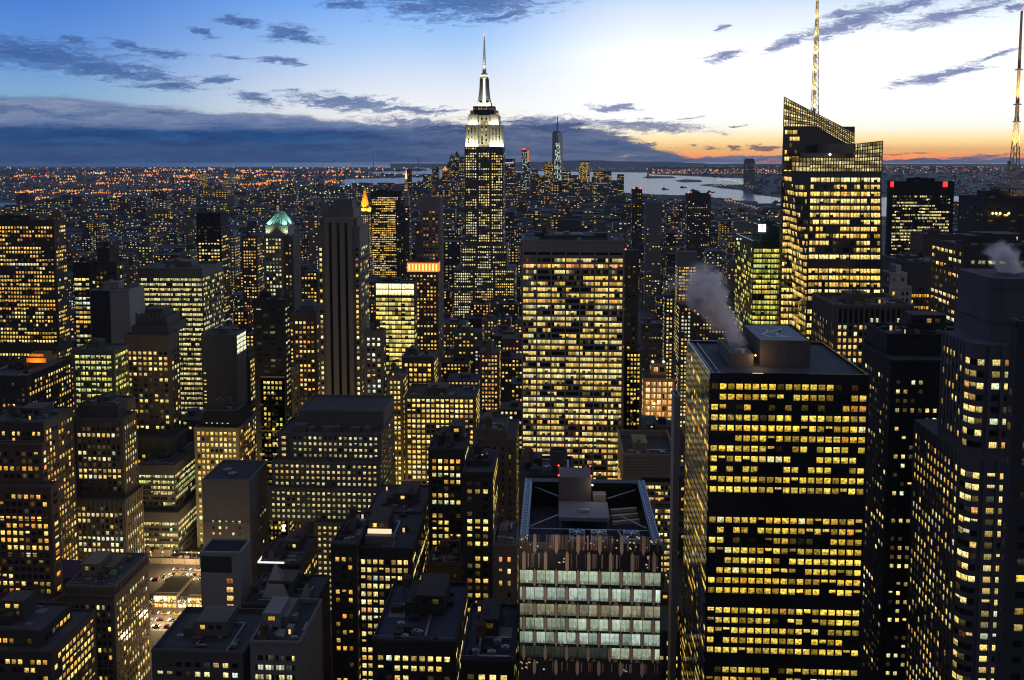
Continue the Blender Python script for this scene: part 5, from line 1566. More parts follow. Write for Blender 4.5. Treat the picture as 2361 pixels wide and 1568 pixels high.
building('far_red_lamp_tower', 'broad dark tower with a red lamp on each top corner, before the harbour', 1900, [(1585, 1639, 446, 0, 30)], (.045, .04, .045), S(bay=4.6, fh=4.2, wf=.5, hf=.45, lit=.24, pal=YEL, dark=0, top=16), clutter=1)
MB().gem(tuple(P(1587, 444, 1899)), 2.0, (3, .4, .3, 1)).gem(tuple(P(1637, 446, 1899)), 2.0, (3, .35, .25, 1)).build('warning_lamp', M_LAMP, BLD[-1].root)
building('grey_far_tower', 'plain grey tower with a blank upper half, right of the slab tower top', 1500, [(1489, 1526, 468, 0, 24)], (.11, .115, .135), S(bay=4.4, fh=4.2, wf=.5, hf=.4, lit=.14, pal=YEL, dark=0, top=30), clutter=1)
# bottom row
b = building('pyramid_skylight_block', 'grey block with two metal pyramids on its roof and cool lit floors at the bottom', 330, [(576, 690, 1478, 0, 34, dict(rim=2))], (.13, .13, .135), S(bay=4.5, fh=4.0, wf=.8, hf=.5, lit=.55, pal=COOL, top=5, rv=.3, sub=3, coh=.5, dark=1, side=0), clutter=2, roofcol=(.04, .045, .06))
building('dark_pyramid_base', 'dark block carrying two pale metal pyramids beside the narrow off-white block', 395, [(560, 722, 1392, 0, 30)], (.06, .06, .062), None, clutter=1)
b = BLD[-1]
X0, X1, Y0, Y1, Z, _ = b.T[0]
q0, q1, qt = P(603, 1386, 402), P(667, 1386, 402), P(634, 1300, 408)
mb = MB().prism([(q0.x, 402), (q1.x, 402), (q1.x, 414), (q0.x, 414)], Z - 1, qt.z, top=[(qt.x - .2, 408), (qt.x + .2, 408), (qt.x + .2, 408.4), (qt.x - .2, 408.4)])
addpart(b, 'metal_pyramid', mb, M_METAL, (.34, .34, .36))
q0, q1, qt = P(688, 1405, 399), P(715, 1405, 399), P(706, 1345, 402)
mb = MB().prism([(q0.x, 399), (q1.x, 399), (q1.x, 406), (q0.x, 406)], Z - 1, qt.z, top=[(qt.x - .2, 402), (qt.x + .2, 402), (qt.x + .2, 402.4), (qt.x - .2, 402.4)])
addpart(b, 'metal_pyramid', mb, M_METAL, (.26, .26, .28))
building('low_parapet_block', 'low dark block with a pale parapet at the bottom, left of the pyramids', 335, [(349, 560, 1500, 0, 34, dict(rim=2.0))], (.075, .07, .066), S(bay=4, fh=4, wf=.6, hf=.5, lit=.4, pal=COOL + PALE, top=4, rv=.3, side=0), clutter=3)
b = building('arch_window_block', 'dark loft block with a lit rooftop pavilion and dense yellow windows', 380, [(822, 950, 1262, 0, 40)], (.035, .03, .027), S(bay=2.7, fh=3.75, wf=.7, hf=.56, lit=.72, pal=GOLD + PALE, top=5, rv=.35, coh=.4, dark=.6, slit=.35), clutter=2, roofcol=(.045, .05, .07))
X0, X1, Y0, Y1, Z, _ = b.T[0]
mb = MB().box(X0 + 3, X0 + 15, Y0 + 4, Y0 + 9, Z - 1, Z + 3.2)
pv_ = addpart(b, 'roof_pavilion', mb, M_WALL, (.14, .14, .15))
MB().box(X0 + 3.6, X0 + 14.4, Y0 + 7, Y0 + 8, Z + 3.2, Z + 5, 0, (1.2, .85, .5, 1)).build('lit_clerestory', M_LAMP, pv_)
building('dim_loft_block', 'dim loft block with a few lit windows left of the rooftop pavilion', 375, [(762, 822, 1255, 0, 36)], (.032, .028, .026), S(bay=2.9, fh=3.75, wf=.6, hf=.5, lit=.32, pal=GOLD + ORG, top=5, rv=.35, dark=.6), clutter=2, roofcol=(.045, .05, .065))
building('twin_shaft_block', 'black block with two tan shafts and yellow windows at the bottom centre', 300, [(858, 1050, 1476, 0, 44, dict(rim=1.5))], (.028, .024, .022), S(bay=3, fh=3.7, wf=.66, hf=.5, lit=.5, pal=GOLD + PALE, top=5, rv=.3, coh=.5, dark=.6), clutter=4, roofcol=(.04, .046, .075))
building('low_dark_block', 'low black block with a few pale windows against the bronze tower base', 270, [(1062, 1185, 1522, 0, 36)], (.026, .024, .024), S(bay=3.2, fh=3.7, wf=.6, hf=.5, lit=.35, pal=PALE, top=4, rv=.2, dark=.5), clutter=4, roofcol=(.035, .04, .06))
b = building('ornate_gable_block', 'small ornate block with arched orange windows beside the bronze tower', 360, [(1136, 1192, 1255, 0, 24)], (.14, .11, .09), S(bay=4.4, fh=5.2, wf=.36, hf=.4, lit=.6, pal=ORG, top=4, rv=.1, dark=.8), clutter=2)
building('brown_lowrise', 'brown low block with arched orange lunettes, between two darker blocks', 420, [(985, 1064, 1300, 0, 30)], (.09, .065, .05), S(bay=4, fh=4.4, wf=.4, hf=.42, lit=.45, pal=ORG + PALE, top=4, rv=.2, dark=.8), clutter=3)
building('sign_roof_block', 'dark block with a white lit strip round its roof terrace', 430, [(592, 690, 1300, 0, 34)], (.05, .045, .042), S(bay=3, fh=3.8, wf=.6, hf=.5, lit=.5, pal=GOLD, top=8, rv=.3, dark=.5, slit=.4), clutter=1)
b = BLD[-1]
X0, X1, Y0, Y1, Z, _ = b.T[0]
MB().box(X0 + .3, X0 + 14, Y0 + .3, Y0 + .8, Z, Z + .7, 0, (1.3, 1.35, 1.0, 1)).box(X0 + .3, X0 + .8, Y0 + .8, Y0 + 15, Z, Z + .7, 0, (1.3, 1.4, 1.1, 1)).build('lit_terrace_edge', M_LAMP, b.root)
building('flat_slate_block', 'flat slate roofed block with a small red lamp, behind the rooftop pavilion', 450, [(840, 968, 1192, 0, 46)], (.05, .046, .048), S(bay=3, fh=3.7, wf=.6, hf=.5, lit=.4, pal=GOLD, top=4, rv=.3, dark=.5), clutter=4, roofcol=(.07, .075, .11))
b = BLD[-1]
MB().gem((P(925, 1188, 452).x, 452, b.T[0][4] + .6), .5, (4, .5, .2, 1)).build('warning_lamp', M_LAMP, b.root)

b = building('orange_lit_arcade', 'small rooftop arcade glowing deep orange on the black side wall block', 576, [(66, 100, 816, 1.5, 10, dict(st=None)), (61, 106, 826, 0, 14, dict(zb=126.8))], (.3, .16, .06), S(bay=2.3, fh=3.0, wf=.6, hf=.7, lit=.98, pal=[(3, (1.3, .36, .03)), (2, (1.4, .6, .1))], top=.4, rv=0, dark=0), clutter=0)
X0, X1, Y0, Y1, Z, _ = b.T[1]
lamp('floodlight', ((X0 + X1) / 2, Y0 - 7, Z - 4), b.root, 9000, (1, .42, .06), 'SPOT', aim=((X0 + X1) / 2, Y0, Z - 1), angle=radians(120))

building('green_reflection_block', 'added block, floors lit yellow green to match a glass reflection, left of art deco tower', 555, [(166, 262, 806, 0, 20)], (.06, .065, .045), S(bay=3.4, fh=3.7, wf=.82, hf=.55, lit=.78, pal=GRN + [(2, (1.1, .95, .3))], top=3, rv=.3, sub=2, coh=.5, dark=.4), clutter=1)  # added block; its green floors stand in for a reflection on glass

building('flat_roof_arcade_block', 'low block with a dark flat roof over a glowing shop front, beyond the bright street', 546, [(322, 459, 1288, 0, 11)], (.16, .14, .12), S(bay=3.0, fh=4.4, wf=.82, hf=.7, lit=.95, pal=[(3, (1.5, 1.0, .25)), (2, (1.3, .7, .15)), (1, (1.6, 1.5, 1.0))], top=1.6, rv=0, dark=1, sub=2), clutter=2, roofcol=(.02, .02, .024))
# ------------------------------------------------------------------ lower island skyline, about six kilometres off
random.seed(31)
def far_tower(name, label, px0, px1, py, D, col, lit=.4, pal=YEL, cap=None, cat='far tower', w=9, h=7, gain=.8, cw=.6, group='towers at the far end of the island'):
    a, c = P(px0, py, D), P(px1, py, D)
    b = Bld()
    b.wins = []
    dep = max(24, (c.x - a.x) * .9)
    b.root = empty(name, ((a.x + c.x) / 2, D, 0), label, cat, group)
    wm = MB().box(a.x, c.x, D, D + dep, 0, a.z)
    st = S(bay=w, fh=h, wf=cw, hf=.55, lit=lit, pal=pal, top=4, rv=.3, mx=1, dark=0, gain=gain, coh=.4)
    facade(b.wins, wm, (a.x, D), (c.x, D), 0, a.z, st)
    if (a.x + c.x) < 0:
        facade(b.wins, wm, (c.x, D), (c.x, D + dep), 0, a.z, st, lit=lit * .6)
    wm.build('wall', M_WALL, b.root, col)
    FOOT.append((a.x, c.x, D, D + dep, a.z))
    b.small = True
    BLD.append(b)
    b.box = (a.x, c.x, D, dep, a.z)
    return b


DK = (.05, .055, .07)
FT = [('black far tower with blue white lights on its flat top, right of the floodlit skyscraper', 1162, 1187, 366, 5000, .3, YEL),
      ('gold lit far slab just left of the glass needle tower', 1255, 1276, 373, 5700, .75, GOLD),
      ('far block glowing solid gold right of the glass needle tower', 1335, 1360, 372, 6100, .97, [(1, (1.1, .85, .25))]),
      ('broad dim far tower with a stepped top, right of the solid gold block', 1370, 1410, 395, 5800, .4, PALE),
      ('slim dark far tower at the edge of the harbour water', 1424, 1439, 402, 5400, .2, YEL),
      ('stepped dark far tower cluster leader left of the floodlit skyscraper', 1048, 1058, 357, 5600, .35, PALE),
      ('dark far tower with a slanting top, second from the floodlit skyscraper', 1058, 1070, 361, 5500, .35, YEL),
      ('far tower with a pointed cap in the group left of the floodlit skyscraper', 1036, 1048, 364, 5900, .3, PALE),
      ('far tower carrying an orange glowing roof', 1019, 1032, 393, 5600, .35, ORG),
      ('lower dark far tower beside the orange glowing roof', 1031, 1040, 374, 5700, .3, YEL),
      ('squat dark far tower near the strait', 996, 1011, 385, 6000, .25, YEL),
      ('narrow black far slab left of the far towers', 934, 948, 390, 4600, .06, YEL),
      ('dim far block with pale windows in front of the far towers', 975, 994, 402, 5200, .35, PALE),
      ('far office block right of the twin lit far tower', 1226, 1240, 392, 5600, .35, ORG),
      ('dark far block at the foot of the glass needle tower', 1296, 1316, 395, 5500, .4, PALE),
      ('far block with a rounded dark top beside the solid gold block', 1312, 1334, 404, 5400, .25, YEL),
      ('dim far slab half hidden behind the floodlit skyscraper', 1188, 1200, 398, 5300, .3, YEL),
      ('far stepped block between the gold slab and the twin lit tower', 1240, 1255, 405, 5200, .45, PALE),
      ('pale lit far block over the dark city carpet', 1364, 1392, 425, 4700, .5, PALE),
      ('far dark block on the near side of the harbour', 1404, 1424, 416, 5000, .3, YEL)]
for i, (lb, x0, x1, y, D, lit, pal) in enumerate(FT):
    b = far_tower('far_tower', lb, x0, x1, y, D, (.05, .052, .065), lit, pal)
    if i in (5, 7):
        a0, c0, D0, dep, Z = b.box
        addpart(b, 'pointed_cap', MB().cyl((a0 + c0) / 2, D0 + dep / 2, Z - 1, Z + 24, (c0 - a0) * .55, 1, 4), M_WALL, (.06, .07, .075))
    if i == 8:
        a0, c0, D0, dep, Z = b.box
        MB().cyl((a0 + c0) / 2, D0 + dep / 2, Z, Z + 26, (c0 - a0) * .5, 2, 4, 0, (1.0, .38, .08, 1)).build('glowing_roof', M_LAMP, b.root)
    if i == 0:
        a0, c0, D0, dep, Z = b.box
        MB().box(a0 + 6, c0 - 6, D0 - 1, D0 - .2, Z - 26, Z - 20, 0, (.5, .6, 1.1, 1)).build('lit_sign_band', M_LAMP, b.root)
b = far_tower('twin_lit_tower', 'far tower streaked with cool white light under red roof lamps', 1203, 1222, 345, 5400, (.1, .11, .13), .55, [(2, (.7, 1, .95)), (1, (.9, 1, .8))], w=6, h=9, gain=.9, group=None)
a0, c0, D0, dep, Z = b.box
MB().gem((a0 + 7, D0 - 2, Z + 3), 6, (3, .12, .15, 1)).gem((a0 + 18, D0 - 2, Z + 3), 6, (3, .12, .15, 1)).build('warning_lamp', M_LAMP, b.root)
MB().box(c0 - 18, c0 - 3, D0 - .8, D0 - .1, Z - 70, Z - 3, 0, (.55, .2, .1, 1)).build('lit_edge_panel', M_LAMP, b.root)
# glass needle tower: square base, square top turned by 45 degrees
b = Bld()
b.wins = []
D1w = 5900
a, c = P(1273, 400, D1w), P(1297, 400, D1w)
hw = (c.x - a.x) / 2
cx_ = (a.x + c.x) / 2
cy_ = D1w + hw
zt_ = P(1285, 305, D1w).z
b.root = empty('glass_needle_tower', (cx_, cy_, 0), 'far tapering glass tower streaked with cool light and tipped by a red lamp mast', 'skyscraper')
wm = MB()
lo = [(cx_ - hw, cy_ - hw), (cx_ + hw, cy_ - hw), (cx_ + hw, cy_ + hw), (cx_ - hw, cy_ + hw)]
hi = [(cx_, cy_ - hw), (cx_ + hw, cy_), (cx_, cy_ + hw), (cx_ - hw, cy_)]
for i in range(4):
    j = (i + 1) % 4
    wm.face(((*lo[i], 0), (*lo[j], 0), (*hi[i], zt_)))
    wm.face(((*lo[j], 0), (*hi[j], zt_), (*hi[i], zt_)))
wm.face([(*p, zt_) for p in hi])
wm.build('wall', M_DGLASS, b.root, (.12, .17, .22))
keep_faces(wm)
for k in range(26):
    z_ = 40 + k * (zt_ - 110) / 26
    t_ = z_ / zt_
    for i in range(5):
        if random.random() < .62:
            x = cx_ + (-.85 + i * .4) * hw * (1 - t_ * .75)
            g = random.uniform(.3, 1.0)
            b.wins.append(([Vector((x, cy_ - hw - .4, z_)), Vector((x + 5, cy_ - hw - .4, z_)), Vector((x + 5, cy_ - hw - .4, z_ + 11)), Vector((x, cy_ - hw - .4, z_ + 11))], (.75 * g, 1.0 * g, .95 * g, random.random()), [(.1, .3), (.9, .3), (.9, .9), (.1, .9)], Vector((0, -1, 0))))
MB().cyl(cx_, cy_, zt_, zt_ + 8, hw * .8, hw * .8, 12).cyl(cx_, cy_, zt_ + 8, P(1285, 268, D1w).z, 4.5, 2.2, 8).build('mast', M_METAL, b.root, (.12, .13, .15))
MB().gem((cx_, cy_, P(1285, 266, D1w).z), 5, (3, .5, .4, 1)).build('warning_lamp', M_LAMP, b.root)
FOOT.append((cx_ - hw, cx_ + hw, cy_ - hw, cy_ + hw, zt_))
b.small = True
BLD.append(b)
far_tower('shore_tower', 'lone dark tower with a shaped top standing on the far river shore', 1719, 1741, 371, 6600, (.13, .14, .17), .2, PALE, cat='tower', gain=.5, group=None)
q0, q1 = P(1720, 371, 6600), P(1739, 366, 6600)
addpart(BLD[-1], 'crown', MB().box(q0.x, q1.x, 6602, 6650, q0.z - 1, q1.z), M_WALL, (.1, .1, .13))
for (lb, x0, x1, y, D, lit, pal) in [('distant lit tower topped by a bright floor across the east river', 457, 474, 398, 7000, .6, GOLD), ('distant grey tower across the east river, left of the bright topped one', 440, 452, 412, 6900, .15, YEL),
                                     ('distant squat lit block across the east river, right of the bright topped tower', 512, 536, 410, 7200, .5, PALE), ('distant dim block among the orange street lights', 560, 580, 402, 7600, .3, YEL), ('distant slab with pale rows above the orange street lights', 388, 402, 418, 6800, .3, PALE)]:
    far_tower('distant_tower', lb, x0, x1, y, D, (.1, .09, .085), lit, pal, cat='distant tower', group='towers across the east river')

# ------------------------------------------------------------------ ground, water, shores
def land(name, pts, top=1.5, m=M_LAND):
    mb = MB()
    poly = [(p.x, p.y) if hasattr(p, 'x') else p for p in pts]
    ar = sum(p[0] * q[1] - q[0] * p[1] for p, q in zip(poly, poly[1:] + poly[:1]))
    if ar < 0:
        poly = poly[::-1]
    mb.prism(poly, -3, top)
    return tag(mb.build(name, m), kind='structure')


MB().face([(30000 * cos(2 * pi * k / 96), 30000 * sin(2 * pi * k / 96), 0) for k in range(96)]).build('water', M_WATER)['kind'] = 'structure'
MANH = [(-2600, -900), (2600, -900), (2400, 1600), G(2361, 525), G(2215, 512), G(2040, 500), G(1800, 478), G(1700, 463), G(1600, 453), G(1520, 451), G(1443, 447), G(1372, 443), G(1162, 431), G(1020, 434), G(925, 441), G(700, 451), G(400, 463), G(48, 478), G(-300, 560)]
BROOK = [G(-500, 520), G(0, 467), G(60, 468), G(500, 450), G(780, 434), G(795, 413), G(1000, 408), G(1000, 403), G(850, 400.5), G(845, 396.5), G(985, 393.5), G(985, 389), G(870, 386), G(-200, 384), G(-900, 384), G(-900, 430)]
NJ = [G(1800, 456), G(1742, 449), G(1705, 438), G(1660, 434), G(1640, 430), G(1735, 424), G(1722, 412), G(1500, 402), G(1492, 398), G(1180, 394), G(990, 389), G(985, 384), G(1400, 379), G(2700, 379), G(3000, 430), G(2700, 452), G(2200, 452), G(2040, 455)]
tuples = lambda pl: [(p.x, p.y) if hasattr(p, 'x') else p for p in pl]
MANH, BROOK, NJ = tuples(MANH), tuples(BROOK), tuples(NJ)
land('ground', MANH)
land('east_shore_ground', BROOK)
land('west_shore_ground', NJ)
land('island', [G(1482, 409), G(1500, 406.5), G(1550, 407.5), G(1558, 410.5), G(1500, 411.5)], 4)
land('island', [G(1558, 417), G(1580, 414), G(1615, 416), G(1619, 419.5), G(1575, 420.5)], 4)
land('pier_land', [G(1612, 427), G(1640, 425), G(1735, 426), G(1735, 430), G(1640, 430)], 3)
mb = MB()
N = 60
for k in range(N):
    def rp(i):
        px = 900 + i * 1700 / N
        e = math.exp(-((px - 1340) / 260) ** 2) * 105 + math.exp(-((px - 1750) / 420) ** 2) * 30 + 10 * sin(i * .9) + 6 * sin(i * 2.3)
        return px, max(e, 6)
    (p0, h0), (p1, h1) = rp(k), rp(k + 1)
    A_, B_ = P(p0, 380, 17500), P(p1, 380, 17500)
    C_, E_ = P(p0, 380, 21500), P(p1, 380, 21500)
    F_, H_ = P(p0, 380, 26000), P(p1, 380, 26000)
    mb.face(((A_.x, 17500, 0), (B_.x, 17500, 0), (E_.x, 21500, h1), (C_.x, 21500, h0)))
    mb.face(((C_.x, 21500, h0), (E_.x, 21500, h1), (H_.x, 26000, 0), (F_.x, 26000, 0)))
mb.build('hills', M_LAND)['kind'] = 'structure'
# monument on the first island
mo = G(1494, 409)
r_ = empty('island_monument', (mo.x, mo.y, 4), 'tiny lit monument on a pedestal on the harbour island', 'monument')
MB().cyl(mo.x, mo.y, 4, 28, 22, 14, 8).cyl(mo.x, mo.y, 28, 50, 11, 9, 4).build('pedestal', M_WALL, r_, (.3, .27, .22))
MB().cyl(mo.x, mo.y, 50, 78, 7, 4, 8).cyl(mo.x, mo.y, 78, 86, 3.4, 3, 8).bar((mo.x - 4, mo.y, 76), (mo.x - 10, mo.y, 96), 3).build('statue', M_WALL, r_, (.2, .34, .3))
MB().gem((mo.x - 10, mo.y, 98), 5, (1.6, 1.1, .3, 1)).build('torch_lamp', M_LAMP, r_)
for px, py in ((1533, 437), (1575, 433), (1638, 444), (1792, 468), (1600, 440)):
    g = G(px, py)
    s_ = 3.2
    bo = empty('harbour_boat', (g.x, g.y, 0), {1533: 'small dark boat nearest the blocks on the harbour edge', 1575: 'small dark boat off the second island', 1638: 'dark boat alone in the middle of the harbour water', 1792: 'boat close to the slanted glass tower', 1600: 'tiny boat between two others on the harbour'}[px], 'boat', 'boats on the harbour')
    MB().prism([(g.x - 26, g.y - 5), (g.x + 20, g.y - 5), (g.x + 30, g.y), (g.x + 20, g.y + 5), (g.x - 26, g.y + 5)], -.5, 6).build('hull', M_WALL, bo, (.03, .03, .035))
    MB().box(g.x - 18, g.x + 4, g.y - 3.5, g.y + 3.5, 6, 13).cyl(g.x - 10, g.y, 13, 19, 2, 2, 8).build('cabin', M_WALL, bo, (.2, .2, .2))

# ------------------------------------------------------------------ roads
def road(name, x0, x1, y0, y1, z=1.52):
    return tag(MB().face(((x0, y0, z), (x1, y0, z), (x1, y1, z), (x0, y1, z))).build(name, M_ROAD), kind='structure')


road('avenue', -195.5, -178, 380, 640)
road('cross_street', -420, -195.6, 521, 543)
road('cross_street', -420, -195.6, 466, 488)
road('cross_street', -177.9, -120, 466, 488)
road('west_avenue', 118, 142, 250, 1900)
def pave(x0, x1, y0, y1):
    return tag(MB().box(x0, x1, y0, y1, 1.4, 1.66).build('pavement', M_LAND), kind='structure')


pave(-199, -195.5, 432, 465.5)
pave(-199, -195.5, 488.5, 527.5)
pave(-300, -199.1, 488.5, 490.5)
pave(-300, -199.1, 543, 545.5)
pave(-178, -174, 380, 640)
mb = MB()
for k in range(22):
    for x in (-191, -186.5, -182):
        mb.face(((x, 440 + k * 9, 1.53), (x + .25, 440 + k * 9, 1.53), (x + .25, 443 + k * 9, 1.53), (x, 443 + k * 9, 1.53)))
tag(mb.build('lane_marking', M_WALL, None, (.7, .7, .68)), kind='structure')

# cars: one is built, the rest are copies
def mkcar():
    r = empty('car', (0, 0, 0), 'car', 'car')
    MB().prism([(-.9, -2.2), (.9, -2.2), (.9, 2.2), (-.9, 2.2)], .35, .85, top=[(-.88, -2.1), (.88, -2.1), (.88, 2.15), (-.88, 2.15)]).build('body', M_METAL, r, (.3, .3, .3))
    MB().prism([(-.85, -1.6), (.85, -1.6), (.85, 1.0), (-.85, 1.0)], .85, 1.45, top=[(-.7, -1.2), (.7, -1.2), (.7, .4), (-.7, .4)]).build('cabin', M_DGLASS, r, (.02, .02, .025))
    for sx in (-.75, .75):
        for sy in (-1.4, 1.4):
            MB().box(sx - .12, sx + .12, sy - .33, sy + .33, 0, .66).build('wheel', M_WALL, r, (.01, .01, .01))
        MB().box(sx - .22, sx + .22, -2.5, -2.2, .55, .95, 0, (2.6, .2, .08, 1)).build('tail_light', M_LAMP, r)
        MB().box(sx - .22, sx + .22, 2.2, 2.5, .5, .9, 0, (5, 4.6, 3.6, 1)).build('headlight', M_LAMP, r)
    return r


random.seed(5)
proto = mkcar()
spots = []
for k in range(20):
    spots.append(((-193.2, -188.6, -184.2, -180)[k % 4], 440 + (k // 4) * 9.5 + random.uniform(-1.5, 1.5), pi if k % 3 else 0))
for k in range(22):
    spots.append((-199 - (k // 3) * 7.2 + random.uniform(-1, 1), (524, 531, 538)[k % 3], random.choice((pi / 2, -pi / 2))))
for k in range(18):
    spots.append((-199 - (k // 3) * 6.6 + random.uniform(-1, 1), (470, 477, 484)[k % 3], random.choice((pi / 2, -pi / 2))))
for k in range(6):
    spots.append((random.choice((124, 130, 136)), 880 + k * 26, random.choice((0, pi))))
CC = [(('yellow'), (.6, .38, .03)), ('black', (.02, .02, .022)), ('white', (.55, .55, .53)), ('grey', (.2, .2, .21)), ('dark red', (.2, .02, .02))]
for i, (x, y, rz) in enumerate(spots):
    r = proto
    if i:
        r = proto.copy()
        COL.objects.link(r)
        for ch in proto.children:
            c_ = ch.copy()
            COL.objects.link(c_)
            c_.parent = r
    r.location = (x, y, 1.53)
    r.rotation_euler = (0, 0, rz)
    nm, cc = random.choice(CC)
    for ch in r.children:
        if ch.name.startswith('body'):
            ch.color = (*cc, 1)
    where = 'on the bright avenue at the lower left' if i < 20 else ('in the cross street behind the corner cornice block' if i < 42 else 'in the near cross street' if i < 60 else 'far down the avenue beside the black slab tower')
    r['label'] = f'small {nm} car with lights on {where}'
    r['group'] = 'cars on the lit streets'

def mklamp():
    r = empty('street_lamp', (0, 0, 0), 'x', 'street lamp')
    MB().cyl(0, 0, 0, 8.6, .12, .08, 8).bar((0, 0, 8.5), (1.6, 0, 8.9), .12).build('pole', M_METAL, r, (.1, .1, .1))
    MB().gem((1.7, 0, 8.7), .55, (4.2, 2.6, 1.0, 1)).build('lamp_head', M_LAMP, r)
    return r


proto = mklamp()
sp = [(-176.5, 446 + k * 13, 1.0) for k in range(13)] + [(-197.3, 462 + k * 10, 1.0) for k in range(7)] + [(-200 - k * 8, 544.2, 1.5) for k in range(9)] + [(143.5, 800 + k * 26, 1.0) for k in range(14)]
for i, (x, y, z) in enumerate(sp):
    r = proto
    if i:
        r = proto.copy()
        COL.objects.link(r)
        for ch in proto.children:
            c_ = ch.copy()
            COL.objects.link(c_)
            c_.parent = r
    r.location = (x, y, 1.6)
    r.rotation_euler = (0, 0, pi if x == -176.5 or x > 0 else 0)
    r['label'] = ('warm street lamp on the far kerb of the bright avenue' if i < 13 else 'warm street lamp on the near kerb of the bright avenue' if i < 20 else 'warm street lamp along the cross street' if i < 29 else 'distant street lamp beside the black slab tower')
    r['group'] = 'street lamps on the lit streets'
# trees strung with small lights on the pavements
def mktree():
    r = empty('lit_tree', (0, 0, 0), 'x', 'tree')
    tb = MB().cyl(0, 0, 0, 3.2, .18, .12, 8)
    lim = []
    for k in range(7):
        a = k * .9
        p = Vector((1.5 * cos(a), 1.5 * sin(a), 4.6 + random.uniform(-.4, 1.4)))
        tb.bar((0, 0, 2.6 + k * .08), p, .1)
        lim.append(p)
    tb.build('trunk', M_WALL, r, (.08, .06, .045))
    cb = MB()
    for k in range(150):
        d = Vector((random.gauss(0, 1), random.gauss(0, 1), random.gauss(0, .8))).normalized() * random.uniform(.5, 1.9)
        p = Vector((0, 0, 4.7)) + d
        e = Vector((random.random() - .5, random.random() - .5, random.random() - .5)).normalized() * .4
        f_ = d.cross(e).normalized() * .3
        cb.face((p - e, p + f_, p + e, p - f_))
    cr = cb.build('crown', M_WALL, r, (.05, .06, .03))
    lb = MB()
    for k in range(34):
        d = Vector((random.gauss(0, 1), random.gauss(0, 1), random.gauss(0, .8))).normalized() * random.uniform(.9, 2.0)
        lb.gem((d.x, d.y, 4.7 + d.z), .13, random.choice(((5, 4, 1.8, 1), (4, 2.6, .8, 1), (4.5, 4.6, 4.2, 1))))
    lb.build('string_light', M_LAMP, cr)
    return r


proto = mktree()
sp = [(-175.4, 452 + k * 9, 0) for k in range(9)] + [(-201 - k * 6, 519.5, 0) for k in range(8)] + [(-200 - k * 6, 489.6, 0) for k in range(9)]
for i, (x, y, z) in enumerate(sp):
    r = proto
    if i:
        r = proto.copy()
        COL.objects.link(r)
        for ch in proto.children:
            c_ = ch.copy()
            COL.objects.link(c_)
            c_.parent = r
            for g_ in ch.children:
                d_ = g_.copy()
                COL.objects.link(d_)
                d_.parent = c_
    r.location = (x, y, 1.6)
    r.rotation_euler = (0, 0, i * 1.3)
    r['label'] = 'bare street tree strung with small lights ' + ('along the bright avenue' if i < 9 else 'before the cross street' if i < 17 else 'behind the cross street')
    r['group'] = 'street trees with string lights'
for k in range(5):
    lamp('street_glow', (-187, 446 + k * 22, 10), None, 17000, (1, .68, .32), 'POINT')
for k in range(4):
    lamp('street_glow', (-200 - k * 9, 477, 10), None, 18000, (1, .7, .34), 'POINT')
for k in range(5):
    lamp('street_glow', (-204 - k * 10, 532, 10), None, 17000, (1, .66, .3), 'POINT')
lamp('street_glow', (-180, 540, 60), None, 30000, (1, .72, .22), 'POINT')
lamp('street_glow', (-104, 545, 40), None, 16000, (1, .7, .22), 'POINT')
lamp('street_glow', (-92, 520, 22), None, 9000, (1, .7, .22), 'POINT')
lamp('street_glow', (100, 825, 18), None, 26000, (1, .55, .18), 'POINT')
lamp('street_glow', (84, 700, 16), None, 12000, (1, .5, .15), 'POINT')

# low shop buildings with blazing fronts between the two cross streets
for k, (xa_, xb_, h_, dz_, txt) in enumerate(((-236, -222, 9, 24, 'low shop with glowing yellow front, furthest along the cross street'), (-221.6, -216, 6.5, 25, 'lowest shop with white lit front between two yellow fronted shops'), (-215.6, -201, 8, 24, 'shop with amber front on the avenue corner'), (-173, -160, 10, 30, 'shop with lit front across the avenue, behind the white narrow block'))):
    r_ = empty('shop', ((xa_ + xb_) / 2, 491, 1.5), txt, 'shop')
    MB().box(xa_, xb_, 491, 491 + dz_, 1.5, h_).build('wall', M_WALL, r_, (.14, .12, .1))
    MB().box(xa_ + .4, xb_ - .4, 494, 488 + dz_, h_, h_ + .5).build('roof', M_ROOF, r_, (.05, .05, .055))
    for j in range(2):
        n_ = max(2, int((xb_ - xa_) / 2.4))
        for i in range(n_):
            w_ = (xb_ - xa_ - .6) / n_
            x_ = xa_ + .3 + i * w_
            z0_, z1_ = (1.9, 4.6) if j == 0 else (5.0, h_ - .5)
            cc = random.choice(((2.2, 1.4, .45), (1.8, 1.0, .25), (2.2, 2.0, 1.5))) if k != 1 else (2.0, 2.0, 1.7)
            MB().face(((x_ + .1, 490.9, z0_), (x_ + w_ - .1, 490.9, z0_), (x_ + w_ - .1, 490.9, z1_), (x_ + .1, 490.9, z1_)), 0, (*cc, random.random()), [(0, 0), (1, 0), (1, 1), (0, 1)]).build('shop_window', M_WIN, r_)
    MB().box(xa_ + .2, xb_ - .2, 489.6, 490.85, 4.7, 4.9).build('awning', M_WALL, r_, (.25, .06, .04))
    FOOT.append((xa_, xb_, 491, 491 + dz_, h_))

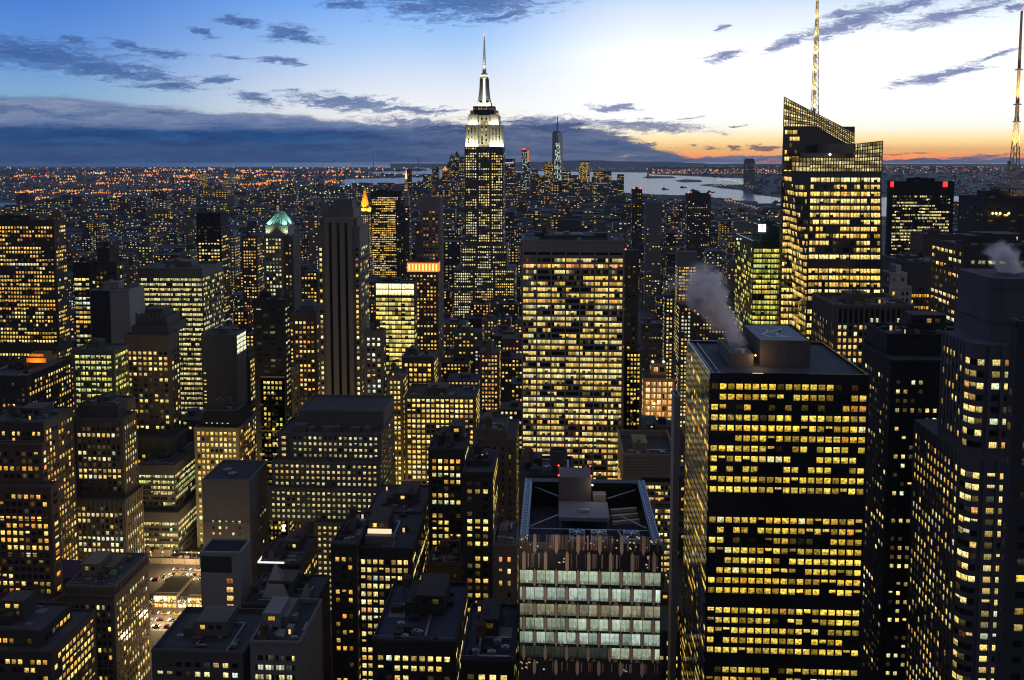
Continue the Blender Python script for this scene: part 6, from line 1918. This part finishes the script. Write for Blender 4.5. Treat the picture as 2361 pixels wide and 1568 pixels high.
# ------------------------------------------------------------------ bridges
def bridge(name, label, pa, pb, D, ztop, zdeck, col, lampcol, lr, step, cat='suspension bridge', D2=None, side=.5):
    D2 = D2 or D
    A_, B_ = P(pa, 400, D), P(pb, 400, D2)
    A_.z = B_.z = 0
    d = (B_ - A_)
    L = d.length
    u_ = d / L
    r = empty(name, tuple(A_), label, cat)
    tw = max(6, ztop * .045)
    v_ = Vector((-u_.y, u_.x, 0))
    for T_ in (A_, B_):
        mb = MB()
        for s_ in (-1, 1):
            c0 = T_ + v_ * s_ * tw * 1.2
            mb.bar((c0.x, c0.y, 0), (c0.x, c0.y, ztop), tw)
        for h_ in (.55, .8, .97):
            a0, b0 = T_ - v_ * tw * 1.2, T_ + v_ * tw * 1.2
            mb.bar((a0.x, a0.y, ztop * h_), (b0.x, b0.y, ztop * h_), tw * .8)
        mb.build('bridge_tower', M_METAL, r, col)
    p0, p1 = A_ - u_ * L * side, B_ + u_ * L * side
    MB().bar((p0.x, p0.y, zdeck), (p1.x, p1.y, zdeck), tw * .9).build('deck', M_METAL, r, col)
    cab, lb = MB(), MB()
    prev = None
    n = int(L * (1 + 2 * side) / step)
    for k in range(n + 1):
        t_ = -side + (1 + 2 * side) * k / n
        if t_ < 0:
            h_ = ztop + (zdeck - ztop) * (-t_ / side)
        elif t_ > 1:
            h_ = ztop + (zdeck - ztop) * ((t_ - 1) / side)
        else:
            h_ = zdeck + 6 + (ztop - zdeck - 6) * (2 * t_ - 1) ** 2
        p = A_ + d * t_
        p.z = h_
        if prev:
            cab.bar(prev, p, max(1.0, tw * .18))
        lb.gem(tuple(p), lr, lampcol)
        prev = p
    cab.build('cable', M_METAL, r, col)
    lb.build('cable_lamp', M_LAMP, r)


bridge('suspension_bridge', 'near suspension bridge strung with green white cable lamps over the east river', 683, 814, 4950, 112, 42, (.1, .12, .14), (1.0, 1.5, .7, 1), 4.2, 26)
bridge('suspension_bridge', 'faint far suspension bridge on the horizon at the harbour mouth', 861, 965, 17500, 225, 78, (.16, .2, .27), (.16, .22, .26, 1), 5, 40)

# ------------------------------------------------------------------ the rest of the city
def inside(p, poly):
    c = False
    j = len(poly) - 1
    for i in range(len(poly)):
        (xi, yi), (xj, yj) = poly[i], poly[j]
        if (yi > p[1]) != (yj > p[1]) and p[0] < (xj - xi) * (p[1] - yi) / (yj - yi) + xi:
            c = not c
        j = i
    return c


random.seed(77)
HX0, HX1 = -40, 2400
hor = [1600.0] * (HX1 - HX0)
LOTS = []
y = 250.0
KEEP = [(1400, 1440, 1e6, 432), (1440, 1520, 1e6, 451), (1520, 1640, 1e6, 461), (1640, 1815, 1e6, 476), (630, 872, 4900, 446), (872, 955, 1e6, 420), (2030, 2055, 1e6, 500), (2200, 2220, 1e6, 510), (1040, 1190, 1290, 668), (965, 1018, 1000, 600), (855, 928, 1750, 640), (820, 852, 1950, 560), (603, 678, 820, 700), (1690, 1800, 640, 755), (2048, 2205, 1250, 600), (865, 960, 700, 842), (938, 1012, 850, 735), (1483, 1558, 850, 985), (445, 512, 1000, 592), (928, 945, 2050, 520), (1155, 1440, 3000, 470), (1530, 1600, 850, 850), (1440, 1482, 700, 985), (1580, 1642, 1900, 570), (455, 590, 1100, 600), (340, 470, 600, 1420), (300, 420, 500, 1568), (1283, 1340, 1000, 540), (1590, 1692, 950, 720), (1562, 1610, 1150, 650), (1475, 1535, 900, 880), (1550, 1590, 1100, 950), (1104, 1153, 760, 910)]
while y < 7300:
    D = y
    big = 1 if D < 2200 else (1.5 if D < 3800 else 2.2)
    wlo = 1.25
    x = -D * .68 - 60
    row_d = 29 * big
    for half in (0, 1):
        yy = y + half * (row_d + 3)
        x = -yy * .68 - 60 + random.random() * 20
        while x < yy * .62 + 60:
            w = random.uniform(15, 40) * big
            if random.random() < .08:
                w *= 1.6
            if D < 650:
                h = random.uniform(14, 48)
            elif D < 1000:
                h = random.choice((random.uniform(25, 60), random.uniform(40, 85), random.uniform(30, 100)))
            elif D < 1700:
                h = random.choice((random.uniform(18, 45), random.uniform(25, 70), random.uniform(40, 120) if random.random() < .5 else 40))
            elif D < 5200:
                h = random.choice((random.uniform(12, 26), random.uniform(12, 26), random.uniform(15, 40), random.uniform(25, 85) if random.random() < .35 else 22))
            else:
                h = random.choice((random.uniform(15, 50), random.uniform(30, 90), random.uniform(50, 130) if abs(x) < 900 and random.random() < .5 else 30))
            LOTS.append((yy, x, x + w, row_d * random.uniform(.8, 1.0), h))
            x += w + random.choice((0.6, 1.0, 1.4, 3, 6)) * big
            if random.random() < .1:
                x += 14
    y += 80 if big == 1 else (86 if big == 1.5 else 116)
FT_ = sorted(FOOT, key=lambda f_: f_[2])
LOTS.sort()


def ppx(X, Y):
    return VPX + FOC * X / Y


def ppy(Z, Y):
    return EYE + FOC * (CAMZ - Z) / Y


def paint(x0, x1, y0, y1, z, test=True):
    a = min(ppx(x0, y0), ppx(x0, y1))
    c = max(ppx(x1, y0), ppx(x1, y1))
    top = min(ppy(z, y1), ppy(z, y0))
    i0, i1 = max(0, int(a) - HX0), min(len(hor), int(c) + 1 - HX0)
    s = 0.0
    for i in range(i0, i1):
        if top < hor[i]:
            s += hor[i] - top
            hor[i] = top
    return s


fi = 0
KEPT = []
for (yy, x0, x1, dep, h) in LOTS:
    while fi < len(FT_) and FT_[fi][2] <= yy:
        f_ = FT_[fi]
        paint(f_[0], f_[1], f_[2], f_[3], f_[4])
        fi += 1
    if not inside(((x0 + x1) / 2, yy + dep / 2), MANH):
        continue
    if any(f_[0] - 3 < x1 and x0 < f_[1] + 3 and f_[2] - 3 < yy + dep and yy < f_[3] + 3 for f_ in FOOT):
        continue
    if yy < 2000 and ((x0 < 146 and x1 > 112) or (x0 < -174 and x1 > -200 and yy < 720)):
        continue
    if 700 < yy < 5200 and any(x0 < q_ + 11 and x1 > q_ - 11 for q_ in (-1460, -1170, -880, -560, -330, 420, 700, 980, 1260)):
        continue
    if 505 < yy + dep and yy < 562 and x0 < -174 and x1 > -290:
        continue
    a, c = ppx(x0, yy), ppx(x1, yy)
    lim = 0
    for (k0, k1, kd, kb) in KEEP:
        if kd > yy and a < k1 and c > k0:
            lim = max(lim, kb)
    if lim:
        h = min(h, CAMZ - (lim + random.uniform(0, 14) - EYE) * yy / FOC)
        if h < 6:
            if yy < 2500:
                continue
            h = random.uniform(5, 9)
    s = paint(x0, x1, yy, yy + dep, h)
    if s < 2.0:
        continue
    KEPT.append((s, yy, x0, x1, dep, h))
KEPT.sort(key=lambda k: -k[0])
ANCH = [('the floodlit skyscraper', 1116, 480), ('the gold pyramid', 838, 480), ('the green roofed tower', 640, 560), ('the striped tower', 782, 700), ('the grey slab tower', 1320, 600), ('the steaming roof', 1700, 780), ('the slanted glass tower', 1930, 560),
        ('the green glass tower', 1750, 640), ('the art deco tower', 345, 800), ('the tall brown tower', 70, 650), ('the banded office slab', 410, 700), ('the bronze tower', 1360, 1300), ('the orange crowned tower', 975, 620), ('the bright loft block', 1010, 980),
        ('the stepped ziggurat block', 760, 1080), ('the store with roof floodlights', 1520, 900), ('the white glass block', 910, 700), ('the bright avenue', 380, 1430), ('the harbour', 1560, 470), ('the red signed tower', 2125, 500), ('the east river bridge', 750, 440),
        ('the plain dark slab', 505, 850), ('the pier crowned tower', 230, 1050), ('the brick tower', 60, 1200), ('the pyramid roof block', 640, 1400), ('the glazed plant tower', 1312, 520), ('the pale gridded tower', 990, 520), ('the black box tower', 620, 750), ('the red lamp tower', 1612, 500)]
seen = {}
TONE = [('charcoal', (.045, .045, .05)), ('dark brown', (.06, .045, .038)), ('slate grey', (.09, .09, .1)), ('dull tan', (.12, .095, .075)), ('sooty red', (.07, .042, .035)), ('pale stone', (.16, .145, .13))]
LITS = [('few dim windows', .16, YEL), ('scattered yellow windows', .42, YEL), ('many yellow windows', .72, GOLD), ('orange windows', .46, ORG + YEL), ('cool pale windows', .4, PALE + COOL), ('greenish windows', .35, GRN + PALE)]
stuff = MB()
NI = 230


def fill_faces(mb, x0, x1, yy, dep, h, tone, lit, pal, near, ox=0, oy=0):
    z0 = 0
    tc = tuple(t_ * random.uniform(.75, 1.25) for t_ in tone) + (1,)
    rc = tuple(v_ * random.uniform(.5, 1.4) for v_ in (.05, .053, .065)) + (1,)
    tiers = [(x0, x1, yy, yy + dep, 0, h)]
    if near and h > 34 and random.random() < .55:
        k = random.uniform(.6, .85)
        i_ = (x1 - x0) * random.uniform(.08, .22)
        tiers = [(x0, x1, yy, yy + dep, 0, h * k), (x0 + i_, x1 - i_, yy + 2, yy + dep - 2, h * k, h)]
    for (a, c, p, q, zb, zt) in tiers:
        mb.box(a - ox, c - ox, p - oy, q - oy, zb, zt, 0, tc)
        mb.c[-1] = rc
        bay, fh = (3.3, 3.7) if yy < 900 else ((3.8, 4) if yy < 1500 else ((6.0, 5.2) if yy < 2600 else (9 + yy / 900, 6 + yy / 1600)))
        ww = .56 if yy < 1500 else .5
        for face in (0, 1):
            L = (c - a) if face == 0 else (q - p)
            n = max(1, int((L - 1.2) / bay))
            m = int((zt - zb - 1.5) / fh)
            for j in range(min(m, 26)):
                if near is False and zt - (j + 1) * fh < 3:
                    break
                pr = lit * random.uniform(.2, 1.8)
                zc = zt - 1.6 - j * fh
                rc_ = pick(pal)
                for i in range(n):
                    if random.random() > pr:
                        continue
                    s0 = .6 + (i + .5 - ww / 2) * (L - 1.2) / n
                    s1 = s0 + ww * (L - 1.2) / n
                    g = random.choice((.35, .6, .85, 1.0, 1.15)) * (1.0 if yy < 1500 else .8)
                    cc = rc_ if random.random() < .6 else pick(pal)
                    hh = fh * .5 if yy < 1500 else fh * .42
                    if face == 0:
                        pts = ((a + s0 - ox, p - .08 - oy, zc - hh), (a + s1 - ox, p - .08 - oy, zc - hh), (a + s1 - ox, p - .08 - oy, zc), (a + s0 - ox, p - .08 - oy, zc))
                    elif (a + c) < 0:
                        pts = ((c + .08 - ox, p + s0 - oy, zc - hh), (c + .08 - ox, p + s1 - oy, zc - hh), (c + .08 - ox, p + s1 - oy, zc), (c + .08 - ox, p + s0 - oy, zc))
                    else:
                        pts = ((a - .08 - ox, p + s1 - oy, zc - hh), (a - .08 - ox, p + s0 - oy, zc - hh), (a - .08 - ox, p + s0 - oy, zc), (a - .08 - ox, p + s1 - oy, zc))
                    mb.face(pts, 1, (cc[0] * g, cc[1] * g, cc[2] * g, random.random()), [(0, 0), (1, 0), (1, 1), (0, 1)])
    return tiers[-1], tc


for idx, (s, yy, x0, x1, dep, h) in enumerate(KEPT):
    tn, tone = random.choice(TONE)
    ln, lit, pal = random.choice(LITS)
    near = idx < NI
    if near:
        a, c = ppx(x0, yy), ppx(x1, yy)
        cxp, cyp = (a + c) / 2, ppy(h, yy)
        best = sorted(ANCH, key=lambda A: hypot(A[1] - cxp, (A[2] - cyp) * 1.2))
        rel = lambda A: ('left of' if cxp < A[1] else 'right of') if abs(cxp - A[1]) > abs(cyp - A[2]) else ('above' if cyp < A[2] else 'below')
        size = 'tall' if h > 70 else ('low' if h < 32 else 'mid height')
        w_ = c - a
        size += ' narrow' if w_ < 30 else (' broad' if w_ > 70 else '')
        lab = f'{size} {tn} block with {ln} {rel(best[0])} {best[0][0]}'
        if lab in seen:
            lab = f'{size} {tn} block, {ln}, between {best[0][0]} and {best[1][0]}'
            if len(lab.split()) > 16:
                lab = f'{tn} block, {ln}, {rel(best[0])} {best[0][0]}'
        if lab in seen:
            lab = f'{size} {tn} block, {ln}, {rel(best[1])} {best[1][0]}'
        tail = 0
        while lab in seen and tail < 5:
            ln, lit, pal = LITS[tail]
            lab = f'{size} {tn} block with {ln} {rel(best[0])} {best[0][0]}'
            tail += 1
        if len(lab.split()) > 16:
            lab = lab.replace('mid height ', '').replace(' narrow', '').replace(' broad', '')
        seen[lab] = 1
        r = empty('city_block_building', ((x0 + x1) / 2, yy, 0), lab, 'building', 'lesser buildings filling the city blocks')
        mb = MB()
        tp, tc = fill_faces(mb, x0, x1, yy, dep, h, tone, lit, pal, True)
        mb.build('wall', [M_MASS, M_WIN], r)
        if yy < 1300:
            a_, c_, p_, q_, zb_, zt_ = tp
            w_ = c_ - a_
            bx = a_ + w_ * random.uniform(.15, .5)
            MB().box(bx, bx + w_ * .32, p_ + (q_ - p_) * .4, p_ + (q_ - p_) * .75, zt_, zt_ + random.uniform(2.5, 4.5)).build('bulkhead', M_WALL, r, tc[:3])
            if random.random() < .5:
                tx, ty = a_ + w_ * random.uniform(.1, .85), p_ + (q_ - p_) * .25
                tk = MB()
                for ax in (-1.1, 1.1):
                    for ay in (-1.1, 1.1):
                        tk.bar((tx + ax, ty + ay, zt_), (tx + ax, ty + ay, zt_ + 3), .22)
                tk.cyl(tx, ty, zt_ + 3, zt_ + 6.4, 1.7, 1.6, 12).cyl(tx, ty, zt_ + 6.4, zt_ + 7.6, 1.75, .15, 12)
                tk.build('water_tank', M_WALL, r, (.06, .045, .035))
    else:
        fill_faces(stuff, x0, x1, yy, dep, h, tone, lit * (1.0 if yy < 1500 else .55), pal, False)
tag(stuff.build('distant_city', [M_MASS, M_WIN]), 'dark carpet of smaller buildings spreading to the harbour', 'city', kind='stuff')
print('CITY', len(LOTS), len(KEPT))

# low city across both rivers, and its street lights
random.seed(99)
mb = MB()
for k in range(2600):
    if k < 1500:
        px, py, poly = random.uniform(-20, 1000), 393 + 75 * random.random() ** 1.7, BROOK
    else:
        px, py, poly = random.choice((random.uniform(1490, 1830), random.uniform(2030, 2400))), 388 + 62 * random.random() ** 2, NJ
    g = G(px, py)
    if not inside((g.x, g.y), poly):
        continue
    sc_ = g.y / FOC
    w, h = sc_ * random.uniform(3, 11), min(60, sc_ * random.uniform(1.2, 4) * random.choice((.6, 1, 1, 1.6)))
    t_ = random.choice(TONE)[1]
    mb.box(g.x, g.x + w, g.y, g.y + w, 0, h, 0, (*[v_ * .8 for v_ in t_], 1))
    for q in range(random.choice((0, 0, 1, 2, 3))):
        xx, z_ = g.x + random.uniform(.1, .7) * w, h * random.uniform(.4, .9)
        cc = pick(YEL)
        mb.face(((xx, g.y - .2, z_ - sc_ * .5), (xx + sc_ * 1.1, g.y - .2, z_ - sc_ * .5), (xx + sc_ * 1.1, g.y - .2, z_ + sc_ * .4), (xx, g.y - .2, z_ + sc_ * .4)), 1, (*[v_ * .7 for v_ in cc], .5))
tag(mb.build('far_shore_city', [M_MASS, M_WIN]), 'low dark city across the rivers', 'city', kind='stuff')
lt = MB()
LC = [(6, (2.0, .6, .08, 1)), (3, (1.8, .85, .22, 1)), (2, (1.5, 1.3, .75, 1)), (1.2, (1.2, 1.5, 1.1, 1)), (.5, (1.6, .15, .1, 1)), (.15, (.3, .3, 1.6, 1))]
def light(px, py, r, z=10, col=None, poly=None):
    g = G(px, py)
    if poly and not inside((g.x, g.y), poly):
        return
    sc_ = g.y / FOC
    f_ = random.uniform(.35, 1.15)
    c_ = col or pick(LC)
    lt.gem((g.x, g.y, z + sc_), sc_ * r, tuple(v_ * f_ for v_ in c_[:3]) + (1,))


for k in range(110):      # streets seen as short strings of lamps
    px, py = random.uniform(0, 900), 396 + 76 * random.random() ** 1.2
    n, dx, dy = random.randint(4, 16), random.uniform(3, 7), random.uniform(-.55, .35)
    c_ = pick(LC[:2]) if random.random() < .75 else pick(LC)
    for i in range(n):
        if random.random() < .72:
            light(px + i * dx + random.uniform(-1, 1), py + i * dy + random.uniform(-.6, .6), random.uniform(1.0, 2.6), 12, c_, BROOK)
for k in range(900):
    light(random.uniform(0, 1000), 388 + 85 * random.random() ** 1.25, random.uniform(.5, 1.9), 14, None, BROOK)
for k in range(420):
    light(random.uniform(1490, 1820), 392 + 11 * random.random(), random.uniform(.4, 1.15), 10, None, NJ)
for k in range(120):
    light(random.uniform(1560, 1820), 383 + 10 * random.random(), random.uniform(.3, .7), 10, None, NJ)
for k in range(360):
    light(random.uniform(2035, 2400), 386 + 14 * random.random() ** 1.5, random.uniform(.4, 1.0), 10, None, NJ)
for k in range(160):
    light(random.uniform(2035, 2400), 400 + 50 * random.random(), random.uniform(.3, .9), 10, None, NJ)
for k in range(110):
    light(random.uniform(1000, 1500), 388 + 6 * random.random(), random.uniform(.3, .8), 8, None, NJ)
for k in range(60):
    t_ = k / 59
    light(1640 + 92 * t_ - 30 * max(0, t_ - .75), 430 - 4 * t_ + 1.2 * sin(k), random.uniform(.4, .8), 5, (1.5, 1.35, .7, 1))
    light(1655 + 62 * t_, 416 + 9 * t_ ** 3, random.uniform(.4, .75), 5, (1.3, 1.5, .9, 1))
for k in range(330):
    py = 470 + 170 * random.random() ** 1.3
    light(random.uniform(0, 2361), py, random.uniform(.35, .85), random.uniform(6, 34), None, MANH)
for q_ in (-1460, -1170, -880, -560, -330, 420, 700, 980, 1260):
    yy = 720
    while yy < 5200:
        c_ = pick(LC[:3])
        lt.gem((q_ + random.choice((-7, -3, 3, 7)), yy, random.choice((2.5, 9, 10))), yy / FOC * random.uniform(.5, 1.0), tuple(v_ * random.uniform(.5, 1.1) for v_ in c_[:3]) + (1,))
        yy += random.uniform(6, 26)
for k in range(16):     # a lit avenue receding past the slab tower
    light(1262 + k * 4.2 + random.uniform(-2, 2), 470 + k * 2.7 + random.uniform(-1.5, 1.5), random.uniform(.7, 1.3), 20, (1.8, .6, .15, 1))
tag(lt.build('street_light_field', M_LAMP), 'countless small street lights across the rivers and blocks', 'street lights', kind='stuff')

# ------------------------------------------------------------------ windows: the largest in view as parts, the others as one field each
print('WINDOWS', sum(len(b.wins) for b in BLD))
bvh = BVHTree.FromPolygons(HB_V, HB_F)
cand = []
for bi, b in enumerate(BLD):
    for wi, (q, col, uv_, nrm) in enumerate(b.wins):
        ctr = (q[0] + q[1] + q[2] + q[3]) / 4
        pp = [proj(p) for p in q]
        if any(p is None for p in pp):
            continue
        xs_, ys_ = [p[0] for p in pp], [p[1] for p in pp]
        ar = .5 * abs(sum(pp[i][0] * pp[(i + 1) % 4][1] - pp[(i + 1) % 4][0] * pp[i][1] for i in range(4))) / 5.317
        mxp, myp = sum(xs_) / 4, sum(ys_) / 4
        if not (0 < mxp < 2361 and 0 < myp < 1568) or ar < 4.5:
            continue
        o_ = ctr + nrm * .9
        d_ = CPOS - o_
        hit = bvh.ray_cast(o_, d_.normalized(), d_.length)
        if hit[0] is not None:
            continue
        cand.append((ar * (1.15 if max(col[:3]) > .05 else .55), bi, wi))
cand.sort(reverse=True)
cnt, chosen = {}, {}
tot = 0
for ar, bi, wi in cand:
    if cnt.get(bi, 0) >= 100 or tot >= 2900:
        continue
    cnt[bi] = cnt.get(bi, 0) + 1
    chosen.setdefault(bi, set()).add(wi)
    tot += 1
print('PARTS', tot, len(cand))
for bi, b in enumerate(BLD):
    rest = MB()
    ch_ = chosen.get(bi, ())
    for wi, (q, col, uv_, nrm) in enumerate(b.wins):
        if wi in ch_:
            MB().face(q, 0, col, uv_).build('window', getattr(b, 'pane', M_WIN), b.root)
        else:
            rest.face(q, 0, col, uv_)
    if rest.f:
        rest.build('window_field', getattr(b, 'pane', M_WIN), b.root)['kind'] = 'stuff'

# ------------------------------------------------------------------ steam
def steam(name, label, p0, p1, r0, r1, dens, col, seed, ns):
    m, t = mat('steam')
    geo = t.n('ShaderNodeNewGeometry').outputs['Position']
    n2 = t.noise(t.vm('ADD', geo, (0, seed, 0)), ns * .4, 2, .5)
    d = p1 - p0
    q = t.vm('SUBTRACT', geo, tuple(p0))
    tt = t.m('DIVIDE', t.vm('DOT_PRODUCT', q, tuple(d), out=1), d.length_squared)
    bend = t.m('MULTIPLY', t.m('SUBTRACT', n2, .5), r1 * 1.6)
    ax = t.vm('SCALE', tuple(d), tt)
    off = t.vm('SUBTRACT', q, ax)
    off = t.vm('ADD', off, t.comb(bend, t.m('MULTIPLY', bend, .4), 0.0))
    rad = t.m('ADD', r0, t.m('MULTIPLY', tt, r1 - r0))
    dist = t.m('DIVIDE', t.vm('LENGTH', off, out=1), rad)
    n1 = t.noise(t.vm('ADD', geo, (seed, 0, 0)), ns, 5, .62)
    f_ = t.mr(t.m('ADD', dist, t.m('MULTIPLY', t.m('SUBTRACT', n1, .5), t.m('ADD', 1.2, t.m('MULTIPLY', tt, 2.6)))), .95, .25, 0, 1, True)
    f_ = t.m('MULTIPLY', f_, t.mr(tt, 1.0, .55, 0, 1, True))
    f_ = t.m('MULTIPLY', f_, t.mr(tt, -.02, .03, 0, 1))
    v = t.n('ShaderNodeVolumePrincipled')
    v.inputs['Color'].default_value = (*col, 1)
    t.l(t.m('MULTIPLY', f_, dens), v.inputs['Density'])
    o = t.n('ShaderNodeOutputMaterial')
    t.l(v.outputs[0], o.inputs[1])
    w = r1 * 1.7
    mn = [min(a_, b_) - w for a_, b_ in zip(p0, p1)]
    mx_ = [max(a_, b_) + w for a_, b_ in zip(p0, p1)]
    mn[2] = p0.z - .4
    ob = MB().box(mn[0], mx_[0], mn[1], mx_[1], mn[2], mx_[2], bottom=True).build(name, m)
    return tag(ob, label, 'steam', kind='stuff')


s1 = STEAM_AT.y
steam('steam_plume', 'grey steam plume drifting up from the black slab tower roof', P(1716, 812, s1), P(1592, 618, s1 + 22), 3.2, 12, 1.3, (.985, .92, .92), 3.0, .16)
steam('steam_plume', 'small pale steam puff above the rounded blue tower', P(2340, 634, STEAM2_AT.y), P(2286, 560, STEAM2_AT.y + 6), 4.5, 5.5, .8, (.985, .93, .97), 9.0, .22)

# ------------------------------------------------------------------ evening haze
m, t = mat('haze_air')
v = t.n('ShaderNodeVolumePrincipled')
v.inputs['Color'].default_value = (.62, .74, .95, 1)
v.inputs['Density'].default_value = 2.0e-5
o = t.n('ShaderNodeOutputMaterial')
t.l(v.outputs[0], o.inputs[1])
m.cycles.homogeneous_volume = True
hz = MB().box(-31000, 31000, -1500, 31000, -4, 480, bottom=True).build('haze', m)
tag(hz, 'thin evening haze lying over the city', 'haze', kind='stuff')
